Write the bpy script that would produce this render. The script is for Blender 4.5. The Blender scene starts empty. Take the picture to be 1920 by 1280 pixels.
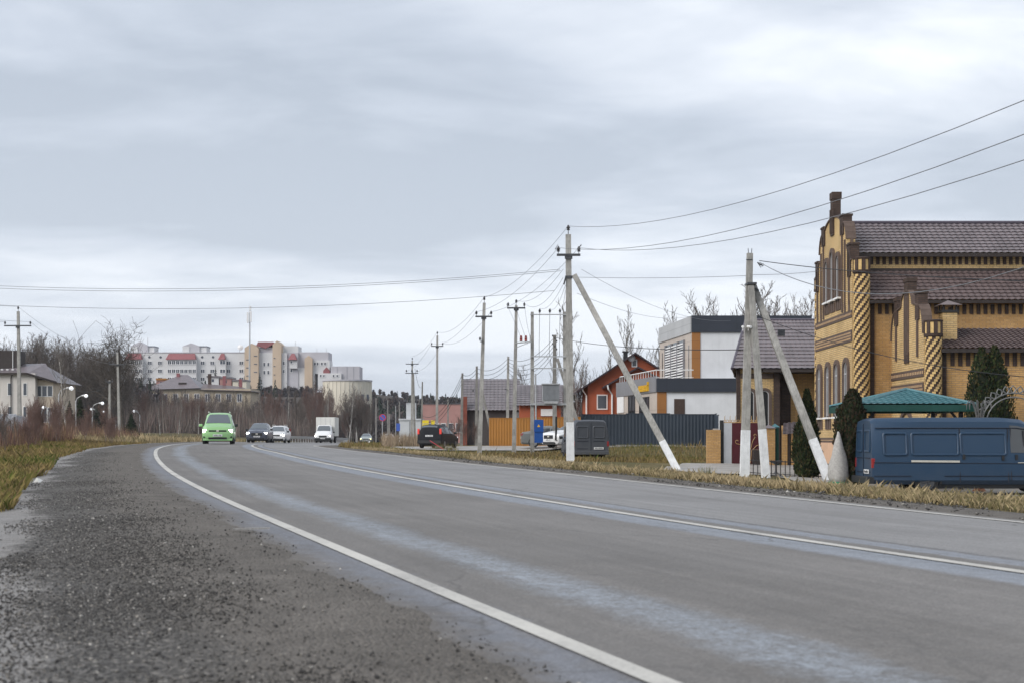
import bpy, math, random
import numpy as np
R = math.radians
SC = bpy.context.scene
COL = SC.collection
F, HOR, CAMH = 2667.0, 822.0, 0.876        # focal length and horizon row in photo pixels, eye height in metres

# ---------------------------------------------------------------- camera
cam = bpy.data.cameras.new('camera')
cam.lens = 50.0; cam.sensor_width = 36.0; cam.sensor_fit = 'HORIZONTAL'
cam.shift_y = (HOR - 640.0) / 1920.0
cam.clip_start = 0.1; cam.clip_end = 4000
cam.dof.use_dof = True; cam.dof.focus_distance = 70.0; cam.dof.aperture_fstop = 5.0
cam_o = bpy.data.objects.new('camera', cam); COL.objects.link(cam_o)
cam_o.location = (0, 0, CAMH); cam_o.rotation_euler = (R(90), 0, 0)
SC.camera = cam_o

# ---------------------------------------------------------------- sky, sun, exposure
SUN_EL, SUN_AZ = 34.0, -126.0              # azimuth from +Y, clockwise seen from above: over the left shoulder
world = bpy.data.worlds.new('World'); SC.world = world; world.use_nodes = True
wt = world.node_tree; wt.nodes.clear()
def wn(t, **k):
    n = wt.nodes.new(t)
    for a, b in k.items(): setattr(n, a, b)
    return n
def wmath(op, a, b=None):
    n = wn('ShaderNodeMath', operation=op)
    for i, v in enumerate((a, b)):
        if v is None: continue
        if isinstance(v, (int, float)): n.inputs[i].default_value = v
        else: wt.links.new(v, n.inputs[i])
    return n.outputs[0]
tc = wn('ShaderNodeTexCoord'); sep = wn('ShaderNodeSeparateXYZ'); wt.links.new(tc.outputs['Generated'], sep.inputs[0])
zz = wmath('ADD', wmath('MAXIMUM', sep.outputs[2], 0.0), 0.13)
comb = wn('ShaderNodeCombineXYZ')
wt.links.new(wmath('DIVIDE', sep.outputs[0], zz), comb.inputs[0]); wt.links.new(wmath('DIVIDE', sep.outputs[1], zz), comb.inputs[1])
def cloud(scale, detail, rough, loc, sx=1.0, sy=1.0):
    mp = wn('ShaderNodeMapping'); mp.inputs['Location'].default_value = loc; mp.inputs['Scale'].default_value = (sx, sy, 1)
    wt.links.new(comb.outputs[0], mp.inputs[0])
    n = wn('ShaderNodeTexNoise', noise_dimensions='2D'); n.inputs['Scale'].default_value = scale
    n.inputs['Detail'].default_value = detail; n.inputs['Roughness'].default_value = rough
    n.inputs['Distortion'].default_value = 0.25
    wt.links.new(mp.outputs[0], n.inputs['Vector']); return n.outputs['Fac']
c1 = cloud(0.62, 5, 0.52, (3.1, 7.4, 0), 0.8, 1.0)
c2 = cloud(2.1, 5, 0.55, (11.0, 2.0, 0), 0.7, 1.0)
dens = wmath('ADD', wmath('MULTIPLY', c1, 0.72), wmath('MULTIPLY', c2, 0.28))
rp = wn('ShaderNodeValToRGB'); wt.links.new(dens, rp.inputs[0])
el = rp.color_ramp.elements
el[0].position = 0.38; el[0].color = (0.38, 0.425, 0.495, 1)
el[1].position = 0.60; el[1].color = (0.76, 0.79, 0.835, 1)
for pos, c in ((0.45, (0.46, 0.505, 0.58, 1)), (0.53, (0.595, 0.635, 0.70, 1))):
    e = el.new(pos); e.color = c
# the cloud base is lighter and thinner towards the horizon
hz = wn('ShaderNodeMapRange'); wt.links.new(sep.outputs[2], hz.inputs[0])
hz.inputs[1].default_value = 0.0; hz.inputs[2].default_value = 0.26; hz.inputs[3].default_value = 0.55; hz.inputs[4].default_value = 0.0
mx = wn('ShaderNodeMix', data_type='RGBA'); wt.links.new(hz.outputs[0], mx.inputs[0]); wt.links.new(rp.outputs[0], mx.inputs[6])
mx.inputs[7].default_value = (0.565, 0.605, 0.67, 1)
sky = wn('ShaderNodeTexSky', sky_type='NISHITA'); sky.sun_disc = False
sky.sun_elevation = R(SUN_EL); sky.sun_rotation = R(SUN_AZ); sky.air_density = 1.2; sky.dust_density = 2.0
bg_clear = wn('ShaderNodeBackground'); wt.links.new(sky.outputs[0], bg_clear.inputs[0]); bg_clear.inputs[1].default_value = 0.06
bg_cloud = wn('ShaderNodeBackground'); wt.links.new(mx.outputs[2], bg_cloud.inputs[0]); bg_cloud.inputs[1].default_value = 0.72
mix = wn('ShaderNodeMixShader'); mix.inputs[0].default_value = 0.93
wt.links.new(bg_clear.outputs[0], mix.inputs[1]); wt.links.new(bg_cloud.outputs[0], mix.inputs[2])
wo = wn('ShaderNodeOutputWorld'); wt.links.new(mix.outputs[0], wo.inputs[0])

sl = bpy.data.lights.new('sun', 'SUN'); sl.energy = 1.5; sl.angle = R(38); sl.color = (1.0, 0.955, 0.90)
so_ = bpy.data.objects.new('sun', sl); COL.objects.link(so_)
_d = np.array([math.sin(R(SUN_AZ)) * math.cos(R(SUN_EL)), math.cos(R(SUN_AZ)) * math.cos(R(SUN_EL)), math.sin(R(SUN_EL))])
import mathutils
V = mathutils.Vector
so_.rotation_euler = V(_d).to_track_quat('Z', 'Y').to_euler()
so_.location = (-30, -10, 40)
SC.view_settings.view_transform = 'Standard'; SC.view_settings.look = 'None'
SC.view_settings.exposure = 1.0; SC.view_settings.gamma = 1.0; SC.view_settings.use_curve_mapping = False
SC.cycles.use_denoising = True; SC.cycles.max_bounces = 6; SC.cycles.transparent_max_bounces = 8
SC.cycles.sample_clamp_indirect = 4.0

# ---------------------------------------------------------------- helpers
rnd = random.Random(7); rng = np.random.default_rng(7)
def at(px, py, Y):                                     # a photo pixel at distance Y as a point in the place
    return V(((px - 960.0) * Y / F, Y, CAMH - (py - HOR) * Y / F))
def c8(r, g, b):                                       # sRGB 0-255 -> linear
    f = lambda v: (v / 255 / 12.92) if v <= 10 else ((v / 255 + 0.055) / 1.055) ** 2.4
    return (f(r), f(g), f(b))

def origin(o):
    v = V((0, 0, 0))
    while o is not None:
        v += o.location; o = o.parent
    return v

class MB:
    """collects faces; build() links them as ONE mesh object"""
    def __init__(s): s.v = []; s.f = []
    def add(s, vs, fs):
        n = len(s.v); s.v.extend([tuple(p) for p in vs]); s.f.extend([tuple(i + n for i in f) for f in fs]); return s
    def poly(s, pts): return s.add(pts, [tuple(range(len(pts)))])
    def box(s, x0, x1, y0, y1, z0, z1, rz=0.0, piv=None):
        p = [(x0, y0, z0), (x1, y0, z0), (x1, y1, z0), (x0, y1, z0), (x0, y0, z1), (x1, y0, z1), (x1, y1, z1), (x0, y1, z1)]
        if rz:
            cx, cy = piv if piv else ((x0 + x1) / 2, (y0 + y1) / 2); c, n = math.cos(rz), math.sin(rz)
            p = [(cx + (a - cx) * c - (b - cy) * n, cy + (a - cx) * n + (b - cy) * c, z) for a, b, z in p]
        return s.add(p, [(3, 2, 1, 0), (4, 5, 6, 7), (0, 1, 5, 4), (1, 2, 6, 5), (2, 3, 7, 6), (3, 0, 4, 7)])
    def bar(s, a, b, w, h=None, up=(0, 0, 1), w2=None, h2=None):   # tapered rectangular bar a -> b
        a, b = V(a), V(b); d = (b - a).normalized(); u = V(up)
        if abs(d.dot(u)) > 0.98: u = V((0, 1, 0))
        x = d.cross(u).normalized(); y = x.cross(d).normalized(); h = h or w; w2 = w2 or w; h2 = h2 or h
        p = []
        for c, ww, hh in ((a, w, h), (b, w2, h2)):
            p += [c - x * ww / 2 - y * hh / 2, c + x * ww / 2 - y * hh / 2, c + x * ww / 2 + y * hh / 2, c - x * ww / 2 + y * hh / 2]
        return s.add(p, [(3, 2, 1, 0), (4, 5, 6, 7), (0, 1, 5, 4), (1, 2, 6, 5), (2, 3, 7, 6), (3, 0, 4, 7)])
    def tube(s, pts, r, n=6, caps=True):
        pts = [V(p) for p in pts]; m = len(pts); rs = r if isinstance(r, (list, tuple)) else [r] * m
        base = len(s.v)
        for i, p in enumerate(pts):
            d = (pts[min(i + 1, m - 1)] - pts[max(i - 1, 0)]).normalized()
            u = V((0, 0, 1)) if abs(d.z) < 0.95 else V((0, 1, 0))
            x = d.cross(u).normalized(); y = x.cross(d)
            for k in range(n):
                a = 2 * math.pi * k / n
                s.v.append(tuple(p + (x * math.cos(a) + y * math.sin(a)) * rs[i]))
        for i in range(m - 1):
            for k in range(n):
                a = base + i * n + k; b = base + i * n + (k + 1) % n
                s.f.append((a, b, b + n, a + n))
        if caps:
            s.f.append(tuple(base + k for k in range(n))[::-1]); s.f.append(tuple(base + (m - 1) * n + k for k in range(n)))
        return s
    def lathe(s, prof, c=(0, 0, 0), n=12, axis='z'):
        base = len(s.v)
        for r, h in prof:
            for k in range(n):
                a = 2 * math.pi * k / n; q = (r * math.cos(a), r * math.sin(a), h)
                if axis == 'x': q = (q[2], q[0], q[1])
                if axis == 'y': q = (q[0], q[2], q[1])
                s.v.append((c[0] + q[0], c[1] + q[1], c[2] + q[2]))
        for i in range(len(prof) - 1):
            for k in range(n):
                a = base + i * n + k; b = base + i * n + (k + 1) % n
                s.f.append((a, b, b + n, a + n))
        s.f.append(tuple(base + k for k in range(n))[::-1]); s.f.append(tuple(base + (len(prof) - 1) * n + k for k in range(n)))
        return s
    def build(s, name, mat, parent=None, smooth=False, world=True, **props):
        vs = np.array(s.v, dtype=np.float64).reshape(-1, 3)
        if parent is not None and world: vs = vs - np.array(origin(parent))
        me = bpy.data.meshes.new(name); me.from_pydata(vs.tolist(), [], s.f)
        fin(me, mat, smooth)
        o = bpy.data.objects.new(name, me); COL.objects.link(o)
        if parent is not None: o.parent = parent
        for k, v in props.items(): o[k] = v
        return o

def fin(me, mat, smooth=False):
    """box-projected UVs in metres, smooth flag, material"""
    me.update()
    n = len(me.polygons)
    if n and not me.uv_layers:
        nv = len(me.vertices); co = np.empty(nv * 3, np.float32); me.vertices.foreach_get('co', co); co = co.reshape(-1, 3)
        nor = np.empty(n * 3, np.float32); me.polygons.foreach_get('normal', nor); nor = nor.reshape(-1, 3)
        lt = np.empty(n, np.int32); me.polygons.foreach_get('loop_total', lt)
        li = np.empty(len(me.loops), np.int32); me.loops.foreach_get('vertex_index', li)
        nl = np.repeat(nor, lt, axis=0); c = co[li]; a = np.abs(nl)
        uv = np.empty((len(li), 2), np.float32)
        up = (a[:, 2] > a[:, 0]) & (a[:, 2] > a[:, 1]); xs = ~up & (a[:, 0] >= a[:, 1])
        uv[:, 0] = np.where(up, c[:, 0], np.where(xs, c[:, 1], c[:, 0])); uv[:, 1] = np.where(up, c[:, 1], c[:, 2])
        me.uv_layers.new(name='UVMap').data.foreach_set('uv', uv.ravel())
    if smooth: me.polygons.foreach_set('use_smooth', np.ones(n, bool))
    if mat is not None: me.materials.append(mat)

def np_mesh(name, verts, faces, mat, col=None, smooth=False, parent=None, uv=None, **props):
    """big mesh from arrays; faces (n,3) or (n,4); col per-vertex rgb"""
    me = bpy.data.meshes.new(name); verts = np.asarray(verts, np.float32); faces = np.asarray(faces, np.int32); k = faces.shape[1]
    me.vertices.add(len(verts)); me.vertices.foreach_set('co', verts.ravel())
    me.loops.add(faces.size); me.loops.foreach_set('vertex_index', faces.ravel())
    me.polygons.add(len(faces)); me.polygons.foreach_set('loop_start', np.arange(0, faces.size, k, dtype=np.int32))
    me.update(calc_edges=True)
    if col is not None:
        ca = me.color_attributes.new('tint', 'FLOAT_COLOR', 'POINT')
        ca.data.foreach_set('color', np.concatenate([col, np.ones((len(col), 1))], 1).astype(np.float32).ravel())
    if uv is not None: me.uv_layers.new(name='UVMap').data.foreach_set('uv', np.asarray(uv, np.float32)[faces.ravel()].ravel())
    else: me.uv_layers.new(name='UVMap')
    if smooth: me.polygons.foreach_set('use_smooth', np.ones(len(faces), bool))
    me.materials.append(mat)
    o = bpy.data.objects.new(name, me); COL.objects.link(o)
    if parent is not None: o.parent = parent
    for a, b in props.items(): o[a] = b
    return o

def thing(name, label, cat, loc=(0, 0, 0), rz=0.0, group=None):
    o = bpy.data.objects.new(name, None); COL.objects.link(o); o.location = loc; o.rotation_euler = (0, 0, rz)
    o.empty_display_size = 0.2
    return tag(o, label, cat, group)
def tag(o, label, cat, group=None):
    o['label'] = label; o['category'] = cat
    if group: o['group'] = group
    return o
def kids(o):
    return [c for c in ALLKIDS().get(o.name, [])]
def ALLKIDS():
    d = {}
    for q in COL.objects:
        if q.parent: d.setdefault(q.parent.name, []).append(q)
    return d
def copy_tree(o, parent=None, loc=None, rz=None, scale=None, label=None, group=None, km=None):
    km = km if km is not None else ALLKIDS()
    c = o.copy(); COL.objects.link(c); c.parent = parent
    if loc is not None: c.location = loc
    if rz is not None: c.rotation_euler = (0, 0, rz)
    if scale is not None: c.scale = scale if isinstance(scale, tuple) else (scale,) * 3
    if label: c['label'] = label
    if group: c['group'] = group
    for ch in km.get(o.name, []): copy_tree(ch, c, km=km)
    return c

# ---------------------------------------------------------------- materials
class NT:
    def __init__(s, name):
        s.m = bpy.data.materials.new(name); s.m.use_nodes = True; s.t = s.m.node_tree; s.t.nodes.clear()
        s.out = s.t.nodes.new('ShaderNodeOutputMaterial'); s.b = s.t.nodes.new('ShaderNodeBsdfPrincipled')
        s.t.links.new(s.b.outputs[0], s.out.inputs[0])
    def n(s, t, **k):
        q = s.t.nodes.new(t)
        for a, b in k.items(): setattr(q, a, b)
        return q
    def l(s, a, b): s.t.links.new(a, b)
    def setin(s, node, i, v):
        if hasattr(v, 'is_linked'): s.l(v, node.inputs[i])
        elif isinstance(v, tuple) and len(v) == 3 and node.inputs[i].type == 'RGBA': node.inputs[i].default_value = (*v, 1)
        else: node.inputs[i].default_value = v
    def coord(s, kind='Object'):
        return s.n('ShaderNodeTexCoord').outputs[kind]
    def noise(s, scale, detail=4, rough=0.55, vec=None, dist=0.0, sc=None):
        q = s.n('ShaderNodeTexNoise'); q.inputs['Scale'].default_value = scale; q.inputs['Detail'].default_value = detail
        q.inputs['Roughness'].default_value = rough; q.inputs['Distortion'].default_value = dist
        vec = vec if vec is not None else s.coord()
        if sc:
            mp = s.n('ShaderNodeMapping'); mp.inputs['Scale'].default_value = sc; s.l(vec, mp.inputs[0]); vec = mp.outputs[0]
        s.l(vec, q.inputs['Vector']); return q.outputs['Fac']
    def ramp(s, fac, stops):
        q = s.n('ShaderNodeValToRGB'); s.l(fac, q.inputs[0]); e = q.color_ramp.elements
        for i, (p, c) in enumerate(stops):
            c = (c, c, c) if isinstance(c, (int, float)) else c
            x = e[i] if i < 2 else e.new(p)
            x.position = p; x.color = (*c, 1)
        return q.outputs[0]
    def mix(s, fac, a, b, mode='MIX'):
        q = s.n('ShaderNodeMix', data_type='RGBA', blend_type=mode); s.setin(q, 0, fac); s.setin(q, 6, a); s.setin(q, 7, b); return q.outputs[2]
    def math(s, op, a, b=None, c=None):
        q = s.n('ShaderNodeMath', operation=op)
        for i, v in enumerate((a, b, c)):
            if v is not None: s.setin(q, i, v)
        return q.outputs[0]
    def bump(s, h, strength=0.3, dist=0.02):
        q = s.n('ShaderNodeBump'); q.inputs['Strength'].default_value = strength; q.inputs['Distance'].default_value = dist
        s.l(h, q.inputs['Height']); s.l(q.outputs[0], s.b.inputs['Normal'])
    def base(s, c): s.setin(s.b, 'Base Color', c)
    def set(s, **k):
        for a, b in k.items(): s.setin(s.b, a.replace('_', ' '), b)
        return s.m
def plain(name, col, rough=0.75, var=0.18, scale=2.5, bump=0.0, metal=0.0, spec=0.35, streak=0.0, **k):
    """one colour with uneven weathering"""
    m = NT(name); a = m.noise(scale, 5, 0.6)
    f = m.ramp(a, [(0.3, 1 - var), (0.72, 1 + var * 0.55)])
    c = m.mix(1.0, col, f, 'MULTIPLY')
    if streak:
        st = m.noise(scale * 2.2, 3, 0.6, sc=(3.0, 3.0, 0.25)); c = m.mix(m.ramp(st, [(0.48, 0.0), (0.75, streak)]), c, tuple(x * 0.45 for x in col))
    m.base(c)
    if bump: m.bump(m.noise(scale * 9, 4), bump, 0.02)
    return m.set(Roughness=rough, Metallic=metal, **{'Specular IOR Level': spec}, **k)
def paint(name, col, rough=0.28, dirt=0.25, coat=0.4, spec=0.45):
    """vehicle paint with road dust towards the sills"""
    m = NT(name); z = m.n('ShaderNodeSeparateXYZ'); m.l(m.coord(), z.inputs[0])
    d = m.math('MULTIPLY', m.ramp(z.outputs[2], [(0.25, 1.0), (1.0, 0.12)]), m.ramp(m.noise(3.0, 5, 0.65), [(0.3, 0.25), (0.75, 1.0)]))
    m.base(m.mix(m.math('MULTIPLY', d, dirt), col, (0.17, 0.16, 0.145)))
    return m.set(Roughness=m.math('ADD', m.math('MULTIPLY', d, 0.35), rough), **{'Coat Weight': coat, 'Coat Roughness': 0.12, 'Specular IOR Level': spec})
def glass(name, col=(0.02, 0.024, 0.028), rough=0.06):
    m = NT(name); m.base(col); return m.set(Roughness=rough, **{'Specular IOR Level': 0.8})
def glow(name, col, e):
    m = NT(name); m.base(col); return m.set(Roughness=0.3, **{'Emission Color': (*col, 1), 'Emission Strength': e})
def brick(name, c1, c2, mortar, bw=0.26, rh=0.075, ms=0.011):
    m = NT(name); uv = m.coord('UV')
    q = m.n('ShaderNodeTexBrick'); q.offset = 0.5
    for k, v in (('Color1', (*c1, 1)), ('Color2', (*c2, 1)), ('Mortar', (*mortar, 1)), ('Scale', 1.0), ('Mortar Size', ms), ('Mortar Smooth', 0.2), ('Bias', -0.15), ('Brick Width', bw), ('Row Height', rh)):
        q.inputs[k].default_value = v
    m.l(uv, q.inputs['Vector'])
    c = m.mix(1.0, q.outputs['Color'], m.ramp(m.noise(0.9, 6, 0.62), [(0.3, 0.74), (0.72, 1.10)]), 'MULTIPLY')
    c = m.mix(m.ramp(m.noise(1.5, 4, 0.6, sc=(4, 4, 0.22)), [(0.55, 0.0), (0.8, 0.35)]), c, tuple(x * 0.35 for x in c1))
    c = m.mix(1.0, c, m.ramp(m.noise(14, 3, 0.6), [(0.3, 0.86), (0.72, 1.08)]), 'MULTIPLY')
    m.base(c); m.bump(q.outputs['Fac'], -0.55, 0.012)
    return m.set(Roughness=0.85, **{'Specular IOR Level': 0.25})
def tinted(name, rough=0.9, trans=0.0):
    """per-piece tint from the mesh's colour attribute"""
    m = NT(name); a = m.n('ShaderNodeVertexColor'); a.layer_name = 'tint'; m.base(a.outputs[0])
    return m.set(Roughness=rough, **{'Specular IOR Level': 0.15})
def bark(name, dark, light, sc=4.0):
    m = NT(name); m.base(m.ramp(m.noise(sc, 5, 0.65, sc=(3, 3, 0.8)), [(0.35, dark), (0.68, light)])); return m.set(Roughness=0.95, **{'Specular IOR Level': 0.1})

M = {}
M['yellow_brick'] = brick('yellow_brick', (0.60, 0.415, 0.19), (0.68, 0.495, 0.255), (0.30, 0.22, 0.13))
M['orange_and_shaded_brick'] = brick('orange_and_shaded_brick', (0.49, 0.285, 0.105), (0.58, 0.36, 0.15), (0.33, 0.22, 0.13))  # orange brick; on the large house, yellow brick with shade put into its colour
M['pale_brick'] = brick('pale_brick', (0.56, 0.36, 0.19), (0.62, 0.42, 0.24), (0.42, 0.32, 0.22))
M['dark_brick'] = brick('dark_brick', (0.066, 0.044, 0.036), (0.095, 0.062, 0.05), (0.05, 0.04, 0.036))
M['trim_brown'] = plain('trim_brown', (0.105, 0.075, 0.062), 0.8, 0.22, 5)
M['col_yellow'] = plain('column_yellow', (0.62, 0.43, 0.19), 0.85, 0.25, 9)
M['col_dark'] = plain('column_dark', (0.062, 0.040, 0.032), 0.8, 0.25, 9)
M['tile_roof'] = plain('tile_roof', (0.155, 0.132, 0.140), 0.38, 0.25, 1.6, spec=0.5)
M['tile_brown'] = plain('tile_brown', (0.118, 0.088, 0.086), 0.42, 0.25, 1.6, spec=0.5)
M['tile_green'] = plain('tile_green', (0.062, 0.165, 0.19), 0.34, 0.2, 1.8, spec=0.5)
M['green_fascia'] = plain('green_fascia', (0.010, 0.060, 0.048), 0.4, 0.2, 3)
M['ridge_blue'] = plain('ridge_cap', (0.075, 0.065, 0.085), 0.4, 0.15, 3)
M['soffit'] = plain('soffit', (0.035, 0.027, 0.025), 0.7, 0.2, 3)
M['white_frame'] = plain('white_frame', (0.72, 0.72, 0.72), 0.45, 0.08, 4)
M['pane'] = glass('pane')
M['pane_blue'] = glass('pane_blue', (0.05, 0.06, 0.075), 0.12)
M['plaster'] = plain('salmon_plaster', (0.55, 0.36, 0.24), 0.9, 0.12, 2)
def concrete(name, a, b):
    m = NT(name); g = m.noise(2.2, 6, 0.65); c = m.ramp(g, [(0.3, a), (0.7, b)])
    c = m.mix(1.0, c, m.ramp(m.noise(6, 4, 0.7, sc=(5, 5, 0.5)), [(0.35, 0.66), (0.7, 1.10)]), 'MULTIPLY')
    c = m.mix(1.0, c, m.ramp(m.noise(0.7, 4, 0.7, sc=(1, 1, 1.5)), [(0.35, 0.72), (0.6, 1.05)]), 'MULTIPLY')
    m.base(c); m.bump(m.noise(45, 3), 0.25, 0.01); return m.set(Roughness=0.9, **{'Specular IOR Level': 0.2})
M['concrete'] = concrete('pole_concrete', (0.31, 0.305, 0.29), (0.45, 0.44, 0.415))
M['concrete_old'] = concrete('pole_concrete_dark', (0.20, 0.195, 0.185), (0.31, 0.30, 0.28))
M['slab'] = concrete('slab_concrete', (0.34, 0.33, 0.32), (0.47, 0.46, 0.44))
M['whitewash'] = plain('whitewash', (0.70, 0.72, 0.74), 0.85, 0.16, 5, 0.2, streak=0.35)
M['steel'] = plain('dark_steel', (0.075, 0.078, 0.085), 0.55, 0.3, 4, metal=0.3)
M['galv'] = plain('galvanised', (0.42, 0.43, 0.44), 0.5, 0.2, 4, metal=0.35)
M['insul'] = plain('insulator', (0.035, 0.032, 0.034), 0.25, 0.15, 8, spec=0.6)
M['insul_red'] = plain('insulator_red', (0.30, 0.05, 0.04), 0.4, 0.15, 8)
M['wire'] = plain('wire', (0.16, 0.165, 0.18), 0.5, 0.1, 1)
M['wire_black'] = plain('cable', (0.022, 0.022, 0.025), 0.6, 0.1, 1)
M['black_metal'] = plain('black_metal', (0.022, 0.022, 0.024), 0.5, 0.2, 4)
M['rubber'] = plain('rubber', (0.018, 0.018, 0.019), 0.85, 0.25, 10)
M['rim'] = plain('rim', (0.32, 0.33, 0.34), 0.35, 0.2, 10, metal=0.6)
M['black_plastic'] = plain('black_plastic', (0.02, 0.021, 0.023), 0.5, 0.2, 6)
M['seam'] = plain('seam', (0.012, 0.016, 0.028), 0.6, 0.1, 6)
M['plate'] = plain('number_plate', (0.66, 0.67, 0.68), 0.5, 0.06, 9)
M['plate_blue'] = plain('plate_blue', (0.02, 0.05, 0.22), 0.5, 0.06, 9)
M['ink'] = plain('ink', (0.03, 0.03, 0.032), 0.6, 0.05, 9)
M['lamp_on'] = glow('lamp_on', (1.0, 0.98, 0.92), 7.0)
M['lamp_dim'] = glow('lamp_dim', (0.92, 0.95, 1.0), 0.35)
M['lamp_yellow'] = glow('lamp_yellow', (1.0, 0.92, 0.35), 3.0)
M['tail'] = glow('tail_lamp', (0.22, 0.012, 0.012), 0.0)
M['tail_on'] = glow('tail_lamp_lit', (0.6, 0.05, 0.04), 0.12)
M['chrome'] = plain('chrome', (0.62, 0.60, 0.54), 0.3, 0.1, 8, metal=0.5)
M['windscreen'] = glass('windscreen', (0.085, 0.10, 0.115), 0.08)  # base colour lightened to stand in for reflected sky
M['side_glass'] = glass('side_glass', (0.03, 0.035, 0.04), 0.07)
M['p_green'] = paint('paint_green', (0.27, 0.50, 0.215), 0.32, 0.12)
M['p_navy'] = paint('paint_navy', (0.055, 0.065, 0.095), 0.25, 0.35)
M['p_white'] = paint('paint_white', (0.68, 0.69, 0.70), 0.3, 0.22)
M['p_black'] = paint('paint_black', (0.010, 0.012, 0.016), 0.42, 0.06, 0.0, 0.18)
M['p_blue'] = paint('paint_blue', (0.0075, 0.033, 0.074), 0.36, 0.12, 0.08)
M['p_grey'] = paint('paint_grey', (0.046, 0.053, 0.066), 0.45, 0.3, 0.05)
M['p_silver'] = paint('paint_silver', (0.26, 0.30, 0.30), 0.3, 0.3)
M['p_sedan'] = paint('paint_sedan', (0.115, 0.125, 0.125), 0.3, 0.3)
M['box_white'] = plain('box_white', (0.62, 0.62, 0.59), 0.6, 0.12, 1.2)
M['bark_dark'] = bark('bark_dark', (0.055, 0.047, 0.042), (0.135, 0.118, 0.105))
M['bark_twig'] = bark('bark_twig', (0.095, 0.080, 0.073), (0.19, 0.165, 0.148))
M['bark_red'] = bark('bark_red', (0.125, 0.082, 0.072), (0.215, 0.15, 0.132))
M['bark_grey'] = bark('bark_grey', (0.13, 0.118, 0.108), (0.25, 0.23, 0.21))
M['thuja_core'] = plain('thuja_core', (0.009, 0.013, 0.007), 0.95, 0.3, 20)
M['birch'] = bark('birch', (0.30, 0.285, 0.265), (0.62, 0.60, 0.57), 3.0)
M['tint'] = tinted('plant_tint')
M['stone_tint'] = tinted('stone_tint', 0.8)
# ================================================================ road geometry (centre line by arc length)
KS = np.array([0, 10, 25, 45, 65, 85, 110, 140, 190, 250, 300, 420.])
KK = np.array([0.0002, 0.0029, 0.0023, 0.0024, 0.0013, 0.0022, 0.0036, 0.0016, -0.0015, -0.0018, 0, 0])
KZ = np.array([0.0454, 0.1038, 0.2468, 0.4472, 0.509, 0.5295, 0.52, 0.4218, 0.3051, 0.1492, 0.05, -0.2])
KE = np.array([0.0, -0.0191, -0.0125, -0.0248, -0.025, -0.0269, -0.0385, -0.0343, -0.0286, -0.0257, -0.025, -0.025])
LANE = 3.665
S = np.arange(-12, 420, 0.5)
_k = np.interp(S, KS, KK); _i0 = int(np.argmin(abs(S)))
TH = -0.335 + np.concatenate([[0], np.cumsum((_k[1:] + _k[:-1]) / 2 * 0.5)]); TH += -0.335 - TH[_i0]
_mid = (TH[1:] + TH[:-1]) / 2
CX = np.concatenate([[0], np.cumsum(np.sin(_mid) * 0.5)]); CY = np.concatenate([[0], np.cumsum(np.cos(_mid) * 0.5)])
CX += 5.2402 - CX[_i0]; CY += 2.0 - CY[_i0]
def _sm(a, w=9):
    k = np.ones(w) / w; return np.convolve(np.pad(a, w // 2, mode='edge'), k, 'valid')
CZ = _sm(np.interp(S, KS, KZ)); CE = _sm(np.interp(S, KS, KE))
def road_xy(s, o):
    s = np.asarray(s, float); o = np.asarray(o, float); th = np.interp(s, S, TH)
    return np.interp(s, S, CX) + o * np.cos(th), np.interp(s, S, CY) - o * np.sin(th)
def to_so(x, y):
    x = np.atleast_1d(np.asarray(x, float)); y = np.atleast_1d(np.asarray(y, float))
    idx = np.empty(len(x), int)
    for a in range(0, len(x), 4000):
        d = (x[a:a + 4000, None] - CX) ** 2 + (y[a:a + 4000, None] - CY) ** 2; idx[a:a + 4000] = d.argmin(1)
    dx, dy = x - CX[idx], y - CY[idx]; t = TH[idx]
    along = dx * np.sin(t) + dy * np.cos(t)
    return S[idx] + np.clip(along, -0.3, 0.3), np.where((idx == 0) | (idx == len(S) - 1), np.sign(dx * np.cos(t) - dy * np.sin(t)) * np.hypot(dx, dy), dx * np.cos(t) - dy * np.sin(t))
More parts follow.
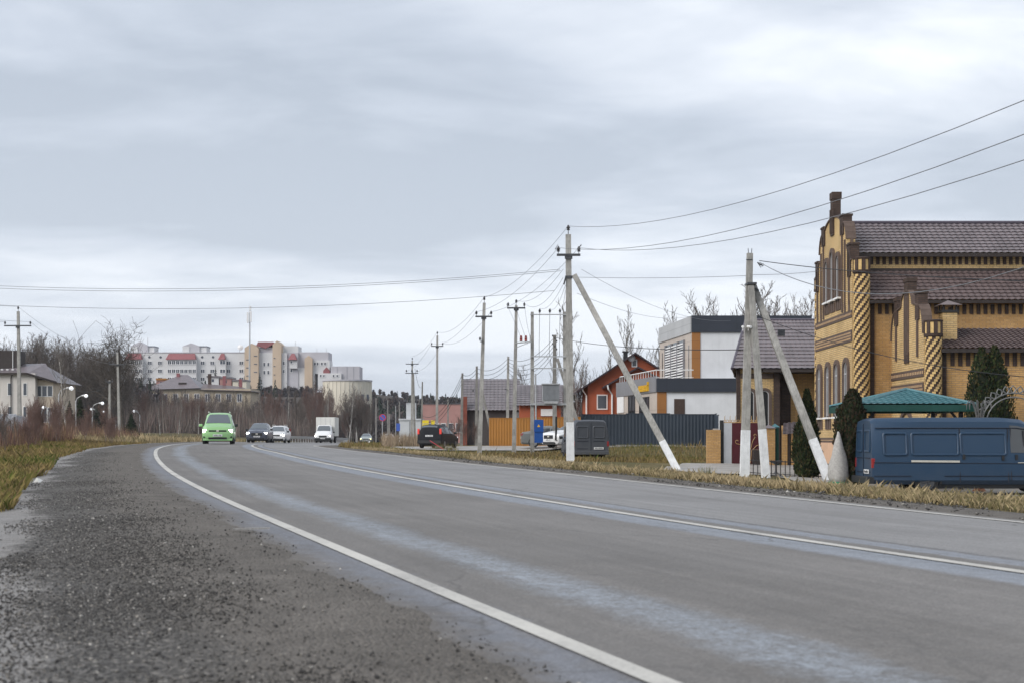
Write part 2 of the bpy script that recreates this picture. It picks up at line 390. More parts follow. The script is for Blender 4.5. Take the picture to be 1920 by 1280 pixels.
# measured ground heights away from the road
CP = np.array([
 (2.3, 55.6, -.02), (8.2, 49, -.44), (9, 36, -.55), (9.0, 30, -.32), (13, 30, -.5), (10, 41, -.74), (15, 41, -.76), (20, 40, -.76), (13, 50, -.62), (18, 48, -.65), (25, 55, -.6), (35, 50, -.5), (20, 30, -.6),
 (9.5, 67, -.32), (13, 67, -.4), (9.0, 58, -.40), (14, 62, -.5), (4.2, 80.5, -.34), (3, 76, -.28), (8, 79, -.34), (13, 79, -.4), (7, 72, -.32), (5, 66, -.2), (4.5, 88, .42), (8, 88, .44), (13, 88, .40), (20, 88, .3), (8, 95, .5), (14, 95, .5), (10, 110, .6), (25, 75, .0),
 (-1.75, 83, -.10), (.2, 86, -.10), (1.3, 86, -.10), (2.8, 86, -.1), (1, 92, .15), (-4.9, 98, .18), (-8, 98, .2), (0, 103, .32), (5, 103, .4), (-4, 110, .3), (-5, 130, .3), (-10, 133, .1), (-12, 150, .2), (-12, 170, .1), (-8, 200, .3), (5, 150, .6), (30, 130, 1.0), (60, 100, .6), (80, 60, .2), (60, 20, -.5), (30, 0, -.3),
 (-9, 14, .12), (-10.8, 30, .32), (-14, 40, .5), (-18, 50, .72), (-22, 60, .8), (-25, 75, .9), (-30, 60, .75), (-30, 90, .95), (-38, 105, 1.1), (-40, 143, .8), (-32, 143, .6), (-45, 178, 1.6), (-60, 178, 1.8), (-70, 120, 1.5), (-30, 30, .3), (-60, 40, .5), (-30, 0, 0), (-34, 120, .8), (-33, 170, .5), (-36, 200, .6), (-38, 240, 1.0),
 (-70, 230, 4.0), (-90, 200, 4.0), (-120, 260, 8), (-66, 300, 6.5), (-90, 300, 7), (-45, 300, 4.0), (-32, 330, 2.5), (-46, 350, 6), (-60, 420, 13), (-95, 420, 15), (-130, 420, 15), (-130, 490, 18), (-95, 490, 18), (-60, 490, 17), (-48, 470, 12), (-25, 420, 2), (-10, 330, 1), (20, 300, 2), (-200, 400, 16), (-200, 200, 7), (-300, 300, 12), (60, 300, 3), (150, 300, 4), (150, 150, 2),
 (-30, 600, 5), (30, 600, 6), (100, 600, 8), (-100, 650, 20), (-80, 800, 22), (0, 800, 18), (80, 800, 17), (200, 800, 18), (-300, 800, 25), (400, 900, 20), (0, 1200, 22), (300, 1400, 22), (-500, 1000, 24), (700, 500, 10), (-700, 400, 15), (700, 0, 0), (-700, 0, 2), (0, -300, 0), (0, -40, 0)])
def idw(x, y):
    out = np.empty(len(x))
    for a in range(0, len(x), 8000):
        d2 = (x[a:a + 8000, None] - CP[:, 0]) ** 2 + (y[a:a + 8000, None] - CP[:, 1]) ** 2
        w = 1.0 / (d2 + 1.0) ** 1.75; out[a:a + 8000] = (w * CP[:, 2]).sum(1) / w.sum(1)
    return out
def gzv(x, y, so=None):
    x = np.atleast_1d(np.asarray(x, float)); y = np.atleast_1d(np.asarray(y, float))
    s, o = so if so is not None else to_so(x, y)
    oc = np.clip(o, -4.2, 3.95); rz = np.interp(s, S, CZ) + np.interp(s, S, CE) * oc
    a = np.where(o > 0, o - 3.95, -o - 4.2); a = np.maximum(a, 0)
    fall = np.where(o > 0, 0.035, 0.018); lim = np.where(o > 0, 1.4, 2.6)
    w = np.clip((a - lim * 0.75) / 6.0, 0, 1); w = w * w * (3 - 2 * w)
    return (rz - fall * np.minimum(a, lim)) * (1 - w) + idw(x, y) * w
def gz(x, y): return float(gzv([x], [y])[0])
def on(px, Y, dz=0.0):                                  # ground point under a photo column at distance Y
    x = (px - 960.0) * Y / F; return V((x, Y, gz(x, Y) + dz))
def pnoise(x, y, f, seed=0):
    r = np.random.default_rng(seed); v = 0
    for i in range(7):
        a = r.uniform(0, 6.28); ff = f * r.uniform(0.5, 2.0); v = v + np.sin((x * math.cos(a) + y * math.sin(a)) * ff + r.uniform(0, 6.28))
    return v / 7

# ---------------------------------------------------------------- ground materials
def mk_ground():
    m = NT('ground_soil_grass'); p = m.coord('Object')
    big = m.noise(0.12, 5, 0.6, p); mid = m.noise(1.3, 6, 0.65, p); fine = m.noise(22, 4, 0.7, p)
    c = m.ramp(mid, [(0.3, (0.075, 0.068, 0.034)), (0.5, (0.135, 0.112, 0.058)), (0.72, (0.215, 0.175, 0.098))])
    c = m.mix(m.ramp(big, [(0.42, 0.0), (0.62, 0.55)]), c, (0.066, 0.078, 0.030))
    c = m.mix(1.0, c, m.ramp(fine, [(0.25, 0.6), (0.75, 1.3)]), 'MULTIPLY')
    yy = m.n('ShaderNodeSeparateXYZ'); m.l(p, yy.inputs[0])
    wood = m.ramp(m.noise(0.05, 4, 0.6, p), [(0.3, (0.052, 0.047, 0.047)), (0.7, (0.092, 0.082, 0.080))])
    c = m.mix(m.n_ramp_o(yy.outputs[1], [(170, 0.0), (205, 0.9)]), c, wood)
    m.base(c); m.bump(m.math('ADD', mid, fine), 0.5, 0.05); return m.set(Roughness=0.95, **{'Specular IOR Level': 0.1})
def mk_road():
    m = NT('asphalt'); uv = m.coord('UV'); sp = m.n('ShaderNodeSeparateXYZ'); m.l(uv, sp.inputs[0]); o, s = sp.outputs[0], sp.outputs[1]
    P = m.coord('Object')
    wob = m.math('MULTIPLY', m.math('SUBTRACT', m.noise(0.35, 4, 0.6, P), 0.5), 0.5)
    wob2 = m.math('MULTIPLY', m.math('SUBTRACT', m.noise(7.0, 4, 0.75, P), 0.5), 0.34)
    ow = m.math('ADD', m.math('ADD', o, wob), wob2)
    oe = m.math('ADD', o, m.math('MULTIPLY', wob2, 0.55))
    def band(x, c, hw, soft):                           # 1 inside |x-c|<hw, fading over soft
        return m.ramp(m.math('ABSOLUTE', m.math('SUBTRACT', x, c)), [(hw, 1.0), (hw + soft, 0.0)])
    coarse = m.noise(0.5, 5, 0.6, P); mid = m.noise(9, 5, 0.7, P); fine = m.noise(90, 3, 0.7, P)
    speck = m.noise(38, 4, 0.75, P)
    streak = m.noise(1.0, 5, 0.6, uv, sc=(7.0, 0.22, 1))
    left = m.ramp(coarse, [(0.3, (0.122, 0.115, 0.108)), (0.7, (0.172, 0.163, 0.155))])
    right = m.ramp(coarse, [(0.3, (0.190, 0.187, 0.187)), (0.7, (0.232, 0.229, 0.228))])
    c = m.mix(m.ramp(oe, [(0.56, 0.0), (0.60, 1.0)]), left, right)
    # bared blue-grey aggregate where old paint was ground off
    blue = (0.225, 0.246, 0.274)
    c = m.mix(m.math('MULTIPLY', band(ow, -2.98, 0.08, 0.20), m.ramp(m.math('ADD', m.math('MULTIPLY', mid, 0.5), m.math('MULTIPLY', speck, 0.5)), [(0.36, 0.05), (0.56, 1.0)])), c, blue)
    c = m.mix(m.math('MULTIPLY', band(oe, -0.25, 0.18, 0.12), m.ramp(mid, [(0.2, 0.65), (0.7, 1.0)])), c, (0.215, 0.235, 0.268))
    c = m.mix(m.math('MULTIPLY', band(oe, 0.42, 0.10, 0.06), m.ramp(mid, [(0.2, 0.5), (0.7, 0.95)])), c, (0.220, 0.240, 0.275))
    c = m.mix(m.math('MULTIPLY', band(oe, 0.60, 0.018, 0.03), 0.75), c, (0.10, 0.10, 0.105))
    c = m.mix(m.math('MULTIPLY', band(ow, -3.86, 0.10, 0.16), 0.7), c, (0.165, 0.178, 0.208))
    rag = m.math('ADD', m.math('ADD', o, m.math('MULTIPLY', wob, 1.3)), m.math('MULTIPLY', wob2, 1.6))
    c = m.mix(m.n_ramp_o(rag, [(-4.25, 0.95), (-3.98, 0.65), (-3.80, 0.0)]), c, m.ramp(m.noise(3.0, 5, 0.65, P), [(0.3, (0.080, 0.070, 0.060)), (0.7, (0.148, 0.132, 0.115))]))
    c = m.mix(m.n_ramp_o(rag, [(3.72, 0.0), (3.95, 0.8)]), c, (0.175, 0.16, 0.145))
    c = m.mix(m.math('MULTIPLY', band(ow, 2.45, 0.03, 0.22), 0.35), c, (0.15, 0.145, 0.14))
    c = m.mix(m.math('MULTIPLY', band(ow, -1.15, 0.25, 0.55), 0.28), c, (0.215, 0.206, 0.20))
    c = m.mix(1.0, c, m.ramp(streak, [(0.3, 0.86), (0.7, 1.10)]), 'MULTIPLY')
    c = m.mix(1.0, c, m.ramp(mid, [(0.25, 0.84), (0.75, 1.14)]), 'MULTIPLY')
    c = m.mix(1.0, c, m.ramp(speck, [(0.25, 0.72), (0.75, 1.26)]), 'MULTIPLY')
    c = m.mix(1.0, c, m.ramp(fine, [(0.25, 0.55), (0.75, 1.42)]), 'MULTIPLY')
    pt = m.noise(0.16, 3, 0.5, P, sc=(1, 1, 1)); c = m.mix(m.ramp(pt, [(0.56, 0.0), (0.60, 0.22)]), c, (0.095, 0.092, 0.09))
    crack = m.n('ShaderNodeTexVoronoi', feature='DISTANCE_TO_EDGE'); crack.inputs['Scale'].default_value = 0.35
    cw = m.n('ShaderNodeVectorMath', operation='ADD'); nz = m.n('ShaderNodeTexNoise'); nz.inputs['Scale'].default_value = 1.5; nz.inputs['Detail'].default_value = 5
    m.l(P, nz.inputs['Vector']); m.l(P, cw.inputs[0]); m.l(nz.outputs['Color'], cw.inputs[1]); m.l(cw.outputs[0], crack.inputs['Vector'])
    ck = m.math('MULTIPLY', m.ramp(crack.outputs['Distance'], [(0.0, 1.0), (0.008, 0.0)]), m.ramp(m.noise(0.25, 3, 0.5, P), [(0.46, 0.0), (0.56, 0.7)]))
    c = m.mix(ck, c, (0.07, 0.068, 0.066))
    m.base(c); m.bump(m.math('ADD', m.math('MULTIPLY', mid, 0.6), fine), 0.35, 0.008)
    return m.set(Roughness=m.ramp(mid, [(0.3, 0.62), (0.7, 0.80)]), **{'Specular IOR Level': 0.32})
def mk_shoulder():
    m = NT('gravel_shoulder'); uv = m.coord('UV'); sp = m.n('ShaderNodeSeparateXYZ'); m.l(uv, sp.inputs[0]); o = sp.outputs[0]
    P = m.coord('Object'); w = m.math('ADD', m.math('MULTIPLY', m.math('SUBTRACT', m.noise(0.55, 5, 0.62, P), 0.5), 1.5), m.math('MULTIPLY', m.math('SUBTRACT', m.noise(6, 5, 0.7, P), 0.5), 0.55))
    a = m.math('ADD', m.math('ABSOLUTE', o), w)
    vo = m.n('ShaderNodeTexVoronoi'); vo.inputs['Scale'].default_value = 62; vo.inputs['Randomness'].default_value = 1.0; m.l(P, vo.inputs['Vector'])
    sepc = m.n('ShaderNodeSeparateColor'); m.l(vo.outputs['Color'], sepc.inputs[0])
    stone = m.ramp(sepc.outputs[0], [(0.0, (0.030, 0.029, 0.028)), (0.55, (0.080, 0.077, 0.074)), (0.92, (0.15, 0.143, 0.135)), (1.0, (0.30, 0.285, 0.26))])
    dust = m.ramp(m.noise(3.0, 5, 0.65, P), [(0.3, (0.100, 0.090, 0.079)), (0.7, (0.175, 0.158, 0.140))])
    pale = m.ramp(m.noise(1.6, 5, 0.6, P), [(0.3, (0.19, 0.178, 0.166)), (0.7, (0.275, 0.262, 0.248))])
    c = m.mix(m.n_ramp_o(a, [(4.1, 0.80), (4.75, 0.78), (5.05, 0.35), (5.4, 0.10)]), stone, dust)
    c = m.mix(m.n_ramp_o(a, [(5.48, 0.0), (5.66, 0.92)]), c, pale)
    c = m.mix(1.0, c, m.ramp(m.noise(60, 3, 0.7, P), [(0.25, 0.6), (0.75, 1.3)]), 'MULTIPLY')
    m.base(c); m.bump(m.math('ADD', m.math('MULTIPLY', vo.outputs['Distance'], -1.2), m.noise(25, 4, 0.7, P)), 0.7, 0.02)
    return m.set(Roughness=m.n_ramp_o(a, [(5.45, 0.9), (5.7, 0.5)]), **{'Specular IOR Level': 0.3})
def n_ramp_o(s, x, stops):                              # piecewise value of an offset measured in metres
    lo, hi = stops[0][0], stops[-1][0]
    q = s.n('ShaderNodeMapRange'); s.l(x, q.inputs[0]); q.inputs[1].default_value = lo; q.inputs[2].default_value = hi
    return s.ramp(q.outputs[0], [((p - lo) / (hi - lo), v) for p, v in stops])
NT.n_ramp_o = n_ramp_o
def mk_line():
    m = NT('road_paint'); P = m.coord('Object')
    wear = m.math('ADD', m.math('MULTIPLY', m.noise(1.1, 5, 0.6, P), 0.55), m.math('MULTIPLY', m.noise(38, 4, 0.75, P), 0.45))
    m.base(m.mix(m.ramp(wear, [(0.34, 0.9), (0.46, 0.35), (0.60, 0.06)]), (0.52, 0.505, 0.465), (0.19, 0.185, 0.18)))
    m.bump(m.noise(70, 3, 0.6, P), 0.3, 0.004); return m.set(Roughness=0.7)
def mk_paving():
    m = NT('paving'); P = m.coord('Object'); c = m.ramp(m.noise(1.4, 6, 0.65, P), [(0.3, (0.24, 0.225, 0.205)), (0.7, (0.36, 0.345, 0.325))])
    m.base(m.mix(1.0, c, m.ramp(m.noise(20, 4, 0.7, P), [(0.25, 0.75), (0.75, 1.2)]), 'MULTIPLY')); m.bump(m.noise(20, 4, 0.7, P), 0.4, 0.02)
    return m.set(Roughness=m.ramp(m.noise(0.5, 3, 0.5, P), [(0.4, 0.35), (0.6, 0.8)]))

# ---------------------------------------------------------------- the ground, one sheet to the horizon
_ys = np.concatenate([np.arange(-20, 72, 0.8), np.arange(72, 210, 2.5), np.arange(210, 520, 8), np.arange(520, 3000, 60)])
_xs = np.concatenate([-np.arange(3000, 260, -120)[::1], -np.arange(260, 60, -8.), np.arange(-60, 34, 0.8), np.arange(34, 130, 5.), np.arange(130, 3000, 110)])
gx, gy = np.meshgrid(_xs, _ys); fx, fy = gx.ravel(), gy.ravel(); _s, _o = to_so(fx, fy)
fz = gzv(fx, fy, (_s, _o)) - 0.10 * ((_o > -5.9) & (_o < 4.9)) - 0.05 * pnoise(fx, fy, 1.3, 3) * ((_o < -8) | (_o > 8))
nx, ny = len(_xs), len(_ys); i = np.arange(ny - 1)[:, None] * nx + np.arange(nx - 1)[None, :]; i = i.ravel()
np_mesh('ground', np.stack([fx, fy, fz], 1), np.stack([i, i + 1, i + nx + 1, i + nx], 1), mk_ground(), smooth=True, kind='structure')

def strip(name, offs, s0, s1, mat, dz=0.0, step=0.5, edge=None, rough=0, **props):
    """a sheet laid along the road between offsets, UV = (offset, arc length)"""
    ss = np.arange(s0, s1 + step / 2, step); offs = np.array(offs, float)
    O, SS = np.meshgrid(offs, ss); x, y = road_xy(SS.ravel(), O.ravel())
    z = gzv(x, y, (SS.ravel(), O.ravel())) + dz
    if edge is not None: z = z + np.tile(np.array(edge), len(ss))
    if rough: z = z + (0.006 * pnoise(x, y, 2.2, 51) + 0.006 * pnoise(x, y, 9.0, 52) + 0.004 * pnoise(x, y, 24.0, 53)) * (O.ravel() > -4.7)
    n = len(offs); i = (np.arange(len(ss) - 1)[:, None] * n + np.arange(n - 1)[None, :]).ravel()
    return np_mesh(name, np.stack([x, y, z], 1), np.stack([i, i + 1, i + n + 1, i + n], 1), mat, smooth=True, uv=np.stack([O.ravel(), SS.ravel()], 1), **props)
strip('road', [-4.2, -3, -2, -1, 0, 1, 2, 3, 3.95], -11, 410, mk_road(), 0.0, kind='structure')
msh = mk_shoulder()
strip('gravel_shoulder', [-7.6, -7.1, -6.5, -6.0, -5.5, -5.0, -4.6, -4.4, -4.3, -4.2, -4.1, -4.0, -3.9, -3.82], -11, 140, msh, 0.0, step=0.12, rough=1, edge=[-0.16, -0.06, 0, .012, .02, .018, .015, .013, .011, .009, .004, -.002, -.009, -.02], kind='structure')
strip('road_shoulder', [3.85, 4.2, 4.7, 5.2, 5.8, 6.3], -11, 240, msh, 0.0, edge=[-0.012, .006, .012, 0.0, -0.05, -0.16], kind='structure')
ml = mk_line()
strip('edge_line', [-LANE - 0.05, -LANE + 0.05], -11, 260, ml, 0.006, label='worn white edge line beside the wide gravel shoulder', kind='structure')
strip('centre_line', [-0.06, 0.06], -11, 260, ml, 0.006, label='solid white centre line', kind='structure')
strip('far_edge_line', [LANE - 0.055, LANE + 0.055], -11, 260, ml, 0.006, label='white edge line along the grassy house-side verge', kind='structure')

def sheet(name, quad, mat, dz=0.03, n=10, m=10, **props):
    """paved patch laid on the ground between four corners (x, y)"""
    a, b, c, d = [np.array(q, float) for q in quad]; u, v = np.meshgrid(np.linspace(0, 1, n), np.linspace(0, 1, m)); u, v = u.ravel()[:, None], v.ravel()[:, None]
    p = (a * (1 - u) + b * u) * (1 - v) + (d * (1 - u) + c * u) * v; z = gzv(p[:, 0], p[:, 1]) + dz
    i = (np.arange(m - 1)[:, None] * n + np.arange(n - 1)[None, :]).ravel()
    return np_mesh(name, np.column_stack([p, z]), np.stack([i, i + 1, i + n + 1, i + n], 1), mat, smooth=True, kind='structure', **props)
mpv = mk_paving()
sheet('driveway', [(5.6, 52.5), (16, 49.5), (16.5, 66.3), (8.2, 67.2)], mpv, 0.05, 24, 30)
sheet('yard_paving', [(9.4, 38.2), (26, 37.4), (26, 47.5), (9.0, 48.6)], mpv, 0.045, 24, 20)
sheet('frontage_road', [(-11.5, 94.0), (5.5, 88.0), (6.0, 101.5), (-12.5, 106.0)], mpv, 0.06, 24, 20)

# ---------------------------------------------------------------- grass and stones
def blades(name, x, y, hmin, hmax, width, cols, lean=0.5, dz=0.0, dead=0.5, seed=1, **props):
    r = np.random.default_rng(seed); n = len(x); z = gzv(x, y) + dz
    d = np.hypot(x, y); h = r.uniform(hmin, hmax, n) ** 1.0 * (1 + 0.55 * pnoise(x, y, 0.9, seed + 5)) * np.where(r.uniform(0, 1, n) < 0.04, 1.6, 1.0); a = r.uniform(0, 2 * math.pi, n); w = width * (0.6 + d / 28)
    lx, ly = np.cos(a), np.sin(a); ln = r.uniform(0.05, lean, n) * h; b = r.uniform(0, 2 * math.pi, n)
    bx, by = np.cos(b) * ln, np.sin(b) * ln
    v = np.empty((n, 4, 3)); v[:, 0] = np.stack([x - lx * w, y - ly * w, z - 0.02], 1); v[:, 1] = np.stack([x + lx * w, y + ly * w, z - 0.02], 1)
    v[:, 2] = np.stack([x + bx * 0.35 + lx * w * 0.5, y + by * 0.35 + ly * w * 0.5, z + h * 0.6], 1); v[:, 3] = np.stack([x + bx, y + by, z + h], 1)
    base = (np.arange(n) * 4)[:, None]; f = np.concatenate([base + [0, 1, 2], base + [0, 2, 3]])
    cols = np.array(cols); t = np.clip(0.5 + 0.75 * pnoise(x, y, 0.55, seed + 9) + r.normal(0, 0.22, n), 0, 0.999) * (len(cols) - 1)
    k = t.astype(int); fr = (t - k)[:, None]; c = cols[k] * (1 - fr) + cols[k + 1] * fr; c = c * r.uniform(0.65, 1.3, n)[:, None]
    return np_mesh(name, v.reshape(-1, 3), f, M['tint'], col=np.repeat(c, 4, 0), kind='stuff', **props)
def scatter(s0, s1, o0, o1, dens, seed, cap=200000):
    r = np.random.default_rng(seed); out = []
    for a in np.arange(s0, s1, 2.0):
        xx, yy = road_xy(a + 1, (o0 + o1) / 2); dd = math.hypot(float(xx), float(yy))
        k = int(2.0 * abs(o1 - o0) * dens(dd)); out.append(np.stack([r.uniform(a, a + 2, k), r.uniform(o0, o1, k)], 1))
    p = np.concatenate(out); x, y = road_xy(p[:, 0], p[:, 1]); px = 960 + F * x / np.maximum(y, 1)
    m = (y > 3) & (px > -120) & (px < 2040); return x[m], y[m], p[m, 0], p[m, 1]
DRY = [(0.12, 0.112, 0.050), (0.25, 0.200, 0.112), (0.345, 0.28, 0.168), (0.30, 0.232, 0.135), (0.41, 0.345, 0.225)]
OLIVE = [(0.075, 0.098, 0.022), (0.145, 0.132, 0.042), (0.21, 0.165, 0.066), (0.235, 0.172, 0.078), (0.165, 0.115, 0.055), (0.10, 0.08, 0.045)]
x, y, s_, o_ = scatter(2, 78, 4.9, 11.5, lambda d: 1700 if d < 22 else 1000 if d < 35 else 420 if d < 55 else 170, 21)
edge = 5.35 + 0.35 * pnoise(x, y, 1.1, 4) + 0.15 * pnoise(x, y, 5, 6)
inside = ((x > 5.2) & (y > 51) & (y < 68)) | ((x > 9.0) & (y > 37) & (y < 50))
keep = (o_ > edge) & (~inside); keep &= (pnoise(x, y, 0.8, 8) > -0.55)
blades('verge_grass', x[keep], y[keep], 0.03, 0.14, 0.0014, DRY, 0.9, seed=3, label='dry tan grass on the verge in front of the parked van', category='grass')
x, y, s_, o_ = scatter(78, 150, 4.9, 12, lambda d: 60, 22); keep = (o_ > 5.4 + 0.4 * pnoise(x, y, 1, 4)) & ~((y > 88) & (x > -8.3)) & ~((y > 93) & (x > -11) & (y < 107))
blades('roadside_grass', x[keep], y[keep], 0.12, 0.30, 0.0042, OLIVE, 0.5, seed=4, label='olive grass beside the road near the dark wagon', category='grass')
xg = rng.uniform(-3, 14, 16000); yg = rng.uniform(66.5, 87.5, 16000); ss, oo = to_so(xg, yg)
keep = (oo > 8.5) & ~((xg > 3.0) & (xg < 5.4) & (yg > 79) & (yg < 86.5)) & ~((xg > 7.5) & (yg < 70))
blades('yard_grass', xg[keep], yg[keep], 0.10, 0.28, 0.004, OLIVE, 0.5, seed=5, label='green grass on the bank below the grey sheet fence', category='grass')
x, y, s_, o_ = scatter(6, 80, -15, -5.5, lambda d: 2300 if d < 18 else 1100 if d < 30 else 420 if d < 50 else 130, 23)
edge = 5.85 + 0.22 * pnoise(x, y, 1.3, 14) + 0.10 * pnoise(x, y, 6, 16); keep = (-o_ > edge) & (y > 13.2)
blades('bank_grass', x[keep], y[keep], 0.04, 0.15, 0.0017, OLIVE, 0.9, seed=6, label='short yellow green grass along the gravel shoulder', category='grass')
x, y, s_, o_ = scatter(80, 150, -14, -6.6, lambda d: 55, 24)
blades('far_bank_grass', x, y, 0.15, 0.40, 0.0042, DRY, 0.5, seed=7, label='tan dry grass where the shoulder meets the thicket', category='grass')

def stones(name, x, y, size, cols, seed, dz=0.0, **props):
    r = np.random.default_rng(seed); n = len(x); z = gzv(x, y) + dz
    o = np.array([(1, 0, 0), (-1, 0, 0), (0, 1, 0), (0, -1, 0), (0, 0, 1), (0, 0, -1)], float)
    f = np.array([(0, 2, 4), (2, 1, 4), (1, 3, 4), (3, 0, 4), (2, 0, 5), (1, 2, 5), (3, 1, 5), (0, 3, 5)])
    sz = size[0] * (size[1] / size[0]) ** (r.uniform(0, 1, n) ** 2.2); sc = sz[:, None] * r.uniform(0.6, 1.25, (n, 3)); sc[:, 2] *= 0.7
    v = o[None] * sc[:, None] + r.normal(0, 0.22, (n, 6, 3)) * sz[:, None, None]
    a = r.uniform(0, 6.28, n); c, s = np.cos(a), np.sin(a); vx = v[:, :, 0] * c[:, None] - v[:, :, 1] * s[:, None]; vy = v[:, :, 0] * s[:, None] + v[:, :, 1] * c[:, None]
    v[:, :, 0] = vx + x[:, None]; v[:, :, 1] = vy + y[:, None]; v[:, :, 2] += (z + sz * 0.15)[:, None]
    cols = np.array(cols); cc = cols[r.choice(len(cols), n, p=np.array([.42, .33, .15, .07, .03]))] * r.uniform(0.7, 1.25, n)[:, None]
    return np_mesh(name, v.reshape(-1, 3), (f[None] + (np.arange(n) * 6)[:, None, None]).reshape(-1, 3), M['stone_tint'], col=np.repeat(cc, 6, 0), kind='stuff', **props)
STN = [(0.05, 0.048, 0.047), (0.085, 0.081, 0.077), (0.125, 0.118, 0.11), (0.20, 0.188, 0.172), (0.36, 0.345, 0.32)]
x, y, s_, o_ = scatter(-1, 40, -5.8, -3.95, lambda d: 7500 if d < 8 else 4200 if d < 13 else 1700 if d < 22 else 500, 31)
pr = np.clip((-o_ - 4.35) / 0.75, 0.05, 1) * np.clip((5.85 + 0.45 * pnoise(x, y, 1.2, 33) + o_) / 0.3, 0.02, 1) * np.clip(0.75 + 0.9 * pnoise(x, y, 1.4, 34), 0.15, 1)
keep = rng.uniform(0, 1, len(x)) < pr
stones('gravel', x[keep], y[keep], (0.003, 0.0105), STN, 35, 0.019, label='loose dark gravel strewn over the shoulder', category='gravel')
x, y, s_, o_ = scatter(8, 60, 4.05, 5.6, lambda d: 170 if d < 25 else 70, 32); keep = rng.uniform(0, 1, len(x)) < np.clip(0.5 + pnoise(x, y, 1.3, 36), 0.05, 1)
stones('verge_gravel', x[keep], y[keep], (0.006, 0.03), STN, 36, 0.008, label='scattered stones between the road and the dry grass', category='gravel')
# ================================================================ building helpers
M['kiosk_frame'] = plain('window_frame', (0.40, 0.40, 0.41), 0.5, 0.1, 4)
class Plane:
    """a wall plane: (t along, z up, d outwards) -> point"""
    def __init__(s, o, u, n): s.o, s.u, s.n = V(o), V(u).normalized(), V(n).normalized()
    def P(s, t, z, d=0.0): p = s.o + s.u * t + s.n * d; return (p.x, p.y, z)
    def ext(s, mb, poly, d0, d1):                        # polygon (t, z) pushed out from d0 to d1
        k = len(poly); vs = [s.P(t, z, d1) for t, z in poly] + [s.P(t, z, d0) for t, z in poly]
        return mb.add(vs, [tuple(range(k)), tuple(range(2 * k - 1, k - 1, -1))] + [(i, k + i, k + (i + 1) % k, (i + 1) % k) for i in range(k)])
    def box(s, mb, t0, t1, z0, z1, d0, d1): return s.ext(mb, [(t0, z0), (t1, z0), (t1, z1), (t0, z1)], d0, d1)
    def ring(s, mb, a, b, d0, d1, closed=False):         # band between two outlines with equal point counts
        k = len(a); vs = [s.P(*p, d1) for p in a] + [s.P(*p, d1) for p in b] + [s.P(*p, d0) for p in a] + [s.P(*p, d0) for p in b]
        fs = []
        for i in range(k if closed else k - 1):
            j = (i + 1) % k
            fs += [(i, j, k + j, k + i), (2 * k + i, i + 0, j, 2 * k + j)[::-1], (k + i, k + j, 3 * k + j, 3 * k + i)]
        if not closed: fs += [(0, k, 3 * k, 2 * k), (k - 1, 3 * k - 1, 4 * k - 1, 2 * k - 1)]
        return mb.add(vs, fs)
def arch(tc, w, z0, z1, n=10, point=0.0):                # outline of an arched opening, from one foot to the other
    r = w / 2; zs = z1 - r * (1 + point); pts = [(tc - r, z0)]
    for i in range(n + 1):
        a = math.pi - math.pi * i / n; pts.append((tc + r * math.cos(a), zs + r * (1 + point) * math.sin(a) ** (1 - 0.25 * (point > 0))))
    return pts + [(tc + r, z0)]
def arch_window(pl, parent, tc, w, z0, z1, trim=0.16, sill=True, point=0.0, name='window', mtrim='trim_brown', depth=0.09, mull=True, panel=0.0):
    mb = MB(); pl.ext(mb, arch(tc, w, z0, z1, 12, point), 0.0, 0.012); win = mb.build(name, M['pane'], parent)
    mb = MB(); pl.ring(mb, arch(tc, w + 2 * trim, z0, z1 + trim, 12, point), arch(tc, w, z0, z1, 12, point), 0.0, depth); mb.build('arch_trim', M[mtrim], win)
    mb = MB(); pl.ring(mb, arch(tc, w - 0.01, z0, z1 - 0.005, 12, point), arch(tc, w - 0.09, z0 + 0.05, z1 - 0.05, 12, point), 0.0, 0.045)
    if mull:
        pl.box(mb, tc - 0.03, tc + 0.03, z0 + 0.05, z1 - 0.1, 0.0, 0.04); pl.box(mb, tc - w / 2 + 0.05, tc + w / 2 - 0.05, z1 - w * 0.75, z1 - w * 0.75 + 0.06, 0.0, 0.038)
    mb.build('frame', M['kiosk_frame'], win)
    if sill: mb = MB(); pl.box(mb, tc - w / 2 - trim, tc + w / 2 + trim, z0 - 0.07, z0, 0.0, depth + 0.06); mb.build('sill', M['white_frame'], win)
    if panel:
        mb = MB(); k = 5; pw = (w + 2 * trim) / k
        for i in range(k): pl.box(mb, tc - w / 2 - trim + pw * (i + 0.14), tc - w / 2 - trim + pw * (i + 0.86), z0 - 0.07 - panel, z0 - 0.075, 0.0, 0.05 if i % 2 == 0 else 0.03)
        mb.build('sill_panel', M['trim_brown'], win)
    return win
def rect_window(pl, parent, t0, t1, z0, z1, frame=0.06, mull=1, name='window', mframe='white_frame', mpane='pane_blue', depth=0.05):
    mb = MB(); pl.box(mb, t0, t1, z0, z1, 0.0, 0.012); win = mb.build(name, M[mpane], parent)
    mb = MB(); pl.box(mb, t0 - frame, t0, z0 - frame, z1 + frame, 0, depth); pl.box(mb, t1, t1 + frame, z0 - frame, z1 + frame, 0, depth)
    pl.box(mb, t0, t1, z0 - frame, z0, 0, depth); pl.box(mb, t0, t1, z1, z1 + frame, 0, depth)
    for i in range(mull): tm = t0 + (t1 - t0) * (i + 1) / (mull + 1); pl.box(mb, tm - frame * 0.4, tm + frame * 0.4, z0, z1, 0, depth * 0.9)
    mb.build('frame', M[mframe], win); return win
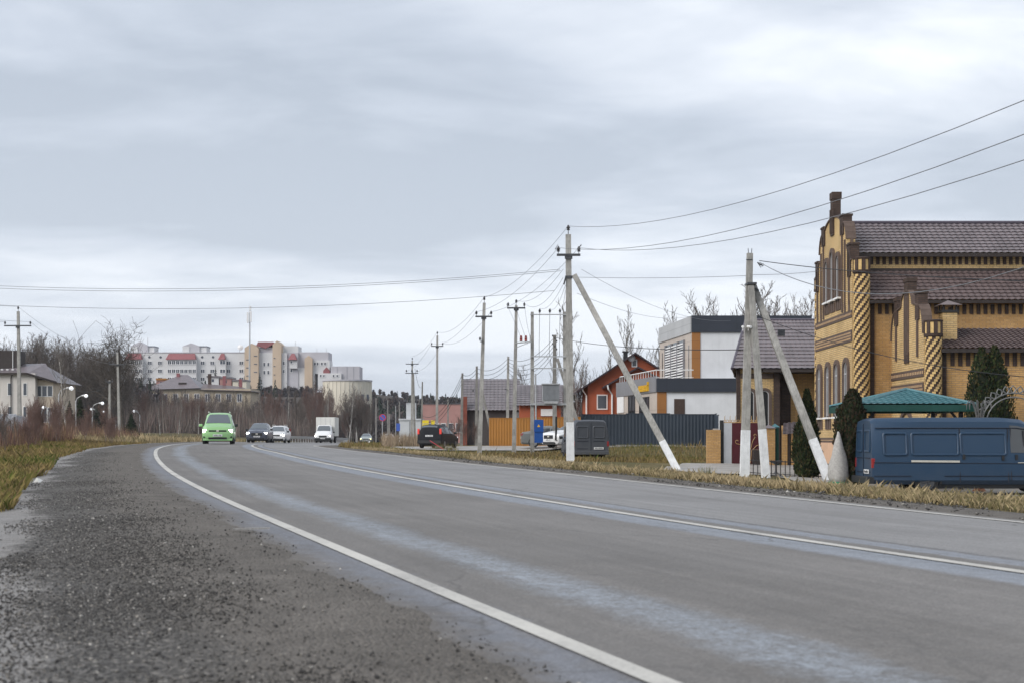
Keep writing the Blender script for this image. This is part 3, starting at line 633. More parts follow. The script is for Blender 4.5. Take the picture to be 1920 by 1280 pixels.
def tile_roof(a, b, c, d, wave=0.24, course=0.25, amp=0.036, step=0.042, clip=None):
    """pressed-metal tile sheet on the quad a-b (eave) c-d (ridge side): scalloped courses as real relief"""
    a, b, c, d = V(a), V(b), V(c), V(d); wid = (b - a).length; L = (d - a).length; n = (b - a).cross(d - a).normalized()
    if n.z < 0: n = -n
    nu = max(4, int(wid / wave) * 4); nr = max(1, round(L / course)); vs = []; fs = []
    rows = []
    for r in range(nr):
        for f in (0.0, 0.5, 0.98): rows.append((r + f, step * (1 - f), f))
    rows.append((float(nr), 0.0, 1.0))
    for v, h, f in rows:
        for u in range(nu + 1):
            ph = 2 * math.pi * (u / 4.0); bulge = math.sin(ph)
            vv = min(max((v - 0.14 * (bulge * 0.5 + 0.5) * (1 - f)) / nr, 0), 1); uu = u / nu
            p = (a.lerp(b, uu)).lerp(d.lerp(c, uu), vv) + n * (h + amp * (bulge * 0.5 + 0.5)); vs.append(p)
    k = nu + 1
    for i in range(len(rows) - 1):
        for j in range(nu): q = i * k + j; fs.append((q, q + 1, q + k + 1, q + k))
    mb = MB(); mb.add(vs, fs); return mb
def fringe(pl, parent, t0, t1, z0, z1, step=0.245, w=0.125, mat='dark_brick', name='dentil', d=0.035, off=0.5):
    """row of dark brick dentils under an eave, each a piece of its own"""
    n = int((t1 - t0) / step); me = None
    for i in range(n):
        tc = t0 + (i + off) * step; mb = MB(); pl.box(mb, tc - w / 2, tc + w / 2, z0, z1, -0.02, d); mb.build(name, M[mat], parent)
def spiral_column(parent, x, y, z0, z1, r, seg=14, rh=0.085, name='column'):
    """round corner pier of dark and yellow brick laid in a rising spiral"""
    zc = z1 - 0.55
    mb = MB(); mb.lathe([(r - 0.03, z0), (r - 0.03, z1 - 0.02)], (x, y, 0), seg); core = mb.build(name, M['col_dark'], parent)
    my, md = MB(), MB(); rows = int((zc - z0) / rh)
    for i in range(rows):
        za = z0 + i * rh; zb = za + rh - 0.008
        for k in range(seg):
            a0 = 2 * math.pi * (k + 0.5 * (i % 2) + 0.03) / seg; a1 = 2 * math.pi * (k + 0.5 * (i % 2) + 0.97) / seg
            if math.sin((a0 + a1) / 2) > 0.75: continue
            dark = ((2 * k + (i % 2) - i) % 4) < 2
            rr = r - 0.012 if dark else r + 0.006; mb = md if dark else my; p = []
            for ra in (r - 0.05, rr):
                for aa in (a0, a1): p += [(x + ra * math.cos(aa), y + ra * math.sin(aa), za), (x + ra * math.cos(aa), y + ra * math.sin(aa), zb)]
            mb.add(p, [(4, 6, 7, 5), (0, 4, 5, 1), (6, 2, 3, 7), (5, 7, 3, 1), (4, 0, 2, 6)])
    for k in range(seg):                                 # upright dark and yellow bars of the capital
        a0 = 2 * math.pi * (k + 0.06) / seg; a1 = 2 * math.pi * (k + 0.94) / seg; dark = k % 2 == 0
        rr = r + (0.03 if dark else 0.0); mb = md if dark else my; p = []
        for ra in (r - 0.05, rr):
            for aa in (a0, a1): p += [(x + ra * math.cos(aa), y + ra * math.sin(aa), zc + 0.1), (x + ra * math.cos(aa), y + ra * math.sin(aa), z1 - 0.06)]
        mb.add(p, [(4, 6, 7, 5), (0, 4, 5, 1), (6, 2, 3, 7), (5, 7, 3, 1), (4, 0, 2, 6)])
    md.build('dark_spiral_bricks', M['col_dark'], core, kind='stuff'); my.build('yellow_spiral_bricks', M['col_yellow'], core, kind='stuff')
    MB().lathe([(r + 0.04, zc), (r + 0.05, zc + 0.09), (r - 0.02, zc + 0.092)], (x, y, 0), seg).build('column_collar', M['col_dark'], core)
    mb = MB(); mb.lathe([(r + 0.03, z1 - 0.055), (r + 0.05, z1), (r - 0.05, z1 + 0.03)], (x, y, 0), seg)
    mb.build('column_cap', M['col_dark'], core)
    return core
def fret(pl, parent, t0, t1, z0, z1, rows, mat='trim_brown', name='frieze', step=0.21):
    """dark frieze band with small pale blocks set in it"""
    mb = MB(); pl.box(mb, t0, t1, z0, z1, 0.0, 0.03); f = mb.build(name, M[mat], parent)
    n = int((t1 - t0) / step); mb = MB(); rh = (z1 - z0 - 0.12) / rows
    for r in range(rows):
        for i in range(n):
            tc = t0 + (i + 0.5 + (0.5 * (r % 2) - 0.25)) * step
            if tc - 0.05 < t0 or tc + 0.05 > t1: continue
            pl.box(mb, tc - step * 0.2, tc + step * 0.2, z0 + 0.06 + r * rh + rh * 0.2, z0 + 0.06 + r * rh + rh * 0.8, 0.0, 0.045)
    mb.build('frieze_blocks', M['pale_brick'], f, kind='stuff'); return f

# ================================================================ the large brick house with stepped gables
GH = -0.72                                              # yard level
YF, X0 = 53.5, 12.8                                     # near end of the main gable wall, plane of that wall
house = thing('brick_house', 'large yellow brick house with stepped gables and dark spiral brick corner columns', 'house', (X0 + 4, YF + 3, GH))
pa = Plane((X0, YF, 0), (0, 1, 0), (-1, 0, 0)); W = 6.4; mid = W / 2
def gable(w, zs, steps, ztop, zc):                      # half profile mirrored: list of (t, z)
    return steps + [(w - t, z) for t, z in reversed(steps)]
half = [(0, GH), (0, 7.60), (0.25, 7.62), (0.62, 8.0)]
half += [(0.75 + 0.55 * (1 - math.cos(a)), 8.05 + 1.15 * math.sin(a)) for a in np.linspace(0.1, 1.45, 6)]
for a in np.linspace(0.0, math.pi / 2, 8): half.append((mid - 1.62 * math.cos(a), 9.05 + 0.60 * math.sin(a)))
mb = MB(); pa.ext(mb, gable(W, 0, half[:-1] + [(mid, 9.65)], 0, 0)[:], -0.30, 0.0); mb.build('gable_wall', M['yellow_brick'], house)
mb = MB()                                               # dark coping on the gable outline
prof = half[1:-1] + [(mid, 9.65)] + [(W - t, z) for t, z in reversed(half[1:-1])]
for (t0, z0), (t1, z1) in zip(prof[:-1], prof[1:]):
    mb.bar(pa.P(t0, z0 + 0.02, -0.14), pa.P(t1, z1 + 0.02, -0.14), 0.40, 0.06, up=(0, 0, 1) if abs(t1 - t0) > 0.05 else (1, 0, 0))
mb.build('gable_coping', M['trim_brown'], house)
for t0, t1, zb, zt, d in ((0.15, 0.62, 6.6, 8.20, .10), (W - 0.62, W - 0.15, 6.6, 8.20, .10), (1.28, 1.82, 8.35, 9.47, .10), (W - 1.82, W - 1.28, 8.35, 9.47, .10)):
    mb = MB(); pa.box(mb, t0, t1, zb + 0.4, zt, -0.30, d - .04); pa.box(mb, t0 - 0.03, t1 + 0.03, zt - 0.02, zt + 0.06, -0.33, d - .01); mb.build('gable_pier', M['dark_brick'], house)
mb = MB(); pa.box(mb, mid - 0.22, mid + 0.22, 9.5, 10.6, -0.26, 0.06); pa.box(mb, mid - 0.25, mid + 0.25, 10.38, 10.66, -0.29, 0.09); mb.build('gable_pinnacle', M['dark_brick'], house)
for tc, za, zb in ((mid, 8.95, 10.0),):
    mb = MB(); pa.box(mb, tc - 0.26, tc + 0.26, za, za + 0.35, 0, 0.06)
    for k in (-0.2, 0.0, 0.2): pa.box(mb, tc + k - 0.05, tc + k + 0.05, za + 0.1, zb, 0, 0.09)
    mb.build('gable_pendant', M['dark_brick'], house)
for t, za, zb in ((0.42, 5.95, 7.9), (1.1, 5.85, 8.5), (1.55, 6.0, 9.1), (W - 1.55, 6.0, 9.1), (W - 1.1, 5.85, 8.5), (W - 0.42, 5.95, 7.9)):
    mb = MB(); pa.box(mb, t - 0.05, t + 0.05, za, zb, 0, 0.06); pa.box(mb, t - 0.09, t + 0.09, za - 0.25, za + 0.12, 0, 0.045); mb.build('wall_strip', M['trim_brown'], house)
for tc, zt in ((mid, 8.28), (mid - 0.98, 8.02), (mid + 0.98, 8.02)):
    arch_window(pa, house, tc, 0.46, 6.38, zt, 0.17, True, 0.25, panel=0.42, mull=False)
fret(pa, house, 0.0, W, 5.44, 5.70, 1, name='upper_frieze'); fret(pa, house, 0.0, W, 4.53, 4.97, 3, name='lower_frieze', step=0.15)
for i in range(4):
    arch_window(pa, house, 0.85 + i * 1.56, 0.62, 1.75, 3.80, 0.18, True, 0.15, panel=0.42)
fret(pa, house, 0.0, W, 0.73, 0.92, 1, name='plinth_frieze')
mb = MB(); pa.box(mb, 0, W, GH, 0.73, 0.0, 0.05); mb.build('plinth', M['plaster'], house)
spiral_column(house, X0 + 0.30, YF - 0.22, GH, 7.62, 0.30); spiral_column(house, X0 + 0.30, YF + W + 0.22, GH, 7.62, 0.30)
# long side: tall nave wall under the upper roof, aisle wall under the lean-to
XE = 26.0; YN = YF + 1.55; YR = YF + mid
pn = Plane((X0, YN, 0), (1, 0, 0), (0, -1, 0)); pw = Plane((X0, YF, 0), (1, 0, 0), (0, -1, 0))
mb = MB(); pn.box(mb, 0.42, XE - X0, 6.0, 8.06, -0.3, 0.0); mb.build('nave_wall', M['yellow_brick'], house)
fringe(pn, house, 0.5, 9.5, 7.60, 7.98, 0.245, 0.13)
mb = MB(); pn.box(mb, 0.45, XE - X0, 7.30, 7.44, 0.0, 0.10); mb.build('nave_ledge', M['soffit'], house)
mb = tile_roof((X0 + 0.43, YN - 0.35, 7.98), (XE, YN - 0.35, 7.98), (XE, YR, 9.42), (X0 + 0.43, YR, 9.42)); rf = mb.build('upper_roof', M['tile_roof'], house, smooth=False)
mb = MB(); mb.tube([(X0 + 0.43, YR, 9.47), (XE, YR, 9.47)], 0.075, 8); mb.build('ridge_cap', M['ridge_blue'], rf)
mb = MB(); mb.box(X0 + 0.43, XE, YN - 0.36, YN - 0.30, 7.86, 8.0); mb.build('gutter', M['soffit'], rf)
mb = MB(); mb.poly([(X0 + 0.43, YR, 9.40), (XE, YR, 9.40), (XE, YF + W - 1.2, 7.95), (X0 + 0.43, YF + W - 1.2, 7.95)]); mb.build('rear_slope', M['tile_roof'], rf)
mb = MB(); pw.box(mb, 0.5, XE - X0, GH, 6.02, -0.3, 0.0); mb.build('aisle_wall', M['orange_and_shaded_brick'], house)  # same yellow brick, its shaded side painted as a deeper tone
mb = MB(); pw.box(mb, 0.56, 0.82, GH, 5.95, 0.0, 0.07); mb.build('corner_strip', M['dark_brick'], house)
fringe(pw, house, 0.9, 9.2, 5.55, 5.92, 0.265, 0.135)
mb = tile_roof((X0 + 0.55, YF - 0.40, 6.02), (XE, YF - 0.40, 6.02), (XE, YN, 7.36), (X0 + 0.55, YN, 7.36)); rf2 = mb.build('aisle_roof', M['tile_brown'], house)
mb = MB(); mb.box(X0 + 0.55, XE, YF - 0.41, YF - 0.34, 5.92, 6.04); mb.build('gutter', M['soffit'], rf2)
mb = MB(); mb.poly([(X0 + 0.55, YF - 0.4, 5.95), (XE, YF - 0.4, 5.95), (XE, YF, 5.97), (X0 + 0.55, YF, 5.97)]); mb.build('eave_soffit', M['soffit'], rf2)
# projecting bay with a smaller gable of the same kind
X1, YB = 14.28, 49.3; WB = YF - YB
pb = Plane((X1, YB, 0), (0, 1, 0), (-1, 0, 0)); mb_ = WB / 2
hb = [(0, GH), (0, 4.35)] + [(0.02 + 0.55 * (1 - math.cos(a)), 4.4 + 1.15 * math.sin(a)) for a in np.linspace(0.1, 1.5, 6)] + [(mb_ - 0.75, 5.65)] + [(mb_ - 0.72 * math.cos(a), 5.7 + 0.5 * math.sin(a)) for a in np.linspace(0.1, 1.5, 5)]
full = hb + [(WB - t, z) for t, z in reversed(hb)]
mb = MB(); pb.ext(mb, full, -0.28, 0.0); mb.build('bay_gable_wall', M['yellow_brick'], house)
mb = MB(); pr = hb[1:] + [(WB - t, z) for t, z in reversed(hb[1:])]
for (t0, z0), (t1, z1) in zip(pr[:-1], pr[1:]): mb.bar(pb.P(t0, z0 + 0.02, -0.13), pb.P(t1, z1 + 0.02, -0.13), 0.37, 0.05, up=(0, 0, 1) if abs(t1 - t0) > 0.03 else (1, 0, 0))
mb.build('bay_coping', M['trim_brown'], house)
for t0, t1, zb, zt in ((0.5, 0.95, 5.05, 6.05), (WB - 0.95, WB - 0.5, 5.05, 6.05), (mb_ - 0.24, mb_ + 0.24, 5.9, 6.62)):
    mb = MB(); pb.box(mb, t0, t1, zb, zt, -0.28, 0.05); pb.box(mb, t0 - 0.03, t1 + 0.03, zt - 0.1, zt + 0.04, -0.30, 0.08); mb.build('gable_pier', M['dark_brick'], house)
for t, za, zb in ((0.72, 3.75, 5.1), (WB - 0.72, 3.75, 5.1), (mb_ - 0.2, 3.9, 6.0), (mb_, 3.9, 6.0), (mb_ + 0.2, 3.9, 6.0)):
    mb = MB(); pb.box(mb, t - 0.06, t + 0.06, za, zb, 0, 0.06); mb.build('wall_strip', M['trim_brown'], house)
mb = MB(); pb.box(mb, mb_ - 0.27, mb_ + 0.27, 3.6, 4.0, 0, 0.045); mb.build('gable_pendant', M['dark_brick'], house)
fret(pb, house, 0.0, WB, 3.05, 3.33, 1, name='bay_upper_frieze'); fret(pb, house, 0.0, WB, 2.35, 2.85, 3, name='bay_lower_frieze', step=0.15)
w2 = arch_window(pb, house, mb_, 1.0, 0.0, 1.45, 0.13, True)
mb = MB(); pb.ring(mb, arch(mb_, 1.9, 0.4, 1.95), arch(mb_, 1.62, 0.4, 1.80), 0, 0.08); mb.build('outer_arch', M['trim_brown'], w2)
spiral_column(house, X1 + 0.28, YB - 0.16, GH, 4.60 + 0.35, 0.285)
pf = Plane((X1, YB, 0), (1, 0, 0), (0, -1, 0))
mb = MB(); pf.box(mb, 0.4, XE - X1, GH, 3.98, -0.3, 0.0); mb.build('bay_wall', M['orange_and_shaded_brick'], house)  # yellow brick again, shade of this side mixed into the colour
mb = MB(); pf.box(mb, 0.55, 0.76, GH, 3.95, 0.0, 0.07); mb.build('corner_strip', M['dark_brick'], house)
fringe(pf, house, 0.85, 8.6, 3.40, 3.86, 0.27, 0.14)
mb = tile_roof((X1 + 0.5, YB - 0.40, 3.95), (XE, YB - 0.40, 3.95), (XE, YB + 2.0, 4.83), (X1 + 0.5, YB + 2.0, 4.83), wave=0.2, course=0.2); rf3 = mb.build('bay_roof', M['tile_brown'], house)
mb = MB(); mb.box(X1 + 0.5, XE, YB - 0.41, YB - 0.34, 3.84, 3.97); mb.build('gutter', M['soffit'], rf3)
mb = MB(); mb.box(X1 + 0.4, XE, YB + 1.95, YB + 2.2, 3.9, 6.0 if False else 4.84); mb.build('bay_back_wall', M['orange_and_shaded_brick'], house)
ch = MB(); ch.box(15.12, 15.62, YB + 0.6, YB + 1.1, 3.9, 5.30); cho = ch.build('chimney', M['yellow_brick'], house)
ch = MB(); ch.box(15.07, 15.67, YB + 0.55, YB + 1.15, 5.30, 5.38)
for a, b in ((15.12, YB + .6), (15.57, YB + .6), (15.12, YB + 1.05), (15.57, YB + 1.05)): ch.box(a, a + .05, b, b + .05, 5.38, 5.55)
ch.build('chimney_collar', M['black_metal'], cho)
ch = MB(); ch.add([(14.98, YB + .46, 5.55), (15.76, YB + .46, 5.55), (15.76, YB + 1.24, 5.55), (14.98, YB + 1.24, 5.55), (15.37, YB + .85, 5.74)], [(3, 2, 1, 0), (0, 1, 4), (1, 2, 4), (2, 3, 4), (3, 0, 4)]); ch.build('chimney_hood', M['tile_brown'], cho)
# arched doorway at the far right of the bay wall
arch_window(pf, house, 5.05, 1.75, GH + 0.3, 2.05, 0.36, False, name='arched_door', mtrim='trim_brown')

# ================================================================ second brick house behind the gate
def hip(mb_, x0, x1, y0, y1, ze, zr, ov=0.4):
    x0 -= ov; x1 += ov; y0 -= ov; y1 += ov; h = (y1 - y0) / 2
    return [(x0, y0, ze), (x1, y0, ze), (x1, y1, ze), (x0, y1, ze), (x0 + h, y0 + h, zr), (x1 - h, y0 + h, zr)]
g2 = gz(13, 71); h2 = thing('brick_house', 'smaller brick house with brown hipped tile roof behind the maroon gate', 'house', (13.5, 75, g2))
yA = 70.0
pA = Plane((11.15, yA, 0), (1, 0, 0), (0, -1, 0))
mb = MB(); mb.add([(11.15, yA, g2), (12.87, yA, g2), (12.87, yA + 8, g2), (12.55, yA + 8, g2), (11.15, yA, 4.3), (12.87, yA, 4.3), (12.87, yA + 8, 4.3), (12.55, yA + 8, 4.3)], [(0, 1, 5, 4), (1, 2, 6, 5), (2, 3, 7, 6), (3, 0, 4, 7)]); mb.build('bay_wall', M['yellow_brick'], h2)
mb = MB(); pA.box(mb, 1.72, 2.02, g2, 4.28, -8, 0.05); pA.box(mb, -0.1, 0.08, g2, 4.28, -0.1, 0.04); mb.build('corner_strip', M['dark_brick'], h2)
mb = MB(); pA.box(mb, 0.1, 1.7, 3.85, 4.1, 0, 0.05); mb.build('frieze', M['trim_brown'], h2)
arch_window(pA, h2, 0.55, 0.42, 0.9, 3.25, 0.13, True, 0.15, mull=False); arch_window(pA, h2, 1.28, 0.42, 0.9, 3.25, 0.13, True, 0.15, mull=False)
pB = Plane((13.2, yA + 1.2, 0), (1, 0, 0), (0, -1, 0))
mb = MB(); pB.box(mb, 0, 6, g2, 4.3, -7, 0); mb.build('side_wall', M['orange_and_shaded_brick'], h2)
mb = MB(); pB.box(mb, 0.05, 0.75, g2, 4.2, 0, 0.03); mb.build('porch_recess', M['dark_brick'], h2)
arch_window(pB, h2, 2.35, 1.2, 0.1, 2.7, 0.25, True)
c_ = hip(None, 11.15, 19.5, yA, yA + 8.5, 4.25, 7.0, 0.55)
mb = tile_roof(c_[0], c_[1], c_[5], c_[4], 0.3, 0.36, 0.03, 0.035)
mb = MB(); tri = lambda a, b, t: None
def tri_roof(a, b, top, wave=0.26, course=0.32, amp=0.024, step=0.03):
    """hip slope: courses of pressed tile narrowing to the ridge"""
    a, b, t = V(a), V(b), V(top); n = (b - a).cross(t - a).normalized(); n = n if n.z > 0 else -n
    foot = a + (b - a) * ((t - a).dot(b - a) / (b - a).length_squared); L = (t - foot).length; nr = max(2, round(L / course)); vs = []; fs = []; N = max(8, int((b - a).length / wave) * 4); rows = []
    for r in range(nr):
        for f in (0.0, 0.5, 0.97): rows.append((r + f, step * (1 - f)))
    rows.append((nr, 0))
    for v, h in rows:
        q = v / nr; l0, l1 = a.lerp(t, q), b.lerp(t, q)
        for u in range(N + 1):
            p = l0.lerp(l1, u / N); ph = math.sin(((p - a).dot((b - a).normalized())) * 2 * math.pi / wave) * 0.5 + 0.5; vs.append(p + n * (h + amp * ph * (1 - q * 0.3)))
    k = N + 1
    for i in range(len(rows) - 1):
        for j in range(N): z = i * k + j; fs.append((z, z + 1, z + k + 1, z + k))
    return MB().add(vs, fs)
def hip_roof(parent, x0, x1, y0, y1, ze, zr, ov, mat, wave=0.3, course=0.36, name='roof', ridge='ridge_blue', corners=None):
    c = corners or hip(None, x0, x1, y0, y1, ze, zr, ov)
    def trap(a, b, t1, t0):                             # trapezoid slope clipped from a wide tile sheet
        a, b, t1, t0 = V(a), V(b), V(t1), V(t0); n = (b - a).cross(t0 - a).normalized(); n = n if n.z > 0 else -n
        L = (((t0 - a) - (b - a).normalized() * (t0 - a).dot((b - a).normalized()))).length; nr = max(2, round(L / course)); N = max(8, int((b - a).length / wave) * 4); vs = []; fs = []; rows = []
        for r in range(nr):
            for f in (0.0, 0.5, 0.97): rows.append((r + f, 0.035 * (1 - f), f))
        rows.append((nr, 0, 1))
        for v, h, f in rows:
            for u in range(N + 1):
                ba = math.sin(2 * math.pi * u / 4.0) * 0.5 + 0.5; q = max(v - 0.16 * ba * (1 - f), 0) / nr
                p = a.lerp(t0, q).lerp(b.lerp(t1, q), u / N); vs.append(p + n * (h + 0.026 * ba))
        k = N + 1
        for i in range(len(rows) - 1):
            for j in range(N): z = i * k + j; fs.append((z, z + 1, z + k + 1, z + k))
        return MB().add(vs, fs)
    r = trap(c[0], c[1], c[5], c[4]).build(name, M[mat], parent)
    trap(c[2], c[3], c[4], c[5]).build('rear_slope', M[mat], r)
    tri_roof(c[3], c[0], c[4], wave, course).build('hip_slope', M[mat], r); tri_roof(c[1], c[2], c[5], wave, course).build('hip_slope', M[mat], r)
    mb = MB(); mb.tube([c[4], c[5]], 0.08, 8)
    for a, b in ((0, 4), (3, 4), (1, 5), (2, 5)): mb.tube([c[a], c[b]], 0.075, 8)
    mb.build('ridge_cap', M[ridge], r)
    mb = MB(); mb.box(max(c[0][0], c[3][0]) + 0.02, c[1][0] - 0.02, c[0][1] + 0.02, c[2][1] - 0.02, ze - 0.16, ze - 0.01); mb.build('fascia', M['soffit'], r)
    return r
r_ = hip_roof(h2, 11.15, 20.5, yA, yA + 7.6, 4.3, 7.05, 0.5, 'tile_roof', corners=[(10.75, yA - .5, 4.3), (21, yA - .5, 4.3), (21, yA + 8.1, 4.3), (12.25, yA + 8.1, 4.3), (12.1, yA + 3.6, 7.0), (18.5, yA + 3.6, 7.0)])
# lower roof wing of the same house in front of the recess
mb = tile_roof((13.3, yA + .35, 4.3), (16.4, yA + .35, 4.3), (16.4, yA + 2.9, 6.1), (13.3, yA + 2.9, 6.1), 0.3, 0.36)
mb.build('lower_slope', M['tile_roof'], r_)
mb = tile_roof((12.35, 64.9, 1.02), (14.6, 65.3, 1.32), (14.9, 67.8, 1.85), (12.9, 67.6, 1.60), 0.25, 0.3); lt = mb.build('porch_roof', M['tile_roof'], None); tag(lt, 'small lean-to tile roof over the brick gate pillars', 'roof')
mb = MB()
for px_, py_ in ((13.1, 67.3), (14.5, 67.4), (14.3, 65.5)): mb.box(px_ - .06, px_ + .06, py_ - .06, py_ + .06, gz(px_, py_), 1.5)
mb.build('post', M['soffit'], lt, world=False)

# ================================================================ modern two-storey building
def clad(name, col, rough=0.5):
    m = NT(name); uv = m.coord('UV'); q = m.n('ShaderNodeTexBrick'); q.offset = 0.0
    for k, v in (('Color1', (*col, 1)), ('Color2', (*[c * 0.95 for c in col], 1)), ('Mortar', (*[c * 0.35 for c in col], 1)), ('Scale', 1.0), ('Mortar Size', 0.008), ('Brick Width', 2.4), ('Row Height', 1.15)): q.inputs[k].default_value = v
    m.l(uv, q.inputs['Vector']); m.base(m.mix(1.0, q.outputs['Color'], m.ramp(m.noise(0.8, 5, 0.6), [(0.3, 0.88), (0.7, 1.05)]), 'MULTIPLY')); return m.set(Roughness=rough)
M['clad_white'] = plain('white_render', (0.62, 0.635, 0.66), 0.8, 0.1, 0.8, streak=0.12)
M['clad_grey'] = clad('clad_grey', (0.40, 0.41, 0.42)); M['clad_beige'] = clad('clad_beige', (0.46, 0.40, 0.35)); M['clad_orange'] = clad('clad_orange', (0.30, 0.125, 0.03)); M['clad_navy'] = clad('clad_navy', (0.022, 0.028, 0.042)); M['clad_slate'] = clad('clad_slate', (0.19, 0.19, 0.205))
YM = 95.0
def pxx(px, Y): return (px - 960) * Y / F
def pzz(py, Y): return CAMH - (py - HOR) * Y / F
gm = gz(13, 96); mod = thing('modern_building', 'flat-roofed two-storey building clad in white, orange and navy panels', 'building', (15, YM + 5, gm))
xa, xb = pxx(1297, YM), 20.0; zt, zf = pzz(592, YM), pzz(623, YM); z1t, z1f = pzz(710, YM), pzz(735, YM)
YBk = YM / 0.9; xk = pxx(1237, YBk)
ux = V((xk - xa, YBk - YM, 0)); Ls = ux.length; pS = Plane((xa, YM, 0), ux, (-(YBk - YM), (xk - xa), 0)); pF = Plane((xa, YM, 0), (1, 0, 0), (0, -1, 0))
mb = MB(); mb.add([(xa, YM, z1t - 0.1), (xb, YM, z1t - 0.1), (xb, YBk, z1t - 0.1), (xk, YBk, z1t - 0.1), (xa, YM, zf), (xb, YM, zf), (xb, YBk, zf), (xk, YBk, zf)], [(0, 1, 5, 4), (1, 2, 6, 5), (2, 3, 7, 6), (4, 5, 6, 7)]); mb.build('upper_wall', M['clad_white'], mod)
mb = MB(); pS.box(mb, 0, Ls, z1t - 0.1, zf, -0.1, 0.0); mb.build('side_wall', M['clad_beige'], mod)
mb = MB(); pF.box(mb, 0, 0.57, z1t, zf, 0, 0.05); mb.build('orange_panel', M['clad_orange'], mod)
mb = MB(); pF.box(mb, -0.02, xb - xa, zf, zt, -0.3, 0.12); mb.build('roof_fascia', M['clad_navy'], mod)
mb = MB(); pS.box(mb, 0.0, Ls, zf, zt - 0.02, -0.2, 0.08); mb.build('side_fascia', M['clad_grey'], mod)
mb = MB(); mb.poly([(xa, YM, zt - 0.05), (xb, YM, zt - 0.05), (xb, YBk, zt - 0.05), (xk, YBk, zt - 0.05)]); mb.build('flat_roof', M['clad_slate'], mod)
# shuttered balcony window on the side wall
t0, t1 = Ls * 0.20, Ls * 0.78
mb = MB(); pS.box(mb, t0, t1, z1t, zf - 0.35, 0.0, 0.03); lw = mb.build('window', M['pane'], mod)
for k in range(14):
    z = z1t + 0.1 + k * (zf - 0.55 - z1t) / 14; mb = MB(); pS.box(mb, t0 + 0.1, t1 - 0.1, z, z + 0.085, 0.02, 0.10); mb.build('louvre', M['white_frame'], lw)
mb = MB()
for t in (t0, t0 + (t1 - t0) / 3, t0 + 2 * (t1 - t0) / 3, t1): pS.box(mb, t - 0.1, t + 0.1, z1t, zf - 0.35, 0.0, 0.12)
mb.build('frame', M['clad_slate'], lw)
for t in (Ls * 0.08, Ls * 0.9): mb = MB(); pS.box(mb, t - 0.08, t + 0.08, z1t, zf - 0.8, 0, 0.02); mb.build('slot_window', M['pane'], mod)
# ground floor with terrace
YG = YM - 1.2; xg0 = pxx(1232, YG); xg1 = pxx(1157, YBk); uS = V((xg1 - xg0, YBk - YG, 0)); LG = uS.length
pG = Plane((xg0, YG, 0), (1, 0, 0), (0, -1, 0)); pH = Plane((xg0, YG, 0), uS, (-(YBk - YG), (xg1 - xg0), 0))
mb = MB(); mb.add([(xg0, YG, gm), (xb, YG, gm), (xb, YM + .1, gm), (xb, YM + .1, z1t - 0.12), (xb, YG, z1t - 0.12), (xg0, YG, z1t - 0.12)], [(0, 1, 4, 5), (1, 2, 3, 4)]); mb.build('lower_wall', M['clad_white'], mod)
mb = MB(); pG.box(mb, 0.0, 0.62, gm, z1f, 0, 0.04); mb.build('orange_panel', M['clad_orange'], mod)
mb = MB(); pG.box(mb, -0.03, xb - xg0, z1f, z1t, -0.2, 0.14); mb.build('terrace_fascia', M['clad_navy'], mod)
mb = MB(); pH.box(mb, 0, LG, gm, gm + 1.0 + 1.0, -0.1, 0.0); mb.build('orange_base', M['clad_orange'], mod)
mb = MB(); pH.box(mb, 0, LG, gm + 2.0, z1f, -0.1, 0.0); mb.build('entrance_wall', M['clad_beige'], mod)
mb = MB(); pH.box(mb, 0, LG, z1f, z1t + 0.15, -0.1, 0.08); mb.build('sign_band', M['clad_slate'], mod)
mb = MB(); mb.poly([(xg0, YG, z1t - 0.05), (xb, YG, z1t - 0.05), (xb, YBk, z1t - 0.05), (xg1, YBk, z1t - 0.05)]); mb.build('terrace_floor', M['clad_slate'], mod)
mb = MB(); pG.box(mb, pxx(1264, YG) - xg0, pxx(1284, YG) - xg0, gm, pzz(747, YG), 0, 0.03); d_ = mb.build('door', M['col_dark'], mod)
mb = MB(); pG.box(mb, pxx(1264, YG) - xg0 + 0.08, pxx(1264, YG) - xg0 + 0.14, gm + 1.0, gm + 1.25, 0.03, 0.08); mb.build('door_handle', M['galv'], d_)
rect_window(pH, mod, LG * 0.18, LG * 0.40, gm + 2.1, z1f - 0.3, 0.06, 2, mframe='black_metal', mpane='pane'); rect_window(pH, mod, LG * 0.52, LG * 0.68, gm + 0.9, z1f - 0.1, 0.06, 1, mframe='black_metal', mpane='pane')
for k in (0.9, 2.3): mb = MB(); pH.box(mb, LG * 0.80, LG * 0.97, gm + k, gm + k + 1.15, 0.02, 0.09); mb.build('poster_board', M['white_frame'], mod)
mb = MB()                                               # illegible raised yellow lettering of the shop sign
sg = 0
for k in range(7):
    t = LG * 0.16 + k * LG * 0.032; zc = z1f + 0.12; hgt = 0.42 if k else 0.62
    pH.box(mb, t, t + LG * 0.008, zc, zc + hgt, 0.08, 0.2); pH.box(mb, t + LG * 0.018, t + LG * 0.026, zc, zc + 0.42, 0.08, 0.2); pH.box(mb, t, t + LG * 0.026, zc + (0.0 if k % 2 else 0.34), zc + (0.09 if k % 2 else 0.42), 0.08, 0.2)
    if k % 3: pH.box(mb, t, t + LG * 0.026, zc + 0.17, zc + 0.25, 0.08, 0.2)
M['sign_yellow'] = plain('sign_yellow', (0.72, 0.42, 0.02), 0.45, 0.08, 6)
mb.build('sign_letters', M['sign_yellow'], mod)
rl = MB(); zr = pzz(693, YM - 1.2)
rl.tube([pH.P(LG * 0.9, zr, 0.05), pH.P(0, zr, 0.05), pG.P(2.4, zr, 0.05)], 0.035, 6); rl.tube([pH.P(LG * 0.9, zr - 0.5, 0.05), pH.P(0, zr - 0.5, 0.05), pG.P(2.4, zr - 0.5, 0.05)], 0.02, 6)
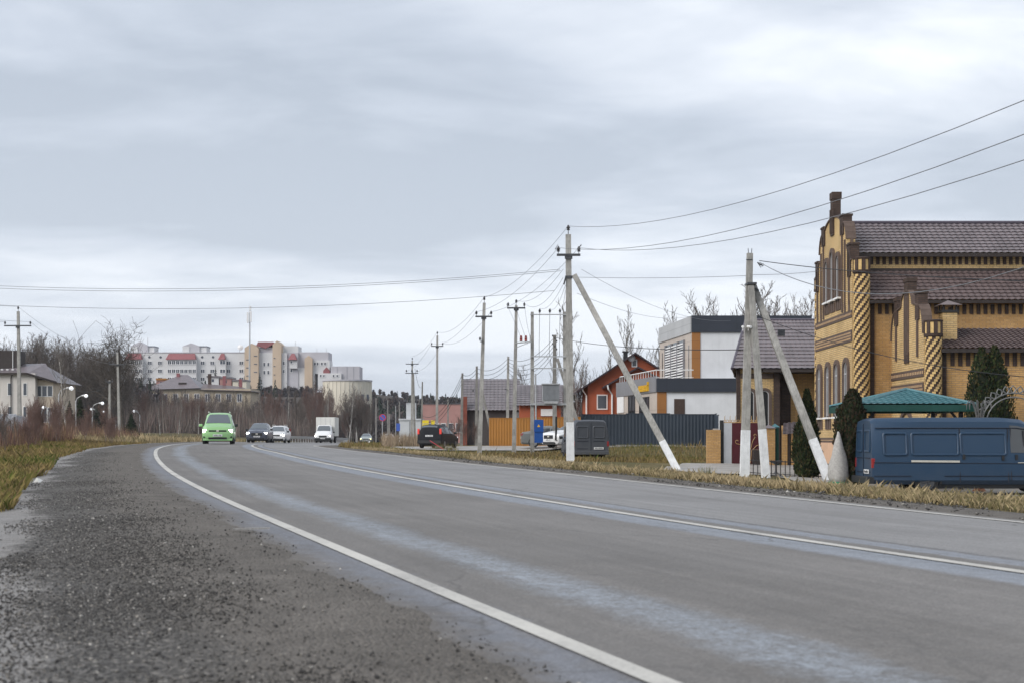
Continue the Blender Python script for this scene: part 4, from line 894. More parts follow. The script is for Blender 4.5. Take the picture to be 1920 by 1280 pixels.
rl = rl.build('terrace_railing', M['white_frame'], mod)
for k in range(16): mb = MB(); q = pH.P(LG * 0.9 * k / 15, 0, 0.05); mb.tube([(q[0], q[1], z1t), (q[0], q[1], zr)], 0.018, 5); mb.build('baluster', M['white_frame'], rl)

# ================================================================ red house
YH = 112.0; gr = gz(8, YH); red = thing('red_house', 'orange red rendered house with dark gable roof and white downpipes', 'house', (8.6, YH + 4, gr))
M['red_render'] = plain('red_render', (0.36, 0.095, 0.045), 0.85, 0.15, 1.2); M['roof_dark'] = plain('roof_dark', (0.042, 0.030, 0.036), 0.45, 0.2, 2)
xl, xr_, xp = pxx(1102, YH), pxx(1292, YH), pxx(1190, YH); ze, zp = pzz(722, YH), pzz(664, YH)
pR = Plane((0, YH, 0), (1, 0, 0), (0, -1, 0))
zer = zp - (xr_ - xp) * (zp - ze) / (xp - xl)
mb = MB(); pR.ext(mb, [(xl, gr), (xr_, gr), (xr_, zer), (xp, zp), (xl, ze)], -9, 0); mb.build('wall', M['red_render'], red)
def slab(p0, p1, y0, y1, th=0.14): return MB().add([(p0[0], y0, p0[1]), (p1[0], y0, p1[1]), (p1[0], y1, p1[1]), (p0[0], y1, p0[1]), (p0[0], y0, p0[1] + th), (p1[0], y0, p1[1] + th), (p1[0], y1, p1[1] + th), (p0[0], y1, p0[1] + th)], [(3, 2, 1, 0), (4, 5, 6, 7), (0, 1, 5, 4), (1, 2, 6, 5), (2, 3, 7, 6), (3, 0, 4, 7)])
sl_ = (zp - ze) / (xp - xl)
rr = slab((xl - 0.9, ze - 0.9 * sl_), (xp, zp), YH - 0.6, YH + 9.3).build('roof', M['roof_dark'], red); slab((xp, zp + .003), (xr_ + .7, zer - .7 * sl_), YH - 0.6, YH + 9.3).build('roof_slope', M['roof_dark'], rr)
YP = YH - 2.5; xpl, xpr, xpp = pxx(1147, YP), pxx(1250, YP), pxx(1196, YP); zpe, zpp = pzz(718, YP), pzz(690, YP)
pP = Plane((0, YP, 0), (1, 0, 0), (0, -1, 0))
mb = MB(); pP.ext(mb, [(xpl, gr), (xpr, gr), (xpr, zpe), (xpp, zpp), (xpl, zpe)], -2.6, 0); mb.build('porch_wall', M['red_render'], red)
s2 = (zpp - zpe) / (xpp - xpl); pr_ = slab((xpl - 0.6, zpe - .6 * s2), (xpp, zpp), YP - 0.4, YH).build('porch_roof', M['roof_dark'], red); slab((xpp, zpp + .003), (xpr + .6, zpe - .6 * s2), YP - .4, YH).build('porch_slope', M['roof_dark'], pr_)
rect_window(pR, red, pxx(1121, YH), pxx(1137, YH), pzz(765, YH), pzz(741, YH), 0.09, 0); rect_window(pR, red, pxx(1186, YH), pxx(1193, YH), pzz(686, YH), pzz(675, YH), 0.07, 0)
for x_, ztop in ((pxx(1098, YH), ze - 0.1), (pxx(1146, YP), zpe - 0.15)):
    y_ = YH - 0.12 if ztop == ze - 0.1 else YP - 0.12; mb = MB(); mb.tube([(x_ - .3, y_ - .3, ztop), (x_ - .25, y_ - .3, ztop - 0.3), (x_ + 0.06, y_, ztop - 0.7), (x_ + 0.06, y_, gr + 0.2)], 0.06, 6); mb.build('downpipe', M['white_frame'], red)
mb = MB(); mb.box(pxx(1173, YH), pxx(1181, YH), YH + 2, YH + 2.4, zp - 1.2, pzz(657, YH)); mb.box(pxx(1171, YH), pxx(1183, YH), YH + 1.9, YH + 2.5, pzz(657, YH), pzz(655, YH)); mb.build('chimney', M['black_metal'], red)
mb = MB(); mb.lathe([(0.02, 0), (0.22, 0.05), (0.30, 0.12), (0.28, 0.13)], (pxx(1184, YH), YH - 0.25, pzz(671, YH)), 10, 'y'); mb.build('satellite_dish', M['white_frame'], red)

# ================================================================ grey-roofed houses, pink hall
def gable_house(label, x0, x1, y, zb, ze, zr, mroof, mwall, depth=7, name='house', cat='house', chimney=None, ov=0.4, wave=0.35, group=None):
    t = thing(name, label, cat, ((x0 + x1) / 2, y + depth / 2, zb), group=group)
    mb = MB(); mb.box(x0, x1, y, y + depth, zb, ze); mb.build('wall', M[mwall], t)
    mb = tile_roof((x0 - ov, y - ov, ze - .1), (x1 + ov, y - ov, ze - .1), (x1 + ov, y + depth / 2, zr), (x0 - ov, y + depth / 2, zr), wave, 0.4, 0.04, 0.04); r = mb.build('roof', M[mroof], t)
    mb = MB(); mb.poly([(x0 - ov, y + depth / 2, zr - .01), (x1 + ov, y + depth / 2, zr - .01), (x1 + ov, y + depth + ov, ze - .1), (x0 - ov, y + depth + ov, ze - .1)]); mb.build('rear_slope', M[mroof], r)
    mb = MB()
    for x in (x0, x1): mb.poly([(x, y, ze), (x, y + depth, ze), (x, y + depth / 2, zr - .08)])
    mb.build('gable_end', M[mwall], t)
    if chimney: mb = MB(); mb.box(*chimney); mb.build('chimney', M['brick_red'], r)
    return t
M['brick_red'] = plain('brick_red', (0.20, 0.062, 0.042), 0.85, 0.25, 3); M['roof_grey'] = plain('roof_grey', (0.16, 0.145, 0.155), 0.45, 0.25, 1.0, spec=0.5); M['dark_wall'] = plain('dark_wall', (0.07, 0.065, 0.066), 0.85, 0.2, 1.2)
Yg = 128.0; gg = gz(-2, Yg)
gable_house('long house with grey tiled roof and dark walls behind the orange fence', pxx(872, Yg), pxx(966, Yg), Yg, gg, pzz(767, Yg), pzz(710, Yg + 3.5), 'roof_grey', 'dark_wall', 7, chimney=(pxx(869, Yg) - .1, pxx(876, Yg), Yg - 0.6, Yg - 0.05, gg, pzz(743, Yg)))
Yg2 = 122.0; h3 = gable_house('red brick house with low grey tiled roof behind the transformer', pxx(974, Yg2), pxx(1052, Yg2), Yg2, gg, pzz(758, Yg2), pzz(721, Yg2 + 3), 'roof_grey', 'red_render', 6)
mb = MB(); mb.box(pxx(1014, Yg2), pxx(1040, Yg2), Yg2 - 0.12, Yg2 - 0.03, pzz(779, Yg2), pzz(766, Yg2)); mb.build('banner', M['white_frame'], h3)
Yp = 205.0; gp = gz(-9, Yp); M['pink'] = plain('pink_render', (0.36, 0.20, 0.18), 0.85, 0.12, 0.5)
hp = thing('pink_hall', 'long pink rendered hall behind the far power poles', 'building', (-9.6, Yp + 5, gp))
mb = MB(); mb.box(pxx(790, Yp), pxx(866, Yp), Yp, Yp + 10, gp, pzz(757, Yp)); mb.build('wall', M['pink'], hp)
mb = MB(); mb.box(pxx(789, Yp), pxx(867, Yp), Yp - .1, Yp + 10.1, pzz(757, Yp), pzz(756, Yp)); mb.build('roof', M['roof_grey'], hp)
pq = Plane((pxx(790, Yp), Yp, 0), (1, 0, 0), (0, -1, 0))
for k in range(5): rect_window(pq, hp, 0.8 + k * 1.05, 1.4 + k * 1.05, gp + 1.6, gp + 2.8, 0.06, 0)
# yellow sign boards beside it
M['yellow'] = plain('yellow_board', (0.72, 0.56, 0.03), 0.5, 0.06, 5)
for a, b, c, d in ((792, 804, 787, 801), (808, 815, 787, 796)):
    Yy = 150; o = thing('yellow_sign', 'yellow board on posts near the pink hall, %s one' % ('larger' if b - a > 9 else 'smaller'), 'sign', on((a + b) / 2, Yy))
    mb = MB(); mb.box(pxx(a, Yy), pxx(b, Yy), Yy - .03, Yy + .03, pzz(d, Yy), pzz(c, Yy)); mb.build('board', M['yellow'], o)
    for q in (a + 1.5, b - 1.5): mb = MB(); mb.box(pxx(q, Yy) - .04, pxx(q, Yy) + .04, Yy + .035, Yy + .10, o.location.z - .1, pzz(c, Yy)); mb.build('post', M['galv'], o)
# ================================================================ fences, gate, gazebo, yard things
def sheet_fence(name, label, pts, h, mat, wave=0.2, post_every=2.4, panel_w=2.4, base=0.0):
    """profiled steel sheet fence: each panel a part, with posts"""
    p0 = pts[0]; t = thing(name, label, 'fence', (p0[0], p0[1], gz(*p0)))
    for a, b in zip(pts[:-1], pts[1:]):
        a, b = V((*a, 0)), V((*b, 0)); L = (b - a).length; u = (b - a) / L; n = V((u.y, -u.x, 0)); k = max(1, round(L / panel_w)); w = L / k
        for i in range(k):
            m0 = a + u * (i * w); zb = gz(*(m0 + u * w / 2).xy) + base; vs = []; fs = []; N = int(w / wave) * 4
            for j in range(N + 1):
                q = m0 + u * (w - 0.012) * j / N + n * (0.018 if (j % 4) in (1, 2) else 0.0); vs += [(q.x, q.y, zb), (q.x, q.y, zb + h)]
            for j in range(N): fs.append((2 * j, 2 * j + 2, 2 * j + 3, 2 * j + 1))
            pan = MB().add(vs, fs).build('panel', mat, t)
            mb = MB(); mb.bar((m0.x, m0.y, zb + h), ((m0 + u * w).x, (m0 + u * w).y, zb + h), 0.06, 0.05); mb.build('cap_rail', mat, pan)
            mb = MB(); q = m0 - n * 0.06; mb.box(q.x - .03, q.x + .03, q.y - .03, q.y + .03, zb - 0.5, zb + h - 0.05); mb.build('post', M['steel'], t)
    return t
M['fence_slate'] = plain('fence_slate', (0.033, 0.045, 0.062), 0.5, 0.12, 0.8, streak=0.15); M['fence_orange'] = plain('fence_orange', (0.34, 0.150, 0.028), 0.5, 0.12, 0.8, streak=0.15)
sheet_fence('sheet_fence', 'slate grey profiled steel fence below the modern building', [(pxx(1090, 88), 88), (pxx(1340, 88), 88), (12.2, 84)], pzz(774, 88) - gz(8, 88) - 0.02, M['fence_slate'])
sheet_fence('sheet_fence', 'orange profiled steel fence behind the transformer poles', [(pxx(917, 104), 104), (pxx(1118, 104), 104)], pzz(783, 104) - gz(1, 104), M['fence_orange'])
fw = thing('foundation_wall', 'low concrete footing wall under the slate steel fence', 'wall', (8, 87.9, .2))
for k in range(8):
    x0 = pxx(1092, 88) + k * 1.02; mb = MB(); z0 = gz(x0 + .5, 87.85); mb.box(x0, x0 + 1.0, 87.72, 87.93, z0 - 0.75, z0 + 0.06 + 0.02 * (k % 3)); mb.build('block', M['slab'], fw)

YT = 67.4
gt = thing('gate', 'maroon sheet gate with curled gold ironwork between brick piers', 'gate', on(1398, YT))
zg = gt.location.z; M['maroon'] = plain('maroon', (0.066, 0.010, 0.016), 0.5, 0.15, 2); M['gold'] = plain('gold_iron', (0.42, 0.27, 0.12), 0.5, 0.2, 6); M['grey_panel'] = plain('grey_panel', (0.40, 0.42, 0.45), 0.6, 0.1, 2)
xg = [pxx(q, YT) for q in (1357, 1372, 1397, 1426)]; zt_ = pzz(792, YT)
mb = MB(); mb.box(xg[0], xg[1] - .01, YT - .03, YT + .03, zg, zt_); mb.build('wicket_panel', M['grey_panel'], gt)
for a, b in ((xg[1], xg[2]), (xg[2], xg[3])): mb = MB(); mb.box(a + .01, b - .01, YT - .03, YT + .03, zg + 0.05, zt_); mb.build('gate_leaf', M['maroon'], gt)
def curl(c, r, a0, a1, n=12, r1=None): r1 = r if r1 is None else r1; return [(c[0] + (r + (r1 - r) * i / n) * math.cos(a0 + (a1 - a0) * i / n), YT - .06, c[1] + (r + (r1 - r) * i / n) * math.sin(a0 + (a1 - a0) * i / n)) for i in range(n + 1)]
mb = MB(); cx, cz = xg[2] + .25, pzz(832, YT)
for sx in (-1, 1):
    mb.tube([(cx, YT - .06, zg + .1), (cx + sx * .05, YT - .06, cz - .3), (cx + sx * .3, YT - .06, cz - .05), (cx + sx * .62, YT - .06, cz + .02)], 0.016, 5)
    mb.tube(curl((cx + sx * .62, cz + .14), .12, -1.57, -1.57 + sx * 4.5, 12, .03), 0.014, 5); mb.tube([(cx, YT - .06, cz - .25), (cx + sx * .1, YT - .06, cz + .15), (cx + sx * .22, YT - .06, cz + .35)], 0.014, 5); mb.tube(curl((cx + sx * .2, cz + .42), .08, 0, sx * 5, 10, .02), 0.012, 5)
mb.build('scrollwork', M['gold'], gt)
cr = MB()
for k in range(14):
    x = xg[0] + 0.05 + k * (xg[3] - xg[0] - .1) / 13; cr.tube([(x + .06 * math.cos(a), YT, zt_ + .09 + .06 * math.sin(a)) for a in np.linspace(0, 6.28, 8)], 0.011, 4, False)
    if k % 2 == 0: cr.tube([(x, YT, zt_), (x, YT, zt_ + .30), (x + .03, YT, zt_ + .36)], [0.014, 0.012, 0.003], 4)
cr.bar((xg[0], YT, zt_ + .02), (xg[3], YT, zt_ + .02), 0.03); cr.build('iron_cresting', M['gold'], gt)
def pier(px0, px1, ptop, label, Y=YT, cap=None, mat='orange_and_shaded_brick'):
    x0, x1 = pxx(px0, Y), pxx(px1, Y); g = gz((x0 + x1) / 2, Y); o = thing('brick_pier', label, 'pillar', ((x0 + x1) / 2, Y, g)); zt2 = pzz(ptop, Y)
    mb = MB(); mb.box(x0, x1, Y - .2, Y + .2, g - .1, zt2); mb.build('shaft', M[mat], o)
    if cap:
        mb = MB(); e = .06; mb.add([(x0 - e, Y - .26, zt2), (x1 + e, Y - .26, zt2), (x1 + e, Y + .26, zt2), (x0 - e, Y + .26, zt2), ((x0 + x1) / 2, Y, zt2 + .17)], [(3, 2, 1, 0), (0, 1, 4), (1, 2, 4), (2, 3, 4), (3, 0, 4)]); mb.build('cap', M[cap], o)
    return o
o = pier(1325, 1350, 805, 'low wide orange brick wall end left of the maroon gate'); mb = MB(); mb.box(pxx(1337, YT), pxx(1347, YT), YT - .12, YT + .1, pzz(805, YT), pzz(802.5, YT)); mb.build('loose_brick', M['slab'], o)
mb = MB(); mb.box(pxx(1350, YT), pxx(1356.5, YT), YT - .05, YT + .1, gz(pxx(1353, YT), YT), pzz(787, YT)); tag(mb.build('gate_post', M['black_metal']), 'black steel post between brick wall end and grey wicket panel', 'post')
pier(1430, 1452, 802, 'orange brick pier with grey cap right of the maroon gate', cap='tile_roof'); pier(1466.5, 1475, 797, 'narrow orange brick pier between two dark green panels', mat='orange_and_shaded_brick'); pier(1482.5, 1493, 800, 'orange brick pier with grey cap beside the dark thuja', cap='tile_roof')
for k, (a, b) in enumerate(((1452.5, 1460), (1475.5, 1482), (1493.5, 1500))):
    x0, x1 = pxx(a, YT), pxx(b, YT); o = tag(MB().box(x0, x1, YT - .04, YT + .04, gz(x0, YT), pzz(800, YT)).build('fence_panel', M['green_fascia']), ['dark green panel with pointed green cap beside the maroon gate pier', 'dark green panel between narrow and capped brick piers', 'dark green panel nearest the dark thuja'][k], 'fence panel')
    if k == 0: mb = MB(); mb.add([(x0 - .2, YT - .1, pzz(800, YT)), (x1 + .05, YT - .1, pzz(800, YT)), (x1 + .05, YT + .1, pzz(800, YT)), (x0 - .2, YT + .1, pzz(800, YT)), ((x0 + x1) / 2 - .08, YT, pzz(793, YT))], [(3, 2, 1, 0), (0, 1, 4), (1, 2, 4), (2, 3, 4), (3, 0, 4)]); mb.build('cap', M['tile_green'], o, world=False)
# low black railing by the road
YL = 50.5
rl = thing('low_railing', 'low black metal railing in front of the paved drive', 'railing', on(1480, YL))
p_l, p_r = on(1404, 51.3), on(1562, 49.0)
for k in range(19):
    q = p_l.lerp(p_r, k / 18); g = gz(q.x, q.y); mb = MB(); mb.bar((q.x, q.y, g - .05), (q.x, q.y, g + .58), 0.026); mb.build('bar', M['black_metal'], rl)
for h in (0.12, 0.57):
    mb = MB(); mb.bar((p_l.x, p_l.y, gz(p_l.x, p_l.y) + h), (p_r.x, p_r.y, gz(p_r.x, p_r.y) + h), 0.03); mb.build('rail', M['black_metal'], rl)
q = on(1455, 53.5); t = thing('garden_bowl', 'dark stone bowl on a slim stem behind the low railing', 'bowl', q)
MB().lathe([(0.13, 0), (0.13, .04), (0.04, .10), (0.035, .36), (0.06, .40)], q, 10).build('stem', M['steel'], t); MB().lathe([(0.06, .40), (0.2, .46), (0.27, .53), (0.24, .53), (0.1, .47)], q, 12).build('bowl', M['steel'], t)
t = thing('wicker_bin', 'dark wicker bin standing before the maroon gate', 'bin', on(1420, 66)); q = t.location
MB().box(q.x - .2, q.x + .2, q.y - .2, q.y + .2, q.z, q.z + .72).build('basket', M['soffit'], t); MB().box(q.x - .23, q.x + .23, q.y - .23, q.y + .23, q.z + .72, q.z + .77).build('lid', M['trim_brown'], t)

# gazebo with green tile roof
YZ = 43.3
gzb = thing('gazebo', 'gazebo with low hipped green tile roof behind the blue van', 'gazebo', (13.0, YZ + 1.9, gz(13, YZ + 2)))
xz0, xz1 = pxx(1605, YZ), pxx(1830, YZ); ze_ = pzz(758, YZ); dz_ = 3.6; top = (pxx(1699, YZ + dz_ / 2), YZ + dz_ / 2, pzz(731, YZ + dz_ / 2))
cs = [(xz0, YZ, ze_), (xz1, YZ, ze_), (xz1, YZ + dz_, ze_), (xz0, YZ + dz_, ze_)]
rf = None
for a, b in ((0, 1), (1, 2), (2, 3), (3, 0)):
    o = tri_roof(cs[a], cs[b], top, 0.20, 0.21, 0.022, 0.035).build('roof' if rf is None else 'roof_slope', M['tile_green'], gzb if rf is None else rf); rf = rf or o
mb = MB()
for c in cs: mb.tube([V(c) + V((0, 0, .03)), V(top) + V((0, 0, .04))], 0.05, 6)
mb.build('ridge_cap', M['tile_green'], rf)
mb = MB(); 
for a, b in ((0, 1), (1, 2), (2, 3), (3, 0)): mb.bar(V(cs[a]) + V((0, 0, -.10)), V(cs[b]) + V((0, 0, -.10)), 0.05, 0.2)
mb.build('fascia', M['green_fascia'], rf)
mb = MB(); mb.poly([(c[0], c[1], ze_ - .12) for c in cs][::-1]); mb.build('ceiling_board', M['soffit'], rf)
for x in (xz0 + .35, xz1 - .35):
    for y in (YZ + .35, YZ + dz_ - .35): mb = MB(); mb.bar((x, y, gz(x, y) - .05), (x, y, ze_ - .1), 0.11); mb.build('post', M['black_metal'], gzb)
for x, sx in ((xz1 - .35, -1), (xz0 + .35, 1)): mb = MB(); mb.bar((x, YZ + .35, ze_ - .6), (x + sx * .35, YZ + .35, ze_ - .15), 0.07); mb.build('brace', M['black_metal'], gzb)
# wrought iron arch with flower bowl
YW = 44.6; q0 = on(1842, YW); ar = thing('garden_arch', 'grey wrought iron garden arch behind the cab of the blue van', 'arch', q0)
M['iron_grey'] = plain('iron_grey', (0.16, 0.165, 0.165), 0.5, 0.3, 6, metal=0.4)
xL, xR = pxx(1842, YW), pxx(1960, YW); zt_a = pzz(736, YW)
for r_, th in ((0.0, .022), (0.13, .022)):
    pts = [(xL + r_, YW, q0.z), (xL + r_, YW, zt_a - 0.95)] + [((xL + xR) / 2 - ((xR - xL) / 2 - r_) * math.cos(a), YW, zt_a - 0.95 + (0.95 - r_) * math.sin(a)) for a in np.linspace(0.05, 3.09, 16)] + [(xR - r_, YW, q0.z)]
    mb = MB(); mb.tube(pts, th, 6); mb.build('hoop', M['iron_grey'], ar)
for k in range(14):
    a = 0.15 + k * 0.2; cxx, czz = (xL + xR) / 2 - (xR - xL) / 2 * math.cos(a), zt_a - 0.95 + 0.95 * math.sin(a); nx_, nz_ = -math.cos(a), math.sin(a); mb = MB()
    for s in (-1, 1): mb.tube([(cxx + (nx_ * u + s * nz_ * .09 * math.sin(u * 14)) , YW, czz + (nz_ * u + s * -nx_ * .09 * math.sin(u * 14))) for u in np.linspace(0, .24, 6)], [.018, .022, .026, .022, .016, .008], 4)
    mb.build('iron_leaf', M['iron_grey'], ar)
t = thing('flower_bowl', 'terracotta bowl with curled grey iron fronds beside the garden arch', 'planter', on(1836, 42.9)); q = t.location; M['terracotta'] = plain('terracotta', (0.36, 0.16, 0.09), 0.8, 0.15, 5)
zb = pzz(789, 42.9)
MB().lathe([(0.16, 0), (0.2, .05), (0.1, .2), (0.12, zb - q.z - .22), (0.3, zb - q.z - .02), (0.34, zb - q.z + .06), (0.28, zb - q.z + .03)], q, 14).build('bowl', M['terracotta'], t)
for k in range(9):
    a = k * 0.7; mb = MB(); mb.tube([(q.x + math.cos(a) * r0, q.y + math.sin(a) * r0, zb + h0) for r0, h0 in ((.05, 0), (.12, .35), (.2, .58), (.3, .62), (.36, .5), (.36, .36))], [.016, .02, .022, .022, .018, .006], 5); mb.build('frond', M['iron_grey'], t)
# shrub wrapped in pale cloth standing in a green tub
M['cloth'] = plain('wrap_cloth', (0.40, 0.39, 0.375), 0.95, 0.25, 16, 0.6); M['tub'] = plain('green_tub', (0.015, 0.22, 0.12), 0.5, 0.15, 5)
q = on(1572, 42.3); t = thing('wrapped_shrub', 'cone shaped shrub wrapped in pale cloth standing in green tub', 'wrapped plant', q)
MB().lathe([(0.24, -.02), (0.30, .34), (0.27, .34)], q, 14).build('tub', M['tub'], t)
mb = MB(); hh = pzz(808, 42.3) - q.z; n = 18; prof = [(0.24, .30), (0.30, .50), (0.285, .8), (0.22, 1.1), (0.13, 1.42), (0.05, hh - .06), (0.015, hh)]
mb.lathe(prof, q, n); mb.v = [(x + .02 * math.sin(z * 23 + x * 31), y + .03 * math.sin(z * 17), z) for x, y, z in mb.v]; mb.build('cloth_wrap', M['cloth'], t, smooth=True)

# ================================================================ left side: cream building, white sheet fence
YC = 178.0; gc = gz(-64, YC); M['cream'] = plain('cream_render', (0.52, 0.44, 0.35), 0.85, 0.1, 0.6); M['cream_pale'] = plain('cream_pale', (0.56, 0.53, 0.50), 0.85, 0.1, 0.6)
cb = thing('cream_building', 'cream rendered two-storey building with mauve hipped roof beside the lamps', 'building', (-62, YC + 5, gc))
pc1 = Plane((pxx(-40, YC), YC, 0), (1, 0, 0), (0, -1, 0)); Wc = pxx(66, YC) - pxx(-40, YC)
mb = MB(); mb.box(pxx(-40, YC), pxx(66, YC), YC, YC + 12, gc, pzz(699, YC)); mb.build('wall', M['cream_pale'], cb)
YC2 = YC + 1.0
mb = MB(); mb.box(pxx(66, YC2), pxx(100, YC2), YC2, YC2 + 9, gc, pzz(712, YC2)); mb.build('wing_wall', M['cream'], cb)
for zt2, zb2 in ((723, 742), (764, 790)):
    for k in range(3):
        rect_window(Plane((pxx(66, YC2), YC2, 0), (1, 0, 0), (0, -1, 0)), cb, 0.2 + k * .70, 0.75 + k * .70, pzz(zb2, YC2), pzz(zt2, YC2), 0.07, 0)
for a in (-8, 15, 44):
    for zt2, zb2 in ((718, 740), (762, 786)): rect_window(pc1, cb, pxx(a, YC) - pxx(-40, YC) , pxx(a + 6, YC) - pxx(-40, YC), pzz(zb2, YC), pzz(zt2, YC), 0.07, 0)
mb = MB(); e = .5
A = [(pxx(-40, YC), YC - e, pzz(700, YC)), (pxx(52, YC), YC - e, pzz(700, YC)), (pxx(66, YC), YC + 4, pzz(681, YC + 4)), (pxx(-40, YC), YC + 6, pzz(681, YC + 4))]
mb.poly(A); mb.poly([A[1], (pxx(104, YC), YC + .5, pzz(716, YC)), (pxx(60, YC), YC + 5, pzz(683, YC + 4)), A[2]]); mb.poly([(pxx(104, YC), YC + .5, pzz(716, YC)), (pxx(104, YC), YC + 11, pzz(716, YC)), (pxx(52, YC), YC + 5, pzz(679, YC + 4))]); r = mb.build('roof', M['tile_roof'], cb)
mb = MB(); mb.bar(A[0], A[1], .1, .25); mb.bar(A[1], (pxx(104, YC), YC + .5, pzz(716, YC)), .1, .25); mb.build('gutter', M['soffit'], r)
mb = MB()
for k in range(9): x = pxx(-10 + k * 10, YC); mb.box(x - .12, x + .12, YC + .6, YC + .9, pzz(693 + (k * 1.9 if k > 4 else 0), YC), pzz(690.5 + (k * 1.9 if k > 4 else 0), YC))
mb.build('snow_guards', M['white_frame'], r)
mb = MB(); mb.box(pxx(-20, YC), pxx(22, YC), YC + 2, YC + 5, pzz(690, YC), pzz(655, YC)); dm = mb.build('dormer', M['soffit'], r); MB().box(pxx(13, YC), pxx(14, YC), YC + 1.93, YC + 2, pzz(690, YC), pzz(656, YC)).build('dormer_trim', M['white_frame'], dm)
mb = MB(); mb.tube([(pxx(24, YC), YC - .12, pzz(700, YC)), (pxx(21, YC), YC - .12, pzz(708, YC)), (pxx(21, YC), YC - .12, gc)], .06, 6); mb.build('downpipe', M['black_metal'], cb)
M['sheet_white'] = plain('sheet_white', (0.46, 0.49, 0.55), 0.5, 0.1, 1.0, streak=0.2)
sheet_fence('sheet_fence', 'pale bluish white sheet fence behind the red twigs', [(pxx(-60, 62), 62), (pxx(30, 62), 62), (pxx(62, 70), 70)], 1.15, M['sheet_white'], 0.15)
# ================================================================ power poles
def insulator(mb, p, s=1.0):
    x, y, z = p; mb.tube([(x, y, z), (x, y, z + .10 * s)], .014 * s, 5)
    mb.lathe([(.03 * s, .08 * s), (.075 * s, .10 * s), (.045 * s, .15 * s), (.085 * s, .18 * s), (.05 * s, .235 * s), (.03 * s, .29 * s)], p, 10)
def conc_pole(t, base, top, w0=.27, w1=.17, mat='concrete', name='pole', paint_h=0, sink=0.25):
    b, tp = V(base), V(top); d = (tp - b).normalized(); mb = MB(); mb.bar(b - d * sink, tp, w0, w0 * .85, up=(0, 1, 0), w2=w1, h2=w1 * .9); o = mb.build(name, M[mat], t)
    if paint_h:
        L = (tp - b).length; f = paint_h / L; mb = MB(); mb.bar(b - d * .2, b + d * paint_h, w0 + .012, w0 * .85 + .012, up=(0, 1, 0), w2=w0 + (w1 - w0) * f + .012, h2=(w0 + (w1 - w0) * f) * .88 + .012); mb.build('white_paint', M['whitewash'], o)
    return o
def pole(label, pxb, Y, ptop, pxt=None, arm=None, arm_w=1.8, top_pin=True, paint_h=0, mat='concrete', w0=.27, w1=.17, gy=None, group=None, pins=True):
    """concrete pole with optional steel crossarm (height row in photo), pins and insulators"""
    b = on(pxb, Y); pxt = pxb if pxt is None else pxt; top = at(pxt, ptop, Y)
    t = thing('utility_pole', label, 'power pole', b, group=group); conc_pole(t, b, top, w0, w1, mat, paint_h=paint_h); t['top'] = tuple(top)
    pins_ = []
    if top_pin:
        mb = MB(); mb.tube([(top.x, top.y, top.z - .05), (top.x, top.y, top.z + .12)], .018, 5); insulator(mb, (top.x, top.y, top.z + .08)); mb.build('insulator', M['insul'], t); pins_.append((top.x, top.y, top.z + .33))
    if arm:
        z = pzz(arm, Y); f = (z - b.z) / (top.z - b.z); x = b.x + (top.x - b.x) * f
        mb = MB(); mb.bar((x - arm_w / 2, Y - .14, z), (x + arm_w / 2, Y - .14, z), .075, .09); mb.bar((x - .15, Y - .14, z - .06), (x + .15, Y - .14, z - .06), .03, .2); a = mb.build('crossarm', M['steel'], t)
        if pins:
            for s in (-1, 1): mb = MB(); insulator(mb, (x + s * (arm_w / 2 - .06), Y - .14, z + .04)); mb.build('insulator', M['insul'], a); pins_.append((x + s * (arm_w / 2 - .06), Y - .14, z + .28))
    return t, pins_
YPm = 55.6
pm, pin_m = pole('tall concrete power pole braced by a long slanting concrete strut', 1069.5, YPm, 440, 1065.5, 479, .92, paint_h=1.55, w0=.30, w1=.21)
sb = on(1270, 53.2); conc_pole(pm, sb, at(1077, 516, YPm - .1), .25, .19, name='strut', paint_h=1.25)
mb = MB(); zc_ = pzz(520, YPm); xq = pxx(1066.5, YPm); mb.box(xq - .14, xq + .14, YPm - .14, YPm + .14, zc_ - .05, zc_ + .05); mb.bar((xq, YPm - .1, zc_ + .02), at(1080, 518, YPm - .1), .05); mb.bar((xq - .12, YPm - .12, zc_), (xq - .2, YPm - .12, zc_ - .3), .06); mb.build('strut_clamp', M['steel'], pm)
mb = MB(); mb.tube([at(1041, 468, YPm), at(1046, 459, YPm), at(1048, 470, YPm)], .02, 5); mb.tube([at(1085, 466, YPm), at(1090, 459, YPm)], .02, 5); mb.build('wire_clamps', M['steel'], pm)
p2, pin_2 = pole('leaning concrete pole with crossarm, second pole along the verge from the braced pole', 899, 83, 568, 908, 594, .98)
mb = MB(); insulator(mb, at(900, 640, 82.8), .9); mb.bar(at(900, 640, 82.8), at(905, 640, 82.8), .05); mb.build('side_insulator', M['insul'], p2)
p3, pin_3 = pole('concrete pole with top crossarm and red switch beside the transformer', 963.5, 86, 573, 968, 578, 1.1, top_pin=True)
mb = MB()
for k, px_ in enumerate((977, 986)):
    q = at(px_, 640, 85.9); mb.lathe([(.05, 0), (.11, .06), (.05, .12), (.11, .18), (.05, .24), (.09, .3), (.03, .36)], q, 8)
mb.build('switch_insulators', M['insul_red'], p3)
mb = MB(); mb.bar(at(966, 643, 85.9), at(997, 641, 85.9), .07); mb.bar(at(966, 652, 85.9), at(990, 643, 85.9), .04); mb.bar(at(994, 628, 85.9), at(994, 641, 85.9), .05); mb.build('switch_frame', M['galv'], p3)
